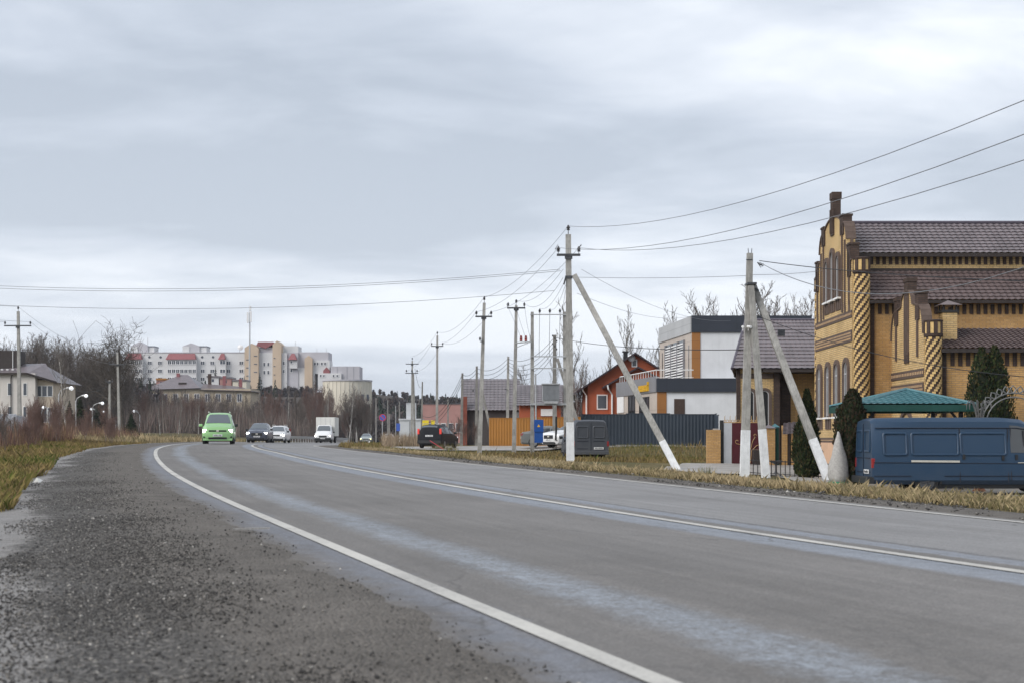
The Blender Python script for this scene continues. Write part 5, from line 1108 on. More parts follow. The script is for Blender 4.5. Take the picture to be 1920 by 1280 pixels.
# pole-mounted transformer on two legs
YTt = 86.3; tb = on(998, YTt); tr = thing('transformer_station', 'pole mounted grey transformer on a steel frame between two concrete legs', 'transformer', tb)
conc_pole(tr, tb, at(998, 585, YTt), .26, .18, name='leg'); conc_pole(tr, on(1061, YTt), at(1058, 585, YTt), .24, .18, name='leg')
for row, th in ((590, .06), (668, .06), (690, .06), (757, .12)):
    mb = MB(); mb.bar(at(994, row, YTt - .18), at(1066, row, YTt - .18), th); mb.bar(at(994, row, YTt + .18), at(1066, row, YTt + .18), th); mb.build('cross_beam', M['galv'], tr)
for px_ in (1012, 1031, 1050): mb = MB(); q = at(px_, 589, YTt - .18); insulator(mb, q, 1.1); mb.tube([(q.x, q.y, q.z), at(px_ - 1, 640, YTt - .18), at(px_ - 1, 668, YTt - .18)], .012, 4); mb.build('insulator', M['insul'], tr)
a, b = at(1017, 752, YTt - .35), at(1048, 721, YTt + .35)
mb = MB(); mb.box(a.x, b.x, a.y, b.y, a.z, b.z); tk = mb.build('tank', M['galv'], tr)
for k in range(14): mb = MB(); x = a.x + (k + .5) * (b.x - a.x) / 14; mb.box(x - .012, x + .012, a.y - .12, a.y, a.z + .12, b.z - .08); mb.build('cooling_fin', M['grey_panel'], tk)
mb = MB(); mb.box(a.x - .05, b.x + .05, a.y - .16, b.y + .05, b.z, b.z + .06); mb.box(a.x + .1, b.x - .1, a.y - .1, a.y + .1, a.z - .12, a.z); mb.build('tank_lid', M['galv'], tk)
mb = MB(); a, b = at(1002, 829, 85.6), at(1018, 787, 86.0); mb.box(a.x, b.x, 85.55, 85.98, a.z, b.z); M['box_blue'] = plain('box_blue', (0.012, 0.075, 0.30), 0.4, 0.12, 3)
cab = mb.build('control_box', M['box_blue'], tr); mb = MB(); mb.box(a.x - .02, b.x + .02, 85.5, 85.56, (a.z + b.z) / 2 - .02, b.z + .03); mb.build('box_door', M['box_blue'], cab)
mb = MB(); c = at(1010, 797, 85.49); mb.add([(c.x - .09, 85.49, c.z - .08), (c.x + .09, 85.49, c.z - .08), (c.x, 85.49, c.z + .09)], [(0, 1, 2)]); mb.build('warning_triangle', M['sign_yellow'], cab)
mb = MB(); mb.tube([at(1005, 787, 85.8), at(1004, 700, 85.9)], .05, 6); mb.build('conduit', M['galv'], tr)
mb = MB(); mb.tube([at(1043, 780, 86), at(1043, 800, 86), at(1042, 825, 86)], .06, 6); mb.build('cable_sleeve', M['black_plastic'], tr)
# pair of poles with strut by the drive
YA = 49.0
ab = on(1396, YA); pA_ = thing('utility_pole', 'twin concrete poles with whitewashed feet and a slanting strut by the drive', 'power pole', ab)
conc_pole(pA_, ab, at(1406, 475, YA), .30, .20, paint_h=1.62); conc_pole(pA_, on(1436, YA - .4), at(1408, 535, YA - .25), .26, .19, paint_h=1.65, name='twin_pole', mat='concrete'); conc_pole(pA_, on(1554, 47.2), at(1413, 537, YA + .15), .27, .2, paint_h=1.5, name='strut', mat='concrete')
mb = MB(); q = at(1407, 533, YA); mb.box(q.x - .16, q.x + .16, YA - .38, YA + .2, q.z - .04, q.z + .03); q2 = at(1460, 640, YA); mb.bar(at(1402, 546, YA - .15), at(1408, 546, YA - .15), .05); mb.bar(at(1415, 541, YA), at(1423, 545, YA), .05); mb.build('strut_clamp', M['steel'], pA_)
mb = MB()
for dx in (-2.5, 3): mb.tube([at(1406 + dx, 476, YA), at(1406 + dx * 1.3, 466, YA)], .012, 4)
mb.tube([at(1399, 487, YA - .1), at(1411, 487, YA - .1)], .015, 4); mb.build('top_rods', M['steel'], pA_)
for px_, sx in ((1394, -1), (1404, 1)):
    q = at(px_, 612, YA - .3); mb = MB(); mb.tube([(q.x - sx * .02, q.y + .12, q.z), (q.x + sx * .05, q.y - .12, q.z - .02)], .045, 8); mb.bar((q.x, q.y + .1, q.z), (q.x, q.y + .1, q.z - .14), .03); mb.build('security_camera', M['white_frame'], pA_)
mb = MB(); q = at(1463, 625, 49.4); mb.box(q.x - .02, q.x + .25, q.y - .3, q.y - .2, q.z - .14, q.z + .12) if False else mb.box(q.x - .12, q.x + .12, q.y - .25, q.y - .14, q.z - .1, q.z + .12); mb.build('junction_box', M['steel'], pA_)
mb = MB(); q = at(1420, 492, YA - .1)
for k in range(5): mb.tube([q, q + V((.05 + .04 * k, .02 * k, -.08 - .05 * (k % 3))), q + V((.14 + .02 * k, -.03, -.10 + .05 * (k % 2)))], .012, 4)
mb.build('cable_clamps', M['wire_black'], pA_)
# further poles
lv, pin_lv = pole('old low voltage pole hung with many cables behind the transformer', 1040, 92.6, 628, 1040, None, top_pin=False, mat='concrete_old', w0=.3, w1=.22)
mb = MB()
for k in range(6): q = at(1040 + (k % 3 - 1) * 4, 632 + k * 5, 92.4); insulator(mb, q, .55)
mb.build('insulators', M['insul'], lv); conc_pole(lv, on(1098, 91.5), at(1045, 672, 92.5), .24, .18, name='strut', mat='concrete_old')
lv2, _ = pole('plain concrete pole standing behind the orange fence', 951, 112, 668, 953, None, top_pin=False, mat='concrete'); mb = MB(); mb.tube([at(946, 729, 111.8), at(950, 729, 111.8)], .05, 6); mb.build('lamp_ring', M['steel'], lv2)
lv3, _ = pole('low voltage pole with strut beside the grey roofed house', 893, 118, 686, 894, None, top_pin=False, mat='concrete_old'); conc_pole(lv3, on(926, 117), at(903, 728, 117.8), .24, .18, name='strut', mat='concrete_old'); mb = MB(); insulator(mb, at(887, 735, 117.8), .9); mb.build('insulator', M['insul'], lv3)
lv4, _ = pole('weathered pole with twin cables at the left end of the grey roofed house', 865, 122, 699, 867, None, top_pin=False, mat='concrete_old')
p5, pin_5 = pole('far concrete pole with crossarm behind the dark wagon', 819, 133, 629, 820, 649, 1.15, mat='concrete')
p6, pin_6 = pole('far pole with two crossarms beside the white kiosk', 772, 165, 676, 773, 682, 1.5, top_pin=True, pins=False); mb = MB(); mb.bar(at(760, 699, 164.8), at(784, 699, 164.8), .09); a = mb.build('crossarm', M['steel'], p6)
for px_ in (762, 772, 782): mb = MB(); insulator(mb, at(px_, 698, 164.8), 1.2); mb.build('insulator', M['insul'], a)
conc_pole(p6, on(778, 164), at(775, 700, 164.7), .26, .18, name='strut', mat='concrete_old')
p7, _ = pole('slim far pole right of the white kiosk', 790, 158, 715, 792, None, top_pin=False, mat='concrete_old', w0=.22, w1=.14)
for px_, tp, Y in ((705, 745, 215), (727, 750, 225), (749, 752, 235), (659, 752, 250), (840, 748, 190), (730, 775, 210)): pole('distant plain pole against the wooded ridge', px_, Y, tp, None, None, top_pin=False, mat='concrete_old', w0=.26, w1=.18, group='distant poles against the ridge')
p8, pin_8 = pole('concrete power pole with crossarm before the cream building', 37, 103, 584, 34, 611, 1.95)
p9, pin_9 = pole('concrete pole with white foot and crossarm beside the thicket', 224, 143, 660, 220, 683, 1.7, paint_h=.7, top_pin=False)
p10, _ = pole('shorter concrete pole with small crossarm left of the white footed pole', 205, 146, 712, 205.5, 715, .8, top_pin=False, pins=True)
mb = MB(); mb.tube([on(217, 150), at(217, 788, 150), at(209, 788, 150)], .05, 6); tag(mb.build('pipe_bend', M['galv']), 'bent white gas pipe standing between the two roadside poles', 'pipe')

# ================================================================ wires
def wire(label, p0, p1, sag, r=.016, mat='wire', n=16, group=None):
    p0, p1 = V(p0), V(p1); pts = []
    for i in range(n + 1):
        t = i / n; q = p0.lerp(p1, t); q.z -= 4 * sag * t * (1 - t); pts.append(q)
    return tag(MB().tube(pts, r * .62, 4, False).build('overhead_wire', M[mat], smooth=True), label, 'wire', group)
NW = 'wires over the houses'
ends = [(9.4, 14, 6.15), (9.1, 14, 5.55), (9.9, 14, 5.40)]
for p, e, w_ in zip(pin_m, ends, ('topmost long bare wire from the peak of the braced pole over the house', 'lower long bare wire from the outer crossarm end of the braced pole', 'lower long bare wire from the house-side crossarm end of the braced pole')): wire(w_, p, e, .95, .013, group=NW)
for k, (p, q) in enumerate(zip(pin_m, pin_2)): wire('bare wire between the braced pole and the leaning crossarm pole', p, q, .5, .014, group='wires from the braced pole to the leaning pole')
wire('bare wire from the braced pole down to the switch pole', at(1056, 505, YPm), pin_3[0], .5, .013, group='wires to the switch pole'); wire('bare wire from the braced pole down to the switch pole', at(1056, 520, YPm), pin_3[2], .6, .013, group='wires to the switch pole')
for a, b in zip(pin_2, pin_5): wire('bare wire between the leaning pole and the far crossarm pole', a, b, .7, .016, group='wires to the far pole')
for a, b in zip(pin_5, [at(772, 668, 165), at(761, 696, 165), at(783, 696, 165)]): wire('bare wire between far crossarm pole and double crossarm pole', a, b, .5, .018, group='wires beyond the dark wagon')
for (y0, y1, px1, w_) in ((527, 505, 1050, 'topmost bare wire crossing the road from the braced pole'), (532, 508, 1052, 'middle bare wire crossing the road from the braced pole'), (562, 545, 1040, 'lowest bare wire crossing the road from the braced pole')):
    wire(w_, at(px1, y1, YPm), at(-260, y0 - 6, 62), .62, .013, group='wires crossing the road')
for a, b in ((pin_8[0], at(222, 662, 143)), (pin_8[2], at(232, 682, 143))): wire('bare wire between the crossarm poles by the lamps', a, b, .9, .017, group='wires along the lamps')
for a in pin_8: wire('bare wire leaving the cream building pole towards the left', a, V(a) + V((-12, -22, .3)), .3, .015, group='wires left of the pole')
wire('thin cable sagging between far lamp pole and cream building', at(100, 695, 160), at(203, 722, 146), 1.4, .03, 'wire_black')
wire('bare wire level between the braced pole and the twin poles', at(1085, 520, YPm), at(1400, 517, YA), .05, .012)
wire('thin wire from the twin poles across the brick gable', at(1410, 515, YA), at(1545, 507, 56), .05, .012)
wire('dark cable from the cable-hung pole to the twin poles', at(1042, 633, 92.6), at(1400, 655, YA), .25, .024, 'wire_black'); wire('dark cable falling from the twin poles past the spiral columns', at(1410, 588, YA), at(2020, 712, 36), .45, .017, 'wire_black')
wire('black cable from the twin pole top past the upper gable', at(1424, 489, YA), at(2020, 530, 30), .12, .020, 'wire_black'); wire('pale twisted cable from the twin pole top sagging past the gables', at(1424, 492, YA), at(2020, 462, 30), 1.05, .020, 'wire')
wire('bare wire from the braced pole down towards the modern building', at(1090, 505, YPm), at(1390, 598, 100), .8, .012); wire('bare wire from the braced pole to behind the modern building', at(1082, 550, YPm), at(1300, 592, 100), .5, .012)
for k in range(5): wire('dark cable slung between the cable-hung pole and the fence pole', at(1038 + k, 634 + 6 * k, 92.5), at(952, 672 + 6 * k, 112), .7 + .12 * k, .026, 'wire_black', group='cables at the hung pole')
for k in range(3): wire('dark cable slung from fence pole towards grey roofed house', at(952, 672 + 8 * k, 112), at(894, 690 + 8 * k, 118), .5, .026, 'wire_black', group='cables over the grey roof')
for k in range(3): wire('dark cable drooping from the weathered pole to the far kiosk', at(866, 703 + 7 * k, 122), at(791, 778 + 9 * k, 158), 1.4, .035, 'wire_black', group='cables drooping to the kiosk')
for k in range(2): wire('dark cable from the strutted pole to the weathered pole', at(894, 690 + 7 * k, 118), at(867, 702 + 7 * k, 122), .3, .03, 'wire_black', group='cables by the weathered pole')
for k in range(3): wire('thin lead dropping from the switch pole to the frame', at(949 + 17 * k, 570, 85.8), at(977 + 9 * k, 634, 85.8), -.1 + .2 * k, .014, 'wire', group='leads at the switch')
for k in range(3): wire('thin lead from the frame insulators up to the braced pole', at(1012 + 19 * k, 578, YTt), at(1060, 525 + 10 * k, YPm), .4, .012, group='leads at the frame')
wire('dark cable hanging beside the double crossarm pole', at(778, 690, 164.5), at(791, 725, 158), .8, .03, 'wire_black')

# ================================================================ street lamps, signs, small roadside things
def lamp(px, phead, pyh, Y, label, k=1, hy=None, group=None):
    b = on(px, Y); t = thing('street_lamp', label, 'street lamp', b, group=group); hd = at(phead, pyh, Y); sx = 1 if phead > px else -1
    mb = MB(); mb.tube([(b.x, b.y, b.z - .2), (b.x, b.y, hd.z - .55), (b.x + sx * .15, b.y, hd.z - .25), (b.x + sx * .45, b.y, hd.z - .06), (hd.x - sx * .3, hd.y, hd.z)], [.07, .055, .045, .04, .035], 7); mb.build('post', M['galv'], t)
    mb = MB(); mb.lathe([(.03, -.35), (.09, -.25), (.13, -.05), (.12, .1), (.05, .2)], (hd.x, hd.y, hd.z), 10, 'x'); mb.v = [(x if sx > 0 else 2 * hd.x - x, y, z) for x, y, z in mb.v]; h = mb.build('lamp_head', M['galv'], t)
    mb = MB(); mb.lathe([(.05, -.16), (.17, -.06), (.19, .03), (.12, .15), (.03, .19)], (hd.x + sx * .12, hd.y, hd.z - .03), 12); mb.build('diffuser', M['lamp_dim'], h)
    return t
LG_ = 'street lamps before the thicket'
for px, ph, py, Y in ((110, 131, 727, 118), (142, 159, 741, 138), (173, 190, 755, 158), (183, 193, 771, 176), (183, 173, 766, 177), (262, 253, 770, 190)): lamp(px, ph, py, Y, 'curved arm street lamp standing before the dark thicket', group=LG_)
for px, ph, py in ((92, 83, 763), (96, 104, 765)): lamp(px, ph, py, 170, 'curved arm street lamp in front of the cream building', group='lamps at the cream building')
b = on(717, 143); t = thing('road_sign', 'round red and blue no stopping sign on a grey post', 'road sign', b); c = at(717.5, 782, 143)
M['sign_red'] = plain('sign_red', (0.50, 0.05, 0.07), 0.45, 0.08, 6); M['sign_blue'] = plain('sign_blue', (0.05, 0.11, 0.42), 0.45, 0.08, 6)
MB().tube([(b.x, b.y, b.z - .2), (b.x, b.y, c.z + .3)], .045, 7).build('post', M['galv'], t); MB().lathe([(.36, -.035), (.36, -.03), (.36, .0)], (c.x, c.y - .06, c.z), 20, 'y').build('disc', M['sign_red'], t); MB().lathe([(.29, -.043), (.29, -.036)], (c.x, c.y - .06, c.z), 20, 'y').build('blue_field', M['sign_blue'], t)
mb = MB(); mb.bar((c.x - .21, c.y - .108, c.z + .21), (c.x + .21, c.y - .108, c.z - .21), .008, .085, up=(1, 0, 1)); mb.build('slash', M['sign_red'], t)
b = on(742, 168); t = thing('road_sign', 'small plain blue sign on a post beside the white kiosk', 'road sign', b); MB().tube([(b.x, b.y, b.z - .1), at(742, 760, 168)], .04, 6).build('post', M['galv'], t); q = at(747, 800, 168); MB().box(q.x - .25, q.x + .2, q.y - .06, q.y - .03, q.z - .45, q.z + .45).build('panel', M['sign_blue'], t)
for px, Y in ((692, 132), (748, 118)):
    b = on(px, Y); t = thing('delineator_post', 'white marker post with dark band at the curve edge', 'marker post', b, group='marker posts at the curve'); MB().bar(b - V((0, 0, .1)), b + V((.03, 0, .72)), .11, .06).build('post', M['white_frame'], t); MB().bar(b + V((.02, -.04, .5)), b + V((.025, -.04, .62)), .115, .02).build('reflector', M['black_plastic'], t)
# guardrail on the outside of the curve
ss = np.arange(136, 300, 2.0); gx_, gy_ = road_xy(ss, np.full(len(ss), -5.3)); gzz = gzv(gx_, gy_)
t = thing('guardrail', 'galvanised guardrail along the outside of the curve', 'guardrail', (gx_[0], gy_[0], gzz[0]))
for i in range(len(ss) - 1):
    a, b = V((gx_[i], gy_[i], gzz[i] + .62)), V((gx_[i + 1], gy_[i + 1], gzz[i + 1] + .62)); mb = MB()
    for h, d in ((-.15, 0), (-.07, .06), (0, 0), (.07, .06)): mb.bar(a + V((d, 0, h)), b + V((d, 0, h)), .02, .09)
    bm = mb.build('rail_beam', M['galv'], t); MB().box(a.x - .1, a.x - .03, a.y - .04, a.y + .04, gzz[i] - .3, gzz[i] + .72).build('rail_post', M['galv'], t)
# kiosk substation
Yk = 170; kx0, kx1 = pxx(749, Yk), pxx(791, Yk); gk = gz((kx0 + kx1) / 2, Yk); t = thing('substation_kiosk', 'pale grey substation kiosk with a cable tower', 'kiosk', ((kx0 + kx1) / 2, Yk + 1, gk)); M['kiosk'] = plain('kiosk_grey', (0.50, 0.52, 0.54), 0.6, 0.1, 1)
MB().box(kx0, kx1, Yk, Yk + 2.4, gk - .1, pzz(787, Yk)).build('cabin', M['kiosk'], t); MB().box(kx0 - .1, kx1 + .1, Yk - .1, Yk + 2.5, pzz(787, Yk), pzz(784, Yk)).build('roof', M['kiosk'], t); MB().box(pxx(761, Yk), pxx(779, Yk), Yk + .5, Yk + 1.6, pzz(784, Yk), pzz(754, Yk)).build('tower', M['kiosk'], t)
mb = MB()
for px_ in (760, 770, 779): insulator(mb, at(px_, 755, Yk + .3), 1.6)
mb.build('bushings', M['insul'], t); MB().box(pxx(768, Yk), pxx(769, Yk), Yk - .02, Yk, gk, pzz(789, Yk)).build('door_seam', M['steel'], t)
# red and white marker stick leaning in the verge by the dark wagon
mb = MB(); mb.tube([on(834, 93), at(806, 825, 93)], .025, 5); tag(mb.build('marker_stick', M['sign_red']), 'thin red stick leaning in the grass behind the dark wagon', 'stick')
# tyre half sunk in the verge
b = on(738, 150, .0); mb = MB(); mb.tube([(b.x + .42 * math.cos(a), b.y, b.z + .1 + .42 * math.sin(a)) for a in np.linspace(0, 6.2831, 17)], .09, 8, False); tag(mb.build('old_tyre', M['whitewash']), 'whitewashed old tyre half sunk in the verge near the curve', 'tyre')
# litter on the verges
M['litter'] = plain('litter', (0.62, 0.62, 0.60), 0.7, 0.1, 9)
for i, (x_, y_) in enumerate(((-6.75, 20.2), (6.3, 19.8), (2.2, 30.5))):
    z_ = gz(x_, y_); mb = MB(); mb.add([(x_ - .05, y_, z_ + .02), (x_ + .05, y_ - .03, z_ + .015), (x_ + .07, y_ + .05, z_ + .05), (x_ - .03, y_ + .05, z_ + .06), (x_, y_, z_ + .09)], [(0, 1, 4), (1, 2, 4), (2, 3, 4), (3, 0, 4), (3, 2, 1, 0)])
    tag(mb.build('litter', M['litter']), ['crumpled white wrapper in the green grass edge by the gravel', 'white scrap at the edge of the dry grass before the van', 'pale scrap in the tan grass near the braced pole', ''][i], 'litter')
mb = MB(); x_, y_ = -1.93, 10.5; mb.bar((x_ - .13, y_, gz(x_, y_) + .03), (x_ + .13, y_ + .06, gz(x_ + .1, y_) + .035), .03, .012); tag(mb.build('wood_splinter', M['slab']), 'pale splinter of wood lying on the gravel', 'splinter')
# ================================================================ vehicles (built facing -Y, origin on the ground under the middle)
def car(name, label, cat, loc, rz, st, paintm, wheels, wr, ww, track, glass_side, screen, rear=None, lights=None, plate=None, grille=None, mirror=None, tails=None, bumper=None, group=None, extra=None, plate_rear=None, rails=None, plain_body=False):
    """st: stations (y, z_bottom, z_belt, z_top, w_bottom, w_belt, w_top)"""
    t = thing(name, label, cat, loc, rz, group)
    def ring(s):
        y, zb, zl, zt, wb, wl, wt = s; r = min(.12, (zt - zl) * .45)
        return [(0, y, zb), (wb * .86, y, zb), (wb, y, zb + .12), (wl * 1.0, y, zb + (zl - zb) * .62), (wl * .985, y, zl), (wt + (wl - wt) * .04, y, zt - r), (wt - r * .9, y, zt - r * .12), (wt * .55, y, zt + .0), (0, y, zt + .012)]
    RG = [ring(s) for s in st]; ys = [s[0] for s in st]
    def surf(y, k):
        i = max(0, min(len(ys) - 2, int(np.searchsorted(ys, y)) - 1)); f = (y - ys[i]) / (ys[i + 1] - ys[i]); k = min(k, 7.999); j = int(k); g = k - j
        a = V(RG[i][j]).lerp(V(RG[i][j + 1]), g); b = V(RG[i + 1][j]).lerp(V(RG[i + 1][j + 1]), g); return a.lerp(b, f)
    mb = MB(); vs = []; fs = []; K = 16
    for r in RG: vs += r + [(-x, y, z) for x, y, z in r[-2:0:-1]]
    for i in range(len(RG) - 1):
        for j in range(K): a = i * K + j; b = i * K + (j + 1) % K; fs.append((a, b, b + K, a + K))
    fs.append(tuple(range(K))[::-1]); fs.append(tuple((len(RG) - 1) * K + j for j in range(K)))
    mb.add(vs, fs); body = mb.build('body', M[paintm], t, world=False, smooth=True)
    bv = body.modifiers.new('edge', 'EDGE_SPLIT'); bv.split_angle = R(38)
    def patch(nm, y0, y1, k0, k1, mat, side, off=.012, ny=3, nk=3, y0b=None, y1b=None, par=None):
        m = MB(); P = []
        for a in range(ny + 1):
            for b in range(nk + 1):
                g = b / nk; ya = y0 + ((y0b if y0b is not None else y0) - y0) * g; yb = y1 + ((y1b if y1b is not None else y1) - y1) * g; yy = ya + (yb - ya) * a / ny; kk = k0 + (k1 - k0) * g
                p = surf(yy, kk); e1 = surf(yy + .02, kk) - surf(yy - .02, kk); e2 = surf(yy, kk + .04) - surf(yy, kk - .04); n = e1.cross(e2)
                n = n.normalized() if n.length > 1e-9 else V((1, 0, 0)); n = n if n.dot(p - V((0, p.y, .6))) > 0 else -n
                p = p + n * off; P.append((p.x * side, p.y, p.z))
        for a in range(ny):
            for b in range(nk): q = a * (nk + 1) + b; m.f.append((q, q + 1, q + nk + 2, q + nk + 1))
        m.v = P; return m.build(nm, M[mat], par or t, world=False, smooth=True)
    for s in (-1, 1):
        for (y0, y1, y0b, y1b) in glass_side: patch('side_window', y0, y1, 4.06, 4.9, 'side_glass', s, y0b=y0b, y1b=y1b)
    def full(nm, y0, y1, mat, klo=5.75):                # patch across both sides of the top (windscreens)
        m = MB(); P = []; ks = [klo, 6.3, 7, 7.5, 7.98]; ks2 = [(k, 1) for k in ks] + [(k, -1) for k in ks[::-1]]
        for a in range(4):
            yy = y0 + (y1 - y0) * a / 3
            for k, s in ks2:
                p = surf(yy, k); e1 = surf(yy + .01, k) - surf(yy - .01, k); n = V((0, -e1.z, e1.y)); n = n if n.z > 0 else -n; n = n.normalized(); p = p + n * .012; P.append((p.x * s, p.y, p.z))
        w = len(ks2)
        for a in range(3):
            for b in range(w - 1): m.f.append((a * w + b, a * w + b + 1, (a + 1) * w + b + 1, (a + 1) * w + b))
        m.v = P; return m.build(nm, M[mat], t, world=False, smooth=True)
    if screen: full('windscreen', *screen, 'windscreen')
    if rear: full('rear_window', *rear, 'windscreen')
    for y in wheels:
        for s in (-1, 1):
            m = MB(); m.lathe([(wr * .6, -ww / 2), (wr * .93, -ww / 2), (wr, -ww * .35), (wr, ww * .35), (wr * .93, ww / 2), (wr * .6, ww / 2)], (s * (track - ww / 2), y, wr), 18, 'x'); w = m.build('wheel', M['rubber'], t, world=False, smooth=False)
            m = MB(); xo = s * (track + .004); m.lathe([(wr * .62, -.012), (wr * .55, .004), (wr * .2, -.006)], (xo, y, wr), 14, 'x'); m.build('rim', M['steel' if plain_body else 'rim'], w, world=False)
            m = MB(); 
            for k in range(5): a = k * 1.2566; m.bar((xo + s * .012, y, wr), (xo + s * .012, y + math.cos(a) * wr * .55, wr + math.sin(a) * wr * .55), .02, wr * .16, up=(1, 0, 0))
            m.build('spokes', M['steel' if plain_body else 'rim'], w, world=False)
            m = MB(); m.tube([(s * (track - .015), y + math.cos(a) * (wr + .055), wr + math.sin(a) * (wr + .055)) for a in np.linspace(-.15, 3.29, 14)], .045, 5); m.build('arch_lip', M['black_plastic'], body, world=False)
    def bx(nm, x0, x1, y0, y1, z0, z1, mat, par=None, bev=.02):
        o = MB().box(x0, x1, y0, y1, z0, z1).build(nm, M[mat], par or t, world=False); b = o.modifiers.new('b', 'BEVEL'); b.width = bev; b.segments = 2; return o
    for nm, x0, x1, y0, y1, z0, z1, mat in (lights or []) + (tails or []):
        for s in (-1, 1): bx(nm, min(x0 * s, x1 * s), max(x0 * s, x1 * s), y0, y1, z0, z1, mat)
    for q in (grille or []) + (bumper or []): bx(*q)
    if mirror:
        x, y, z = mirror
        for s in (-1, 1): bx('mirror', min(s * x, s * (x + .2)), max(s * x, s * (x + .2)), y - .06, y + .06, z, z + .16, 'black_plastic' if s > 0 or paintm != 'p_green' else paintm, bev=.04)
    for pl_, sgn in ((plate, -1), (plate_rear, 1)):
        if pl_:
            y, z = pl_[:2]; xo = pl_[2] if len(pl_) > 2 else 0; o = MB().box(xo - .26, xo + .26, y - .01, y + .01, z, z + .115).build('number_plate', M['plate'], t, world=False)
            m = MB()                                     # dark characters, unreadable at this size
            for k in range(8):
                x = xo - .22 + k * .055; m.box(x, x + .032, y + sgn * .013 - .002, y + sgn * .013 + .002, z + .025, z + .09 - (.02 if k in (0, 4, 5) else 0))
            m.build('plate_characters', M['ink'], o, world=False)
    if rails:
        for s in (-1, 1): m = MB(); m.tube([(s * rails[0], rails[1], rails[3] - .06), (s * rails[0], rails[1] + .12, rails[3]), (s * rails[0], rails[2] - .12, rails[3]), (s * rails[0], rails[2], rails[3] - .06)], .022, 6); m.build('roof_rail', M['chrome'], t, world=False)
    bx('underbody_shade_box', -st[len(st) // 2][4] * .8, st[len(st) // 2][4] * .8, wheels[0], wheels[-1], .16, .30, 'black_plastic')  # dark box added beneath each vehicle to deepen its contact shadow
    t['tmp'] = 1; return t, body, bx, patch, surf
def on_road(s, o):
    x, y = road_xy(s, o); th = float(np.interp(s, S, TH)); return V((float(x), float(y), float(np.interp(s, S, CZ) + np.interp(s, S, CE) * o))), -th
def s_at(Y): return float(np.interp(Y, CY, S))
# green van with its lamps on
loc, hd = on_road(s_at(83), -1.95)
GV = [(-2.2, .32, .62, .80, .70, .74, .66), (-2.13, .22, .70, .97, .80, .84, .74), (-1.75, .2, .80, 1.04, .86, .885, .80), (-1.3, .2, .95, 1.12, .88, .895, .80), (-1.12, .2, .99, 1.17, .88, .895, .76), (-.42, .2, 1.02, 1.70, .88, .895, .66), (-.15, .2, 1.02, 1.79, .88, .895, .67), (.6, .2, 1.02, 1.82, .88, .895, .68), (1.9, .2, 1.02, 1.80, .88, .89, .67), (2.15, .25, 1.0, 1.72, .86, .87, .64), (2.2, .3, .98, 1.5, .84, .85, .6)]
t, body, bx, patch, surf = car('van', 'bright green compact van driving with headlamps on', 'van', loc, hd, GV, 'p_green', (-1.38, 1.32), .31, .2, .86, [(-.95, -.2, -.38, -.2), (-.12, .75, -.12, .75), (.85, 1.8, .85, 1.7)], (-1.09, -.40), lights=[('headlamp', .50, .82, -2.19, -1.95, .66, .82, 'lamp_on'), ('fog_lamp', .58, .80, -2.19, -2.05, .36, .45, 'black_plastic')], plate=(-2.225, .44),
    grille=[('grille', -.50, .50, -2.21, -2.1, .70, .80, 'black_plastic'), ('lower_grille', -.52, .52, -2.205, -2.1, .28, .40, 'black_plastic')], bumper=[('bumper', -.82, .82, -2.18, -2.0, .20, .30, 'p_green'), ('badge', -.07, .07, -2.225, -2.19, .69, .81, 'chrome')], mirror=(.90, -.85, 1.0), rails=(.60, -.2, 1.9, 1.87))
# dark SUV behind it
loc, hd = on_road(s_at(120), -1.95)
SU = [(-2.27, .40, .66, .82, .72, .76, .62), (-2.15, .25, .78, .97, .86, .90, .76), (-1.6, .22, .92, 1.06, .9, .92, .8), (-1.05, .22, 1.0, 1.13, .9, .92, .78), (-.2, .22, 1.03, 1.58, .9, .92, .62), (.2, .22, 1.04, 1.66, .9, .92, .63), (1.2, .22, 1.06, 1.64, .9, .92, .62), (1.9, .25, 1.06, 1.45, .88, .9, .6), (2.22, .32, 1.0, 1.15, .84, .86, .6)]
def suv(label, loc, hd, pm, lamp='lamp_on', grl=True): return car('suv', label, 'car', loc, hd, SU, pm, (-1.38, 1.32), .36, .23, .89, [(-.75, .15, -.15, .15), (.22, 1.0, .22, 1.0), (1.08, 1.7, 1.08, 1.5)], (-1.0, -.18), rear=(1.3, 1.88), lights=[('headlamp', .50, .84, -2.24, -2.0, .74, .86, lamp), ('fog_lamp', .62, .82, -2.24, -2.1, .44, .50, 'black_plastic')], tails=[('tail_lamp', .55, .86, 2.1, 2.24, .92, 1.04, 'tail')], plate=(-2.29, .46), plate_rear=(2.24, .7),
    grille=[('grille', -.46, .46, -2.285, -2.1, .58, .82, 'black_plastic'), ('lower_grille', -.6, .6, -2.26, -2.1, .26, .40, 'black_plastic')], bumper=[('badge', -.09, .09, -2.30, -2.27, .68, .78, 'chrome')], mirror=(.93, -.75, 1.02))
suv('dark navy suv driving just behind the green van', loc, hd, 'p_navy')
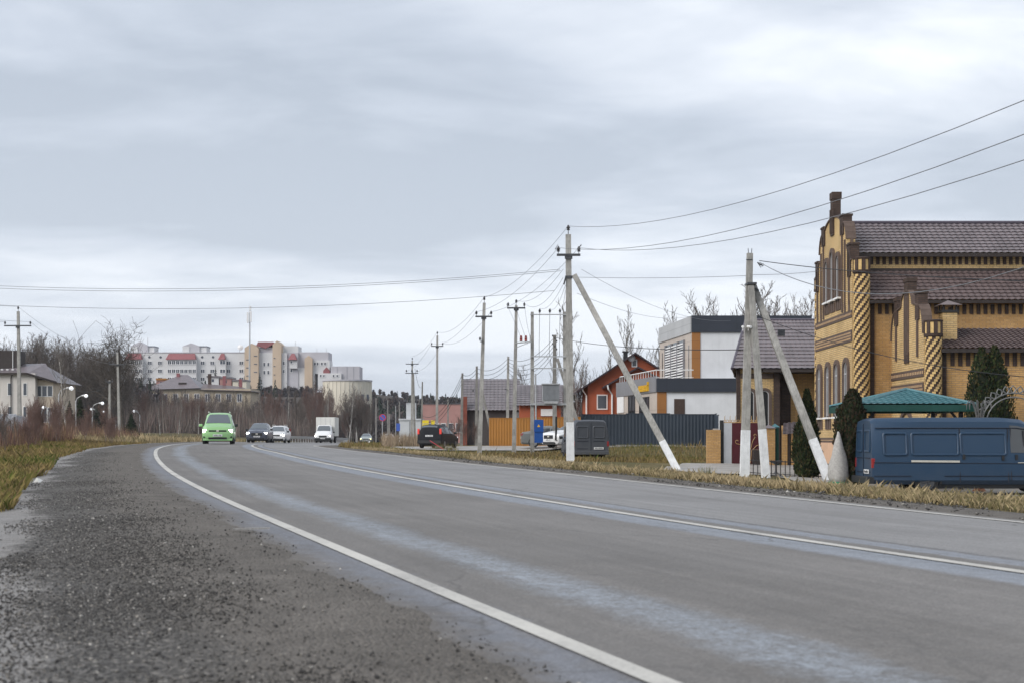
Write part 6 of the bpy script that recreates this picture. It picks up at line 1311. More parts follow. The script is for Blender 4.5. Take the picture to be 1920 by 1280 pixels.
# white wagon
WG = [(-2.2, .38, .58, .72, .70, .74, .62), (-2.12, .22, .68, .88, .80, .84, .72), (-1.6, .2, .80, .97, .85, .87, .76), (-1.2, .2, .90, 1.03, .86, .875, .76), (-.35, .2, .95, 1.48, .86, .875, .61), (0, .2, .95, 1.57, .86, .875, .63), (1.2, .2, .95, 1.60, .86, .875, .63), (1.95, .2, .96, 1.56, .86, .87, .62), (2.2, .28, .95, 1.40, .83, .84, .6), (2.24, .34, .92, 1.0, .82, .82, .6)]
def wagon(label, loc, hd, pm, lamp='lamp_on', tl='tail', h=1.0): return car('wagon', label, 'car', loc, hd, WG, pm, (-1.4, 1.45), .31, .2, .85, [(-.85, 0.0, -.3, 0.0), (.08, .9, .08, .9), (.98, 1.9, .98, 1.85)], (-1.15, -.33), rear=(2.02, 2.19), lights=[('headlamp', .48, .80, -2.19, -2.0, .64, .78, lamp)], tails=[('tail_lamp', .70, .84, 2.1, 2.25, .95, 1.32, tl)], plate=(-2.22, .42), plate_rear=(2.26, .78),
    grille=[('grille', -.40, .40, -2.215, -2.05, .60, .74, 'black_plastic'), ('lower_grille', -.7, .7, -2.20, -2.05, .22, .42, 'black_plastic')], bumper=[('bumper', -.83, .83, 2.1, 2.30, .32, .52, 'black_plastic')], mirror=(.88, -.8, .95), rails=(.55, -.1, 1.9, 1.66))
loc, hd = on_road(s_at(132), -1.9); wagon('white station wagon driving behind the dark suv', loc, hd, 'p_white')
# dark wagon pulling away on the frontage
b = on(822, 98, .07); wagon('black station wagon with lit tail lamp parked beside the road', b, R(180 - 13), 'p_black', 'lamp_dim', 'tail_on')
# box truck
loc, hd = on_road(s_at(166), -1.9)
TK = [(-2.9, .38, .70, .84, .78, .82, .7), (-2.8, .3, .80, 1.0, .9, .95, .82), (-2.35, .3, 1.05, 1.22, .95, .98, .86), (-2.1, .3, 1.15, 1.34, .96, .99, .84), (-1.55, .3, 1.2, 1.96, .96, .99, .78), (-1.25, .3, 1.2, 2.07, .96, .99, .80), (-.75, .3, 1.2, 2.06, .96, .99, .80)]
t, body, bx, patch, surf = car('box_truck', 'white box truck driving with headlamps on', 'truck', loc, hd, TK, 'p_white', (-2.0, 1.35), .35, .2, .95, [(-1.6, -.85, -1.4, -.85)], (-2.06, -1.53), lights=[('headlamp', .58, .88, -2.86, -2.6, .70, .86, 'lamp_on')], plate=(-2.93, .46), grille=[('grille', -.46, .46, -2.915, -2.7, .62, .84, 'black_plastic'), ('bumper', -.93, .93, -2.93, -2.7, .32, .58, 'black_plastic')], mirror=(1.0, -1.55, 1.15))
bx('cargo_box', -1.1, 1.1, -.62, 2.75, .78, 2.98, 'box_white', bev=.03); bx('chassis', -.5, .5, -.8, 2.7, .42, .76, 'black_plastic')
for x in (-.55, 0, .55): bx('box_rib', x - .015, x + .015, -.635, -.60, .82, 2.92, 'galv', bev=.004)
# far cars
loc, hd = on_road(s_at(222), -1.9)
SD = [(-2.2, .38, .55, .66, .70, .74, .62), (-2.1, .2, .64, .78, .82, .86, .74), (-1.3, .18, .80, .92, .86, .88, .78), (-1.0, .18, .86, .98, .86, .88, .76), (-.2, .18, .90, 1.36, .86, .88, .58), (.3, .18, .90, 1.44, .86, .88, .58), (.9, .18, .92, 1.40, .86, .88, .58), (1.6, .18, .93, 1.08, .86, .87, .66), (2.1, .22, .9, 1.02, .84, .85, .7), (2.2, .3, .8, .9, .8, .82, .7)]
def sedan(label, loc, hd, pm, lamp='lamp_dim', tl='tail', group=None): return car('sedan', label, 'car', loc, hd, SD, pm, (-1.35, 1.35), .31, .2, .85, [(-.7, .2, -.15, .2), (.28, 1.2, .28, .95)], (-.95, -.18), rear=(.95, 1.55), lights=[('headlamp', .5, .82, -2.17, -1.95, .56, .68, lamp)], tails=[('tail_lamp', .5, .83, 2.05, 2.21, .78, .94, tl)], plate=(-2.22, .36), plate_rear=(2.22, .6), grille=[('grille', -.4, .4, -2.215, -2.05, .46, .60, 'black_plastic')], mirror=(.88, -.65, .88))
sedan('silver green sedan with one yellow headlamp on the far stretch of road', loc, hd, 'p_silver', 'lamp_yellow'); loc, hd = on_road(s_at(212), 1.95); sedan('pale sedan driving away on the far stretch of road', loc, hd + math.pi, 'p_white', tl='tail_on')
# cars beyond the transformer
b = on(1038, 95.8, .06); sedan('dark grey sedan parked behind the transformer poles', b, R(92), 'p_sedan'); b = on(1079, 92.2, .07); suv('white suv parked behind the blue control box', b, R(-52), 'p_white', 'lamp_dim')

# ---------------------------------------------------------------- delivery vans
DV = [(-2.75, .42, .62, .76, .80, .84, .72), (-2.68, .30, .72, .95, .92, .96, .82), (-2.2, .28, .98, 1.16, .97, .99, .88), (-1.98, .28, 1.08, 1.30, .98, .995, .86), (-1.30, .28, 1.12, 1.98, .98, 1.0, .80), (-1.02, .28, 1.12, 2.13, .98, 1.0, .83), (-.6, .28, 1.12, 2.17, .98, 1.0, .84), (1.5, .28, 1.12, 2.17, .98, 1.0, .84), (2.58, .28, 1.12, 2.15, .97, .99, .82), (2.72, .32, 1.11, 2.08, .95, .97, .79)]
QS = 1.13                                              # long wheelbase
DV = [(s[0] * QS,) + s[1:] for s in DV]
def dvan(label, loc, rz, pm):
    t, body, bx, patch, surf = car('delivery_van', label, 'van', loc, rz, DV, pm, (-1.95, 1.52), .345, .2, .93, [(-1.62, -.82, -1.46, -.82)], (-2.19, -1.45), lights=[('headlamp', .6, .9, -3.06, -2.85, .70, .86, 'lamp_dim')], tails=[('tail_lamp', .86, .975, 2.98, 3.085, .74, 1.02, 'tail')], grille=[('grille', -.5, .5, -3.12, -2.9, .62, .80, 'black_plastic'), ('front_bumper', -.95, .95, -3.14, -2.9, .32, .56, 'black_plastic'), ('rear_bumper', -.96, .96, 3.0, 3.2, .30, .50, 'p_grey' if pm == 'p_grey' else 'black_plastic')], mirror=(1.0, -1.7, 1.14), plate_rear=(3.10, .58, -.42), plain_body=True)
    def rrect(cx, cz, w, h, r=.07, n=4):
        out = []
        for qx, qz, a0 in ((1, 1, 0), (-1, 1, 1.5708), (-1, -1, 3.1416), (1, -1, 4.7124)):
            for k in range(n + 1): a = a0 + 1.5708 * k / n; out.append((cx + qx * (w / 2 - r) + r * math.cos(a), cz + qz * (h / 2 - r) + r * math.sin(a)))
        return out
    def wside(z):                                       # half width of the van's side at height z
        return 1.0 - .0 * z if z < 1.12 else 1.0 - (z - 1.12) * .15
    for s in (-1, 1):
        for cy, w in ((2.42, .68), (1.30, 1.34), (-.06, 1.30)):  # pressed panels: raised rounded frames
            m = MB(); a = rrect(cy, 1.42, w, .64); b = rrect(cy, 1.42, w - .07, .57, .05); k = len(a)
            P = [(s * (wside(z) + .001), y, z) for y, z in rrect(cy, 1.42, w + .03, .67, .08)] + [(s * (wside(z) + .020), y, z) for y, z in a] + [(s * (wside(z) + .020), y, z) for y, z in b] + [(s * (wside(z) + .004), y, z) for y, z in rrect(cy, 1.42, w - .1, .54, .04)]
            for q in range(3):
                for i in range(k): m.f.append((q * k + i, q * k + (i + 1) % k, (q + 1) * k + (i + 1) % k, (q + 1) * k + i))
            m.v = P; m.build('side_panel', M[pm], body, world=False, smooth=True)
        def line(nm, pts, mat='seam', w=.014): m = MB(); m.tube([(s * (wside(z) + .003), y, z) for y, z in pts], w, 4); return m.build(nm, M[mat], body, world=False)
        for nm, pts in (('door_seam', [(.60, .34), (.60, 1.86)]), ('door_seam', [(-.76, .34), (-.76, 1.86)]), ('door_seam', [(-.84, .4), (-.84, 1.86)]), ('body_crease', [(3.03, .90), (-2.5, .86)]), ('roof_gutter', [(2.98, 1.87), (-1.0, 1.87), (-1.4, 1.82)]), ('sill_crease', [(3.03, .52), (1.98, .52)]), ('sill_crease', [(1.05, .52), (-1.5, .52)])): line(nm, pts, 'seam', .010 if 'crease' in nm else .014)
        m = MB(); m.bar((s * 1.012, 1.98, .94), (s * 1.012, .62, .93), .02, .055); m.build('door_rail', M['chrome'], body, world=False)
        for y, z in ((-.60, 1.03), (.50, 1.06), (-.98, 1.05)): m = MB(); m.box(min(s * .99, s * 1.022), max(s * .99, s * 1.022), y - .035, y + .035, z - .07, z + .07); m.build('door_handle', M['black_plastic'], body, world=False)
        m = MB(); m.box(min(s * 1.0, s * 1.008), max(s * 1.0, s * 1.008), -1.30, -1.02, .887, .905)
        m.build('side_badge', M['chrome'], body, world=False)
        m = MB(); m.bar((s * (wside(1.5) + .012), -1.2, 1.14), (s * (wside(1.8) + .012), -1.2, 1.80), .03, .03); m.build('quarter_pillar', M['black_plastic'], body, world=False)
    for x in (-.44, .44):                                # rear doors
        m = MB(); a = rrect(x, 1.50, .62, .62); b = rrect(x, 1.50, .55, .55, .05); k = len(a); yy = lambda z: 3.078 - max(0, z - 1.1) * .005
        m.v = [(px, yy(z) + .003, z) for px, z in rrect(x, 1.5, .66, .66, .08)] + [(px, yy(z) + .022, z) for px, z in a] + [(px, yy(z) + .022, z) for px, z in b] + [(px, yy(z) + .006, z) for px, z in rrect(x, 1.5, .52, .52, .04)]
        for q in range(3):
            for i in range(k): m.f.append((q * k + i, q * k + (i + 1) % k, (q + 1) * k + (i + 1) % k, (q + 1) * k + i))
        m.build('rear_door_panel', M[pm], body, world=False, smooth=True)
        for z in (.62, 1.02): m = MB(); m.box(x - .3, x + .3, 3.074, 3.092, z - .012, z + .012); m.build('door_crease', M['seam'], body, world=False)
    m = MB(); m.box(-.01, .01, 3.072, 3.090, .5, 2.0); m.build('rear_door_seam', M['seam'], body, world=False)
    return t
b = V((10.12 + 3.09, 41.0, gz(12.5, 41.0) + .05)); dvan('dark blue delivery van parked side-on behind the dry grass', b, R(90), 'p_blue')
b = on(1095, 76 + 3.0, .0); b.z = gz(4.0, 76.5) + .02; dvan('grey delivery van with its rear doors facing the road behind the braced pole', b, R(180 + 4), 'p_grey')
# ================================================================ background: flats on the hill, houses below them
YQ = 490.0
M['flat_white'] = plain('flat_white', (0.58, 0.58, 0.585), 0.85, 0.1, 0.15); M['flat_lilac'] = plain('flat_lilac', (0.44, 0.43, 0.46), 0.85, 0.12, 0.15); M['flat_beige'] = plain('flat_beige', (0.50, 0.395, 0.295), 0.85, 0.1, 0.15); M['flat_red'] = plain('flat_red', (0.235, 0.085, 0.09), 0.6, 0.12, 0.2); M['flat_cream'] = plain('flat_cream', (0.60, 0.56, 0.47), 0.85, 0.1, 0.2); M['flat_glass'] = plain('flat_glass', (0.085, 0.095, 0.12), 0.25, 0.2, 0.5); M['flat_trim'] = plain('flat_trim', (0.10, 0.11, 0.14), 0.7, 0.1, 0.5)
fl = thing('apartment_block', 'long white apartment block with red mansard roofs and beige towers on the hill', 'building', (pxx(450, YQ), YQ + 6, gz(pxx(450, YQ), YQ)))
def qbox(nm, x0, x1, y0, y1, mat, Y=YQ, dep=10, parent=None): return MB().box(pxx(x0, Y), pxx(x1, Y), Y, Y + dep, pzz(y1, Y), pzz(y0, Y)).build(nm, M[mat], parent or fl)
def qwin(x0, x1, y0, y1, Y, mull=1, frame=.14):
    return rect_window(Plane((pxx(x0, Y), Y, 0), (1, 0, 0), (0, -1, 0)), fl, 0.0, pxx(x1, Y) - pxx(x0, Y), pzz(y1, Y), pzz(y0, Y), frame, mull, mpane='flat_glass', depth=.15)
def qgable(nm, x0, x1, ys, ya, yb, mat, Y=YQ, dep=6, roofm='flat_beige'):
    pl = Plane((0, Y, 0), (1, 0, 0), (0, -1, 0)); mb = MB(); pl.ext(mb, [(pxx(x0, Y), pzz(yb, Y)), (pxx(x1, Y), pzz(yb, Y)), (pxx(x1, Y), pzz(ys, Y)), (pxx((x0 + x1) / 2, Y), pzz(ya, Y)), (pxx(x0, Y), pzz(ys, Y))], -dep, 0); return mb.build(nm, M[mat], fl)
def mansard(x0, x1, y0, y1, Y=YQ, inset=4):
    a, b = pxx(x0, Y), pxx(x1, Y); i = inset * Y / F; zt, zb = pzz(y0, Y), pzz(y1, Y); q = Y - 1.6
    return MB().add([(a, q - .5, zb), (b, q - .5, zb), (b - i, Y + .3, zt), (a + i, Y + .3, zt), (a, Y, zb), (b, Y, zb)], [(0, 1, 2, 3), (0, 3, 4), (1, 5, 2), (0, 4, 5, 1)]).build('mansard_roof', M['flat_red'], fl)
qbox('main_wall', 234, 461, 661, 730, 'flat_white'); qbox('parapet', 233.5, 461, 659.8, 661, 'flat_lilac', YQ - .15, 10.3)
for x0, x1 in ((236, 268), (313, 369), (411, 424)):
    qbox('balcony_bay', x0 + 1, x1 - 1, 673, 726, 'flat_white', YQ - 1.5, 1.49); mansard(x0, x1, 660.5, 674)
    n = max(1, int((x1 - x0) / 8))
    for k in range(n):
        for y0 in (676, 692, 707): w = (x1 - x0 - 2) / n; qwin(x0 + 1.8 + k * w, x0 + 1 + (k + 1) * w - .8, y0, y0 + 6.2, YQ - 1.5)
for x in (277.5, 296.5, 376.5, 394.5, 425, 449):
    for y0 in (677, 692, 707): qwin(x, x + 7, y0, y0 + 6.2, YQ)
for x in (280, 301, 379, 399.5): MB().lathe([(.42, -.06), (.42, 0)], (pxx(x, YQ), YQ - .02, pzz(669, YQ)), 10, 'y').build('round_vent', M['flat_glass'], fl)
for x0, x1, xa in ((245, 289, 261), (342, 387, 358)):
    qbox('roof_house', x0 + 11, x1, 650, 660.5, 'flat_white', YQ + 3, 6); qbox('roof_edge', x0 + 11, x1 + .5, 648.5, 650, 'flat_trim', YQ + 2.8, 6.4); qgable('roof_gable', x0, x0 + 32, 649, 640.5 if x0 < 300 else 643, 660.5, 'flat_lilac', YQ + 2.5, 5); qbox('gable_base', x0, x0 + 13, 649.5, 660.5, 'flat_white', YQ + 2.3, 3)
for x, y0 in ((252, 632), (277, 633), (449, 650), (554, 640), (594, 652), (612, 652)): MB().bar(at(x, y0, YQ + 4), at(x, 662, YQ + 4), .12).build('aerial', M['galv'], fl)
MB().lathe([(.1, 0), (.9, .3), (1.0, .5)], at(450, 651, YQ + 3), 10, 'y').build('roof_dish', M['white_frame'], fl)
qgable('beige_tower', 458.5, 484.5, 652, 643.5, 730, 'flat_beige', YQ - 2, 10); qgable('beige_tower', 511, 527, 646, 638.5, 730, 'flat_beige', YQ - 1.2, 10)
for x0, x1, ys in ((461.5, 466.5, (674, 689, 704)), (476, 482, (667, 682, 697)), (513, 516, (671, 686, 702))):
    for y in ys: qbox('balcony_slot', x0, x1, y - .8, y + .8, 'flat_trim', YQ - 2.1 if x0 < 500 else YQ - 1.3, .2)
qbox('white_section', 484.5, 511, 661, 730, 'flat_white', YQ - .6, 10); qbox('attic_wall', 486, 512, 651, 661.2, 'flat_lilac', YQ + .5, 8)
pl = Plane((0, YQ - .4, 0), (1, 0, 0), (0, -1, 0)); mb = MB(); pl.ext(mb, [(pxx(a, YQ), pzz(b, YQ)) for a, b in ((480.5, 648), (484, 641), (512, 641), (514, 644), (498, 653.5), (492, 651))], -7, 0); mb.build('attic_roof', M['flat_red'], fl)
for x in (494, 501.5):
    for y0 in (679.5, 694.5): qwin(x, x + 3.2, y0, y0 + 6.5, YQ - .6, 0)
qbox('stair_block', 526, 559, 648.5, 662, 'flat_white', YQ + 3, 8); qbox('white_section', 519.5, 538, 661.5, 730, 'flat_white', YQ - .3, 10); qbox('lilac_section', 538, 559, 660.5, 730, 'flat_lilac', YQ + .3, 10)
for x in (523, 530.5):
    for y0 in (677.5, 692.5): qwin(x, x + 3, y0, y0 + 6, YQ - .3, 0)
mansard(541.5, 557.5, 660.5, 674.5, YQ + .3, 6); qbox('balcony_bay', 543, 557, 674.5, 690, 'flat_white', YQ - 1, 1.29); qwin(544.5, 548, 676.5, 681, YQ - 1, 0); qwin(544.5, 548, 691, 697, YQ + .3, 0)
qbox('lilac_section', 559, 615.5, 659.8, 692, 'flat_lilac', YQ + 1.5, 10); qbox('white_section', 550, 590, 689, 730, 'flat_white', YQ + .6, 10); qgable('beige_tower', 571, 585.5, 672, 666, 730, 'flat_beige', YQ - .5, 8); qbox('white_section', 585, 618, 675, 700, 'flat_white', YQ + .8, 8)
for x in (589, 594, 602, 608): qwin(x, x + 3, 679, 684, YQ + .8, 0)
qgable('dormer', 606, 618, 694, 687.5, 699, 'flat_red', YQ + .2, 4); qbox('white_section', 596, 640, 699, 730, 'flat_white', YQ - .4, 9); qbox('lilac_section', 620, 674, 686.3, 730, 'flat_lilac', YQ + .4, 10)
for x in (632, 650.5, 663): qbox('panel_joint', x, x + .5, 687, 713, 'flat_trim', YQ + .35, .06)
for x in (600, 606, 624, 631): qwin(x, x + 2.6, 702, 706, YQ - .4, 0)
# curved cream building
YU = 400.0; g = gz(pxx(640, YU), YU); cu = thing('curved_building', 'cream building with a rounded end below the flats', 'building', (pxx(640, YU), YU + 5, g))
r_ = (pxx(692, YU) - pxx(600, YU)) / 2; cx_, cy_ = pxx(646, YU), YU + r_
MB().lathe([(r_, g - 3), (r_, pzz(713, YU))], (cx_, cy_, 0), 40).build('drum_wall', M['flat_cream'], cu, smooth=False); MB().lathe([(r_ + .25, pzz(713, YU)), (r_ + .25, pzz(710.5, YU)), (r_ - .4, pzz(710.3, YU))], (cx_, cy_, 0), 40).build('cornice', M['flat_lilac'], cu)
mb = MB()
for k in range(36): a = k * 2 * math.pi / 36; mb.bar((cx_ + (r_ + .04) * math.cos(a), cy_ + (r_ + .04) * math.sin(a), g), (cx_ + (r_ + .04) * math.cos(a), cy_ + (r_ + .04) * math.sin(a), pzz(714, YU)), .12)
mb.build('wall_ribs', M['flat_cream'], cu, kind='stuff')
for k, (px_, y0) in enumerate(((677, 738), (686, 738), (677, 757), (686, 757), (668, 757))): x = pxx(px_, YU); yy = cy_ - math.sqrt(max(.1, (r_ + .05) ** 2 - (x - cx_) ** 2)); MB().box(x - .55, x + .55, yy - .12, yy + .3, pzz(y0 + 12, YU), pzz(y0, YU)).build('window', M['flat_glass'], cu)
# hip-roofed house and low pink row below the flats
YV = 300.0; g = gz(pxx(370, YV), YV); hv = thing('hip_roof_house', 'pale brick house with mauve hipped roof among bare trees', 'house', (pxx(350, YV), YV + 6, g)); M['pale_wall'] = plain('pale_wall', (0.42, 0.36, 0.27), 0.9, 0.15, 0.5)
MB().box(pxx(279, YV), pxx(470, YV), YV, YV + 11, g - 2, pzz(728, YV)).build('wall', M['pale_wall'], hv)
z0, z1 = pzz(730, YV), pzz(702, YV + 6); x0, x1 = pxx(270, YV), pxx(476, YV); xa = pxx(345, YV + 6)
MB().add([(x0, YV - .8, z0), (pxx(376, YV), YV - .8, pzz(727, YV)), (pxx(376, YV), YV + 12, pzz(727, YV)), (x0, YV + 12, z0), (xa - .8, YV + 6, z1), (xa + .8, YV + 6, z1)], [(0, 1, 5, 4), (1, 2, 5), (2, 3, 4, 5), (3, 0, 4)]).build('roof', M['tile_roof'], hv)
MB().add([(pxx(376, YV), YV - .8, z0), (x1, YV - .8, pzz(733, YV)), (x1, YV + 10, pzz(733, YV)), (pxx(376, YV), YV + 10, z0), (pxx(372, YV), YV + 5, pzz(717, YV)), (pxx(440, YV), YV + 5, pzz(722, YV))], [(0, 1, 5, 4), (1, 2, 5), (2, 3, 4, 5), (3, 0, 4)]).build('roof_wing', M['tile_brown'], hv)
MB().box(pxx(332, YV), pxx(346, YV), YV + 1.2, YV + 4, pzz(722, YV), pzz(716, YV)).build('dormer', M['soffit'], hv)
for px_, a, b in ((323, 697, 712), (383, 698, 722), (411, 702, 722), (442, 708, 727)): MB().box(pxx(px_ - 2.8, YV), pxx(px_ + 2.8, YV), YV + 5, YV + 5.7, pzz(b + 3, YV), pzz(a, YV)).build('chimney', M['flat_red'] if px_ != 383 else M['dark_brick'], hv)
for k in range(9): x = 285 + k * 20; rect_window(Plane((pxx(x, YV), YV, 0), (1, 0, 0), (0, -1, 0)), hv, 0, .9, pzz(752, YV), pzz(738, YV), .1, 1, mpane='flat_glass')
YX = 330.0
for k, (a, b, y0, y1, yr, m_, lb) in enumerate(((293, 311, 712, 722, 708.5, 'pink', 'small salmon shed with orange parapet left of the mauve hipped roof'), (388, 410, 707, 725, 704, 'flat_white', 'pale shed behind the dark chimney of the hipped house'), (412, 434, 709, 728, 706, 'pink', 'pinkish shed right of the pale shed below the flats'), (436, 462, 714, 730, 711, 'flat_cream', 'low cream shed with tan roof below the beige tower'))):
    t = thing('shed', lb, 'shed', at((a + b) / 2, y1, YX)); t.location.z = gz(t.location.x, YX)
    MB().box(pxx(a, YX), pxx(b, YX), YX, YX + 5, t.location.z - 3, pzz(y0, YX)).build('wall', M[m_], t); MB().box(pxx(a - .5, YX), pxx(b + .5, YX), YX - .2, YX + 5.2, pzz(y0, YX), pzz(yr, YX)).build('roof', M['fence_orange'] if k in (0,) else M['roof_grey'], t)
    MB().box(pxx((a + b) / 2 - 2, YX), pxx((a + b) / 2 + 2, YX), YX - .05, YX, pzz(y0 + 8, YX), pzz(y0 + 3, YX)).build('window', M['flat_glass'], t)
b = on(467.5, 440); t = thing('antenna_mast', 'tall slim antenna mast rising before the beige tower', 'mast', b); tp = at(468.5, 574, 440)
MB().tube([b, tp], [.32, .16], 8).build('pole', M['galv'], t)
for dx, a, c in ((-3.5, 586, 606), (2.2, 584, 604), (1.5, 574, 582)): q0, q1 = at(468 + dx, c, 439.7), at(468 + dx, a, 439.7); MB().box(q0.x - .28, q0.x + .28, 439.5, 439.8, q0.z, q1.z).build('antenna_panel', M['white_frame'], t)
rdh = thing('red_roof_house', 'dark red roofed house half hidden in the wood', 'house', on(192, 300)); MB().box(pxx(178, 300), pxx(208, 300), 300, 306, gz(pxx(190, 300), 300) - 1, pzz(706, 300)).build('wall', M['dark_wall'], rdh); MB().add([(pxx(175, 300), 299.5, pzz(707, 300)), (pxx(211, 300), 299.5, pzz(707, 300)), (pxx(206, 300), 303, pzz(694, 300)), (pxx(180, 300), 303, pzz(694, 300))], [(0, 1, 2, 3)]).build('roof', M['flat_red'], rdh)

# ================================================================ trees
def grow(seed, H, r0, nb=16, spread=.55, up=.35, crown0=.25, blen=.36, sub=5, twig=4, wob=.06, fork=False, rmin=.011):
    """returns segments (p0, p1, r0, r1) of a bare tree"""
    g = np.random.default_rng(seed); segs = []
    def unit(v): return v / (np.linalg.norm(v) + 1e-9)
    def limb(p, d, L, r, n, lev):
        pts = [(p, r)]; q = p.copy(); dd = d.copy()
        for i in range(n):
            dd = unit(dd + g.normal(0, wob * (1 + lev * .9), 3) + np.array([0, 0, up * .22 * lev])); q = q + dd * L / n; pts.append((q.copy(), max(r * (1 - (i + 1) / n * .8), rmin)))
        for a, b in zip(pts[:-1], pts[1:]): segs.append((a[0], b[0], a[1], b[1]))
        return pts, dd
    def rec(pts, d, L, r, lev):
        if lev > 3: return
        cnt = {1: nb, 2: sub, 3: twig}[lev]
        for k in range(cnt):
            f = (crown0 if lev == 1 else .2) + (1 - (crown0 if lev == 1 else .2)) * (k + g.uniform(0, 1)) / cnt; i = min(int(f * (len(pts) - 1)), len(pts) - 2); w = f * (len(pts) - 1) - i
            p = pts[i][0] * (1 - w) + pts[i + 1][0] * w; rr = pts[i][1] * (1 - w) + pts[i + 1][1] * w; ax = unit(pts[i + 1][0] - pts[i][0])
            side = unit(np.cross(ax, unit(g.normal(0, 1, 3)))); nd = unit(ax * (1 - spread * .6) + side * spread + np.array([0, 0, up]))
            LL = L * blen * (1.15 - .65 * f if lev == 1 else 1.0) * g.uniform(.7, 1.25) * (1 if lev == 1 else 1.15); cr = max(min(rr * .6, r * .5), rmin)
            c, e = limb(p, nd, LL, cr, {1: 5, 2: 3, 3: 2}[lev], lev); rec(c, e, LL, cr, lev + 1)
    pts, d = limb(np.zeros(3), unit(np.array([g.normal(0, .04), g.normal(0, .04), 1.])), H, r0, 9, 0); rec(pts, d, H, r0, 1)
    return segs
def seg_mesh(segs, sides):
    P0 = np.array([s[0] for s in segs]); P1 = np.array([s[1] for s in segs]); A = np.array([s[2] for s in segs]); B = np.array([s[3] for s in segs]); d = P1 - P0; d /= (np.linalg.norm(d, axis=1, keepdims=True) + 1e-9)
    u = np.where(np.abs(d[:, 2:3]) < .9, np.array([[0, 0, 1.]]), np.array([[0, 1., 0]])); x = np.cross(d, u); x /= np.linalg.norm(x, axis=1, keepdims=True); y = np.cross(x, d); n = len(segs); v = np.empty((n, 2, sides, 3))
    for k in range(sides):
        a = 2 * math.pi * k / sides; o = x * math.cos(a) + y * math.sin(a); v[:, 0, k] = P0 + o * A[:, None]; v[:, 1, k] = P1 + o * B[:, None]
    b = (np.arange(n) * 2 * sides)[:, None]; f = np.concatenate([b + [k, (k + 1) % sides, sides + (k + 1) % sides, sides + k] for k in range(sides)]); return v.reshape(-1, 3), f
def tree_proto(seed, mats, label, group, name='bare_tree', **k):
    segs = grow(seed, **k); t = thing(name, label, 'tree', (0, 0, 0), group=group); big = [s for s in segs if s[2] > .045]; small = [s for s in segs if s[2] <= .045]
    v, f = seg_mesh(big, 6); np_mesh('trunk', v, f, M[mats[0]], smooth=True, parent=t); v, f = seg_mesh(small, 3); np_mesh('crown', v, f, M[mats[1]], parent=t); return t
PROT = {}
def proto(key, *a, **k):
    t = tree_proto(*a, **k); PROT[key] = [t, max(c.bound_box[6][2] for c in t.children), False]
ALLKIDS_FOR = None
def plant(key, p, s, label=None, group=None, rz=None, sz=None):
    """place a tree: the first use takes the prototype itself"""
    pr = PROT[key]; rz = rnd.uniform(0, 6.28) if rz is None else rz; sc = (s, s, s if sz is None else sz)
    if not pr[2]:
        pr[2] = True; o = pr[0]; o.location = p; o.rotation_euler = (0, 0, rz); o.scale = sc
        if label: o['label'] = label
        if group: o['group'] = group
        return o
    km = {pr[0].name: [c for c in pr[0].children]}; return copy_tree(pr[0], None, p, rz, sc, label, group, km)
GW = 'bare trees of the wood'
LW = 'bare dark tree in the wood behind the cream building'; LT = 'bare tree in the thicket below the flats'
for k in range(4): proto('wood%d' % k, 100 + k, ('bark_dark', 'bark_twig'), LW, GW, H=13, r0=.17, nb=20, sub=7, twig=6, spread=.62, up=.35, crown0=.22, blen=.36, rmin=.016)
for k in range(2): proto('oak%d' % k, 120 + k, ('bark_dark', 'bark_dark'), LW, GW, H=11, r0=.28, nb=15, sub=8, twig=6, spread=.85, up=.22, crown0=.30, blen=.52, wob=.12, rmin=.016)
for k in range(3): proto('birch%d' % k, 140 + k, ('birch', 'bark_grey'), 'bare birch with pale trunk', 'birches', H=12, r0=.12, nb=22, sub=6, twig=6, spread=.5, up=.42, crown0=.25, blen=.27, rmin=.013)
for k in range(3): proto('shrub%d' % k, 160 + k, ('bark_twig', 'bark_red' if k else 'bark_twig'), LT, 'thicket', H=5.0, r0=.055, nb=14, sub=6, twig=5, spread=.55, up=.5, crown0=.08, blen=.5, rmin=.012)
# wood on the left
for i in range(64):
    Y = rnd.uniform(196, 262); px = rnd.uniform(-60, 236) if i < 46 else rnd.uniform(60, 236); q = on(px, Y); tgt = 614 + max(0, px) * .20 + rnd.uniform(-8, 30); h = pzz(tgt, Y) - q.z
    key = 'oak%d' % rnd.randrange(2) if rnd.random() < .2 else 'wood%d' % rnd.randrange(4); plant(key, q, max(.35, h / PROT[key][1]), LW, GW)
plant('oak0', on(230, 152), .92, 'large spreading bare tree beside the white footed pole', 'trees by the pole', 1.0); plant('oak1', on(206, 165), .85, 'tall bare tree standing behind the shorter crossarm pole', 'trees by the pole', 2.2); plant('birch0', on(126, 112), .57, 'thin grey bare tree rising between the two nearest street lamps', 'trees at the lamps', 0.3)
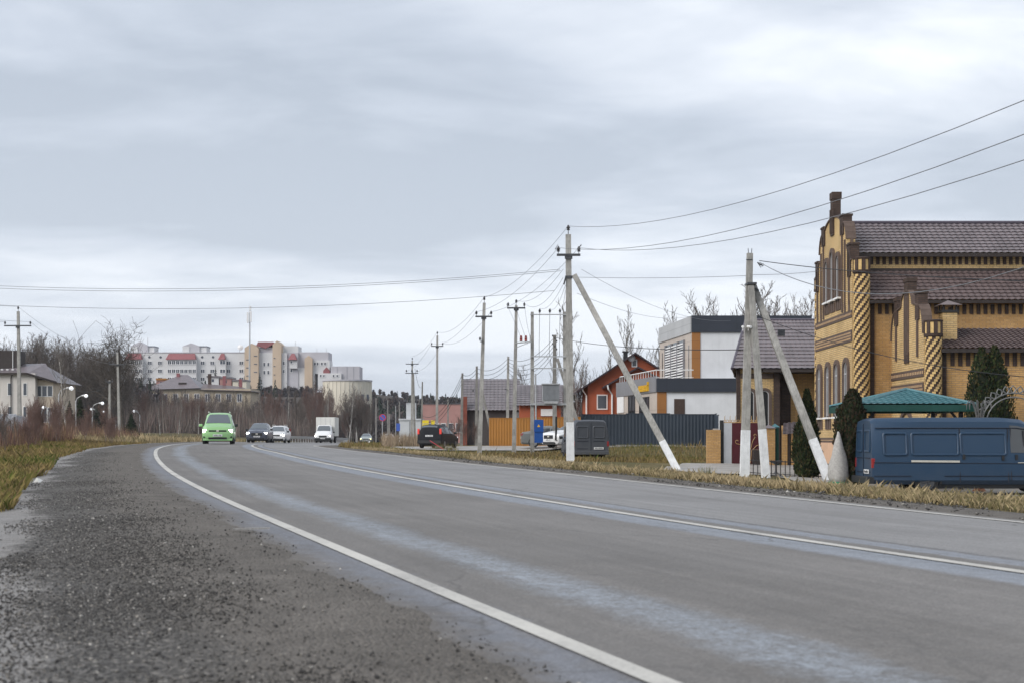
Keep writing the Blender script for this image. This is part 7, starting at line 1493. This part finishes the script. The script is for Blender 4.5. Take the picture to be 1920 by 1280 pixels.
# thicket below the flats
for i in range(120):
    Y = rnd.uniform(186, 285); px = rnd.uniform(236, 700); q = on(px, Y); tgt = (734 if px < 480 else 716 if px < 590 else 728 if px < 690 else 750) + rnd.uniform(-10, 50); h = pzz(tgt, Y) - q.z
    if px > 640 and Y < 240 : Y = 245; q = on(px, Y); h = pzz(tgt, Y) - q.z
    r_ = rnd.random(); key = 'birch%d' % rnd.randrange(3) if r_ < .22 else 'wood%d' % rnd.randrange(4) if r_ < .5 else 'shrub%d' % rnd.randrange(3)
    H0 = 12.5 if key[0] == 'b' else 13.5 if key[0] == 'w' else 5.5; plant(key, q, max(.2, h / PROT[key][1]), LT if key[0] != 'b' else 'pale trunked birch in the thicket below the flats', 'thicket below the flats')
for px, Y, yt in ((300, 172, 745), (335, 175, 752), (372, 180, 748), (590, 235, 705), (612, 230, 715), (655, 240, 712), (548, 225, 715), (690, 250, 742)): q = on(px, Y); plant('birch%d' % rnd.randrange(3), q, max(.3, (pzz(yt, Y) - q.z) / 14.0), 'pale trunked birch in the thicket below the flats', 'thicket below the flats')
# bare trees behind the houses on the right
for px, Y, yt, key, lb in ((1088, 125, 556, 'birch1', 'tall thin bare birch behind the braced pole'), (1165, 150, 572, 'birch2', 'bare birch rising behind the red house chimney'), (1222, 150, 604, 'birch0', 'bare birch between the red house and the modern building'), (1268, 160, 566, 'birch1', 'bare tree top showing over the modern building parapet'), (1345, 150, 540, 'wood1', 'bare crown over the navy roof edge left of the twin poles'), (1385, 155, 532, 'wood2', 'bare crown directly behind the twin poles'), (1470, 140, 545, 'wood3', 'bare crown over the mauve roof left of the gable'), (1500, 145, 548, 'wood0', 'bare crown touching the far spiral column'), (1105, 160, 668, 'wood0', 'low bare tree left of the red house'), (1130, 170, 690, 'shrub0', 'bare shrub behind the red house eave'), (1072, 120, 700, 'shrub1', 'bare shrub between braced pole and red house'), (1028, 140, 655, 'birch2', 'faint bare birch behind the transformer'), (985, 150, 680, 'wood2', 'low bare tree behind the low grey roof'), (1180, 165, 625, 'wood1', 'bare tree behind the ridge of the red house'), (1318, 155, 552, 'wood0', 'bare crown over the left end of the navy roof edge'), (1362, 152, 546, 'wood3', 'bare crown over the middle of the navy roof edge'), (1440, 150, 556, 'birch2', 'thin bare crown just right of the twin poles'), (1486, 142, 550, 'wood2', 'bare crown over the mauve ridge'), (1205, 160, 640, 'birch1', 'thin bare birch over the right slope of the red house'), (1145, 165, 640, 'birch0', 'thin bare birch over the left slope of the red house')):
    q = on(px, Y); H0 = 12.5 if key[0] == 'b' else 13.5 if key[0] == 'w' else 5.5; plant(key, q, (pzz(yt, Y) - q.z) / PROT[key][1], lb, 'bare trees behind the houses')
# roadside shrubs
for px, Y, h, lb in ((812, 106, 1.5, 'dry brown bush'), (858, 108, 1.9, 'dry brown bush'), (845, 103, 1.5, 'dry brown bush'), (873, 106, 1.6, 'dry brown bush'), (890, 109, 1.5, 'dry brown bush')): plant('shrub2', on(px, Y), h / 5.5, 'dry brown bush at the end of the orange fence', 'bushes by the dark wagon')
for i in range(26):
    px = rnd.uniform(60, 225); Y = rnd.uniform(58, 100); plant('shrub%d' % (1 + rnd.randrange(2)), on(px, Y), rnd.uniform(.16, .32), 'reddish bare bush on the bank below the lamps', 'red bushes on the bank')
for i in range(12):
    px = rnd.uniform(-60, 70); Y = rnd.uniform(34, 56); plant('shrub%d' % rnd.randrange(3), on(px, Y), rnd.uniform(.12, .24), 'thin dark bush in front of the pale sheet fence', 'bushes at the sheet fence')

# ---------------------------------------------------------------- masses of twigs, ridge wood
def twigs(name, x, y, h, lean, w, cols, seed, z=None, **props):
    r = np.random.default_rng(seed); n = len(x); z = gzv(x, y) if z is None else z; a = r.uniform(0, 6.28, n); ln = np.abs(r.normal(0, lean, n)) * h; tx, ty = x + np.cos(a) * ln, y + np.sin(a) * ln; b = r.uniform(0, 3.14, n); wx, wy = np.cos(b) * w, np.sin(b) * w
    v = np.stack([np.stack([x - wx, y - wy, z], 1), np.stack([x + wx, y + wy, z], 1), np.stack([tx, ty, z + h], 1)], 1); c = np.array(cols)[r.integers(0, len(cols), n)] * r.uniform(.65, 1.35, n)[:, None]
    return np_mesh(name, v.reshape(-1, 3), np.arange(n * 3).reshape(-1, 3), M['tint'], col=np.repeat(c, 3, 0), kind='stuff', **props)
BR = [(0.13, .113, .105), (0.165, .135, .12), (0.105, .092, .088), (0.21, .18, .16), (0.155, .11, .10)]
n = 26000; Yt = rng.uniform(182, 290, n); pxt = rng.uniform(232, 720, n); xt = (pxt - 960) * Yt / F; s_, o_ = to_so(xt, Yt); k = (o_ < -9.5); xt, Yt, pxt = xt[k], Yt[k], pxt[k]
hh = rng.uniform(.8, 4.4, len(xt)) * np.clip(1.0 + .5 * pnoise(xt, Yt, .12, 41), .4, 1.5) * np.where(pxt > 640, .8, 1); twigs('undergrowth', xt, Yt, hh, .22, .05, BR, 42, label='brown leafless undergrowth below the flats', category='undergrowth')
n = 9000; Yt = rng.uniform(190, 262, n); pxt = rng.uniform(-80, 240, n); xt = (pxt - 960) * Yt / F; twigs('undergrowth', xt, Yt, rng.uniform(1, 6, n), .25, .055, [(0.075, .066, .062), (0.10, .085, .078), (0.06, .055, .055)], 43, label='dark leafless undergrowth of the wood behind the cream building', category='undergrowth')
n = 26000; Yt = rng.uniform(36, 112, n); xt = (rng.uniform(-60, 262, n) - 960) * Yt / F; s_, o_ = to_so(xt, Yt); edge = 9.2 + 1.6 * pnoise(xt, Yt, .4, 44); k = (-o_ > edge) & (pnoise(xt, Yt, .35, 45) > -.35); xt, Yt = xt[k], Yt[k]
twigs('bank_weeds', xt, Yt, rng.uniform(.25, 1.15, len(xt)) * (1 + .4 * pnoise(xt, Yt, .5, 46)), .3, .014, [(0.20, .115, .085), (0.16, .085, .075), (0.25, .17, .10), (0.13, .095, .08)], 47, label='reddish dry weeds on the bank below the lamps', category='weeds')
n = 9000; Yt = rng.uniform(24, 52, n); xt = (rng.uniform(-100, 120, n) - 960) * Yt / F; s_, o_ = to_so(xt, Yt); k = (-o_ > 8.0 + 1.0 * pnoise(xt, Yt, .6, 48)); xt, Yt = xt[k], Yt[k]
twigs('bank_weeds', xt, Yt, rng.uniform(.15, .75, len(xt)), .35, .008, [(0.17, .10, .085), (0.12, .075, .075), (0.25, .18, .10)], 49, label='thin dark weeds before the pale sheet fence', category='weeds')
n = 5200; Yt = rng.uniform(96, 148, n); pxt = rng.uniform(716, 800, n); xt = (pxt - 960) * Yt / F; s_, o_ = to_so(xt, Yt); k = (o_ > 6.2) & ~((Yt > 88) & (Yt < 108) & (xt > -8.5)); xt, Yt = xt[k], Yt[k]
twigs('tall_dry_grass', xt, Yt, rng.uniform(.3, 1.25, len(xt)), .25, .02, [(0.26, .20, .135), (0.21, .155, .11), (0.31, .25, .18)], 50, label='tall dry grass between the road sign and dark wagon', category='grass')
# wooded ridge: leafless crowns and conifers seen as one mass
def ridge(name, n, pxr, Yr, top, seed, label, conf=.2):
    r = np.random.default_rng(seed); vs = []; cs = []
    for i in range(n):
        Y = r.uniform(*Yr); px = r.uniform(*pxr); x = (px - 960) * Y / F; zb = gz(x, Y); H = max(3.0, pzz(top(px) + r.uniform(-4, 14), Y) - zb)
        if r.uniform() < conf:
            m = 90; hz_ = r.uniform(.08, 1, m); rad = (1 - hz_) * H * .17 + .15; a = r.uniform(0, 6.28, m); p = np.stack([x + np.cos(a) * rad * .3, Y + np.sin(a) * rad * .3, zb + hz_ * H], 1); tip = np.stack([x + np.cos(a) * rad, Y + np.sin(a) * rad, zb + hz_ * H - rad * .35], 1); sd = np.stack([-np.sin(a), np.cos(a), np.zeros(m)], 1) * (rad * .45)[:, None]
            vs.append(np.stack([p + np.array([0, 0, .08 * H]), tip - sd, tip + sd], 1)); cs.append(np.array([.028, .040, .032]) * r.uniform(.7, 1.3, (m, 1)))
        else:
            m = 120; f = r.uniform(.02, .75, m); p = np.stack([x + r.normal(0, .06 * H, m), Y + r.normal(0, .06 * H, m), zb + f * H * .8], 1); d = np.stack([r.normal(0, .5, m), r.normal(0, .5, m), r.uniform(.5, 1.3, m)], 1); L = H * r.uniform(.12, .3, m) * (1.2 - f); w = r.uniform(.10, .30, m) * (Y / 400); a = r.uniform(0, 3.14, m); sd = np.stack([np.cos(a), np.sin(a), np.zeros(m)], 1) * w[:, None]
            p[0] = (x, Y, zb); d[0] = (0, 0, 1); L[0] = H * .8; vs.append(np.stack([p - sd, p + sd, p + d * L[:, None]], 1)); cs.append(np.array([[.085, .075, .078], [.105, .085, .08], [.07, .065, .07]])[r.integers(0, 3)] * r.uniform(.75, 1.3, (m, 1)))
    v = np.concatenate(vs); c = np.concatenate(cs); return np_mesh(name, v.reshape(-1, 3), np.arange(len(v) * 3).reshape(-1, 3), M['tint'], col=np.repeat(c, 3, 0), kind='stuff', label=label, category='wood')
ridge('far_wood', 1500, (640, 1240), (480, 800), lambda p: 744 + (p > 900) * 8, 61, 'distant wooded ridge beyond the curve', .13)
ridge('near_ridge_wood', 800, (660, 900), (330, 470), lambda p: 762, 62, 'leafless wood at the foot of the far ridge', .12)
ridge('hill_wood', 260, (180, 590), (410, 478), lambda p: 718 if p < 480 else 716, 63, 'leafless trees on the slope just below the flats', .06)
ridge('slope_wood', 240, (236, 700), (290, 390), lambda p: 752 if p < 480 else 732 if p < 590 else 748, 64, 'grey brown wood on the slope behind the thicket', .04)
ridge('right_wood', 300, (1000, 1600), (220, 330), lambda p: 735, 65, 'leafless wood far behind the houses', .1)
ridge('left_wood', 260, (-100, 300), (265, 380), lambda p: 665 + max(0, p) * .14, 66, 'dense wood far behind the cream building', .05)

# ---------------------------------------------------------------- evergreens
def leafy(name, label, cat, base, H, prof, n, size, cols, seed, group=None, twin=None, trunk=True, core=True):
    """thuja-like shrub: upright sprays of small leaf faces through an outer shell, uneven outline"""
    r = np.random.default_rng(seed); t = thing(name, label, cat, base, group=group); b = np.array(base); axes = twin or [(0, 0, 1.0)]; vs = []; cs = []
    lump = r.uniform(0, 6.28, 6)
    for (ox, oy, hs) in axes:
        m = n // len(axes); f = r.uniform(.01, 1, m); a = r.uniform(0, 6.28, m); R_ = np.interp(f, [p[0] for p in prof], [p[1] for p in prof]) * hs
        R_ = R_ * (1 + .13 * np.sin(a * 3 + lump[0] + f * 9) + .10 * np.sin(a * 5 + lump[1] - f * 17) + .07 * np.sin(f * 40 + a * 2 + lump[2])) * np.where(r.uniform(0, 1, m) < .8, r.uniform(.84, 1.12, m), r.uniform(.6, .9, m))
        p = np.stack([b[0] + ox + np.cos(a) * R_, b[1] + oy + np.sin(a) * R_, b[2] + f * H * hs], 1); out = np.stack([np.cos(a), np.sin(a), np.zeros(m)], 1); up = np.array([0, 0, 1.]) + out * r.uniform(.1, .55, m)[:, None] + r.normal(0, .18, (m, 3)); up /= np.linalg.norm(up, axis=1, keepdims=True)
        L = size * r.uniform(.7, 1.7, m); s_ = np.cross(up, out + r.normal(0, .5, (m, 3))); s_ /= np.linalg.norm(s_, axis=1, keepdims=True); s_ *= (L * .28)[:, None]; q = p + up * L[:, None]
        vs.append(np.stack([p - s_ * .5, p + up * (L * .55)[:, None] + s_, q], 1)); vs.append(np.stack([p - s_ * .5, q, p + up * (L * .55)[:, None] - s_], 1)); c = np.array(cols)[r.integers(0, len(cols), m)] * r.uniform(.6, 1.45, (m, 1)); cs += [c, c]
    v = np.concatenate(vs) - b; c = np.concatenate(cs); np_mesh('foliage', v.reshape(-1, 3), np.arange(len(v) * 3).reshape(-1, 3), M['tint'], col=np.repeat(c, 3, 0), parent=t)
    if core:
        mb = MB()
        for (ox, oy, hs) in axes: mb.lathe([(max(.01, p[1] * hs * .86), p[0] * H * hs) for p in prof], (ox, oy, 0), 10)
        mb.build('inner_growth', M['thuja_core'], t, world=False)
    if trunk: MB().tube([(0, 0, -.15), (0, 0, H * .3)], [.07, .05], 6).build('trunk', M['bark_dark'], t, world=False)
    return t
TH_ = [(0.020, .032, .014), (0.012, .019, .009), (0.036, .048, .018), (0.052, .045, .020)]; PF = [(0, .30), (.06, .46), (.22, .52), (.45, .46), (.7, .30), (.88, .14), (1.0, .02)]
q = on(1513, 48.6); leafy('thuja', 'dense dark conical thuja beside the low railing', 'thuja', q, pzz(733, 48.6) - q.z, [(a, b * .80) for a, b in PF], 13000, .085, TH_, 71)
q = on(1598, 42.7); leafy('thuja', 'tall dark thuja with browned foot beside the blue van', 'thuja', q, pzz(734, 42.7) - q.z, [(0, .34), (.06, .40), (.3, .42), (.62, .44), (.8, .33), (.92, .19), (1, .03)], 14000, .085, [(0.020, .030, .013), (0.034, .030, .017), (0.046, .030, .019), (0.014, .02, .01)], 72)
q = on(1853, 47.4); leafy('thuja', 'broad two-tipped thuja against the brick house wall', 'thuja', q, pzz(652, 47.4) - q.z, [(0, .5), (.2, .62), (.5, .58), (.75, .40), (.9, .2), (1, .03)], 17000, .09, TH_, 73, twin=[(-.22, 0, .985), (.26, .12, 1.0), (.0, -.25, .7)])
def conifer(label, px, Y, ytop, seed, wide=.2, col=(.026, .040, .030), name='spruce', group=None, lo=.05):
    q = on(px, Y); H = max(1.0, pzz(ytop, Y) - q.z); r = np.random.default_rng(seed); t = thing(name, label, 'tree', q, group=group); vs = []; cs = []; m = 1500
    hz_ = lo + (1 - lo) * r.uniform(0, 1, m) ** 1.15; lay = np.floor(hz_ * 16) / 16; rad = (1.02 - hz_) * H * wide * r.uniform(.55, 1.1, m) * (1 - .35 * (hz_ - lay) * 16); a = r.uniform(0, 6.28, m); p = np.stack([np.cos(a) * rad * .25, np.sin(a) * rad * .25, hz_ * H], 1); tip = np.stack([np.cos(a) * rad, np.sin(a) * rad, hz_ * H - rad * .22], 1); sd = np.stack([-np.sin(a), np.cos(a), r.normal(0, .3, m)], 1) * (rad * .22 + .02)[:, None]
    v = np.stack([p, tip - sd, tip + sd], 1); c = np.array(col) * r.uniform(.55, 1.6, (m, 1)); np_mesh('crown', v.reshape(-1, 3), np.arange(m * 3).reshape(-1, 3), M['tint'], col=np.repeat(c, 3, 0), parent=t); MB().tube([(0, 0, -.2), (0, 0, H * .97)], [H * .016 + .03, .02], 6).build('trunk', M['bark_dark'], t, world=False); return t
conifer('blue green spruce standing before the white flats', 487, 320, 695, 81, .2, (.030, .050, .050)); conifer('small dark spruce left of the beige tower', 404, 340, 683, 82, .18); conifer('tiny dark spruce at the foot of the beige tower', 458, 345, 702, 83, .16)
conifer('bushy dark pine left of the white footed pole', 150, 150, 740, 84, .38, (.030, .042, .022), 'pine'); conifer('low dark pine beside the white footed pole', 246, 150, 772, 85, .45, (.026, .040, .020), 'pine'); conifer('dark juniper bush in front of the cream building', 72, 112, 765, 86, .5, (.024, .030, .018), 'juniper'); conifer('dark green pine between the lamps', 185, 170, 752, 87, .42, (.026, .036, .022), 'pine'); conifer('second bushy pine among the lamps', 130, 165, 748, 88, .36, (.028, .04, .022), 'pine')
for px, Y, h in ((822, 94, .55), (845, 92, .6)): q = on(px, Y); twigs('weed_clump', q.x + rng.normal(0, .22, 130), q.y + rng.normal(0, .22, 130), rng.uniform(.2, h, 130), .4, .012, [(0.12, .12, .05), (0.18, .14, .08)], int(px), label='weed clump at the edge of the frontage', category='weeds')
q = on(1326, 51.5); twigs('weed_clump', q.x + rng.normal(0, .16, 90), q.y + rng.normal(0, .16, 90), rng.uniform(.15, .42, 90), .4, .008, [(0.10, .12, .04), (0.16, .15, .07)], 99, label='dusty weed clump at the edge of the drive', category='weeds')
for k_, pr in PROT.items():
    if not pr[2]:
        for c in list(pr[0].children): bpy.data.objects.remove(c)
        bpy.data.objects.remove(pr[0])
for o in list(COL.objects):
    for k_ in ('tmp', 'top'):
        if k_ in o: del o[k_]
# ================================================================ thin haze over the whole place
hm = bpy.data.materials.new('haze'); hm.use_nodes = True; ht = hm.node_tree; ht.nodes.clear(); ho = ht.nodes.new('ShaderNodeOutputMaterial'); hv_ = ht.nodes.new('ShaderNodeVolumePrincipled')
hv_.inputs['Color'].default_value = (0.80, 0.86, 0.95, 1); hv_.inputs['Density'].default_value = 0.00012; hv_.inputs['Anisotropy'].default_value = 0.0; ht.links.new(hv_.outputs[0], ho.inputs['Volume'])
hz_o = MB().box(-3100, 3150, -60, 3100, -3.0, 75.0).build('haze', hm); hz_o['kind'] = 'stuff'; hz_o['label'] = 'thin grey autumn haze'
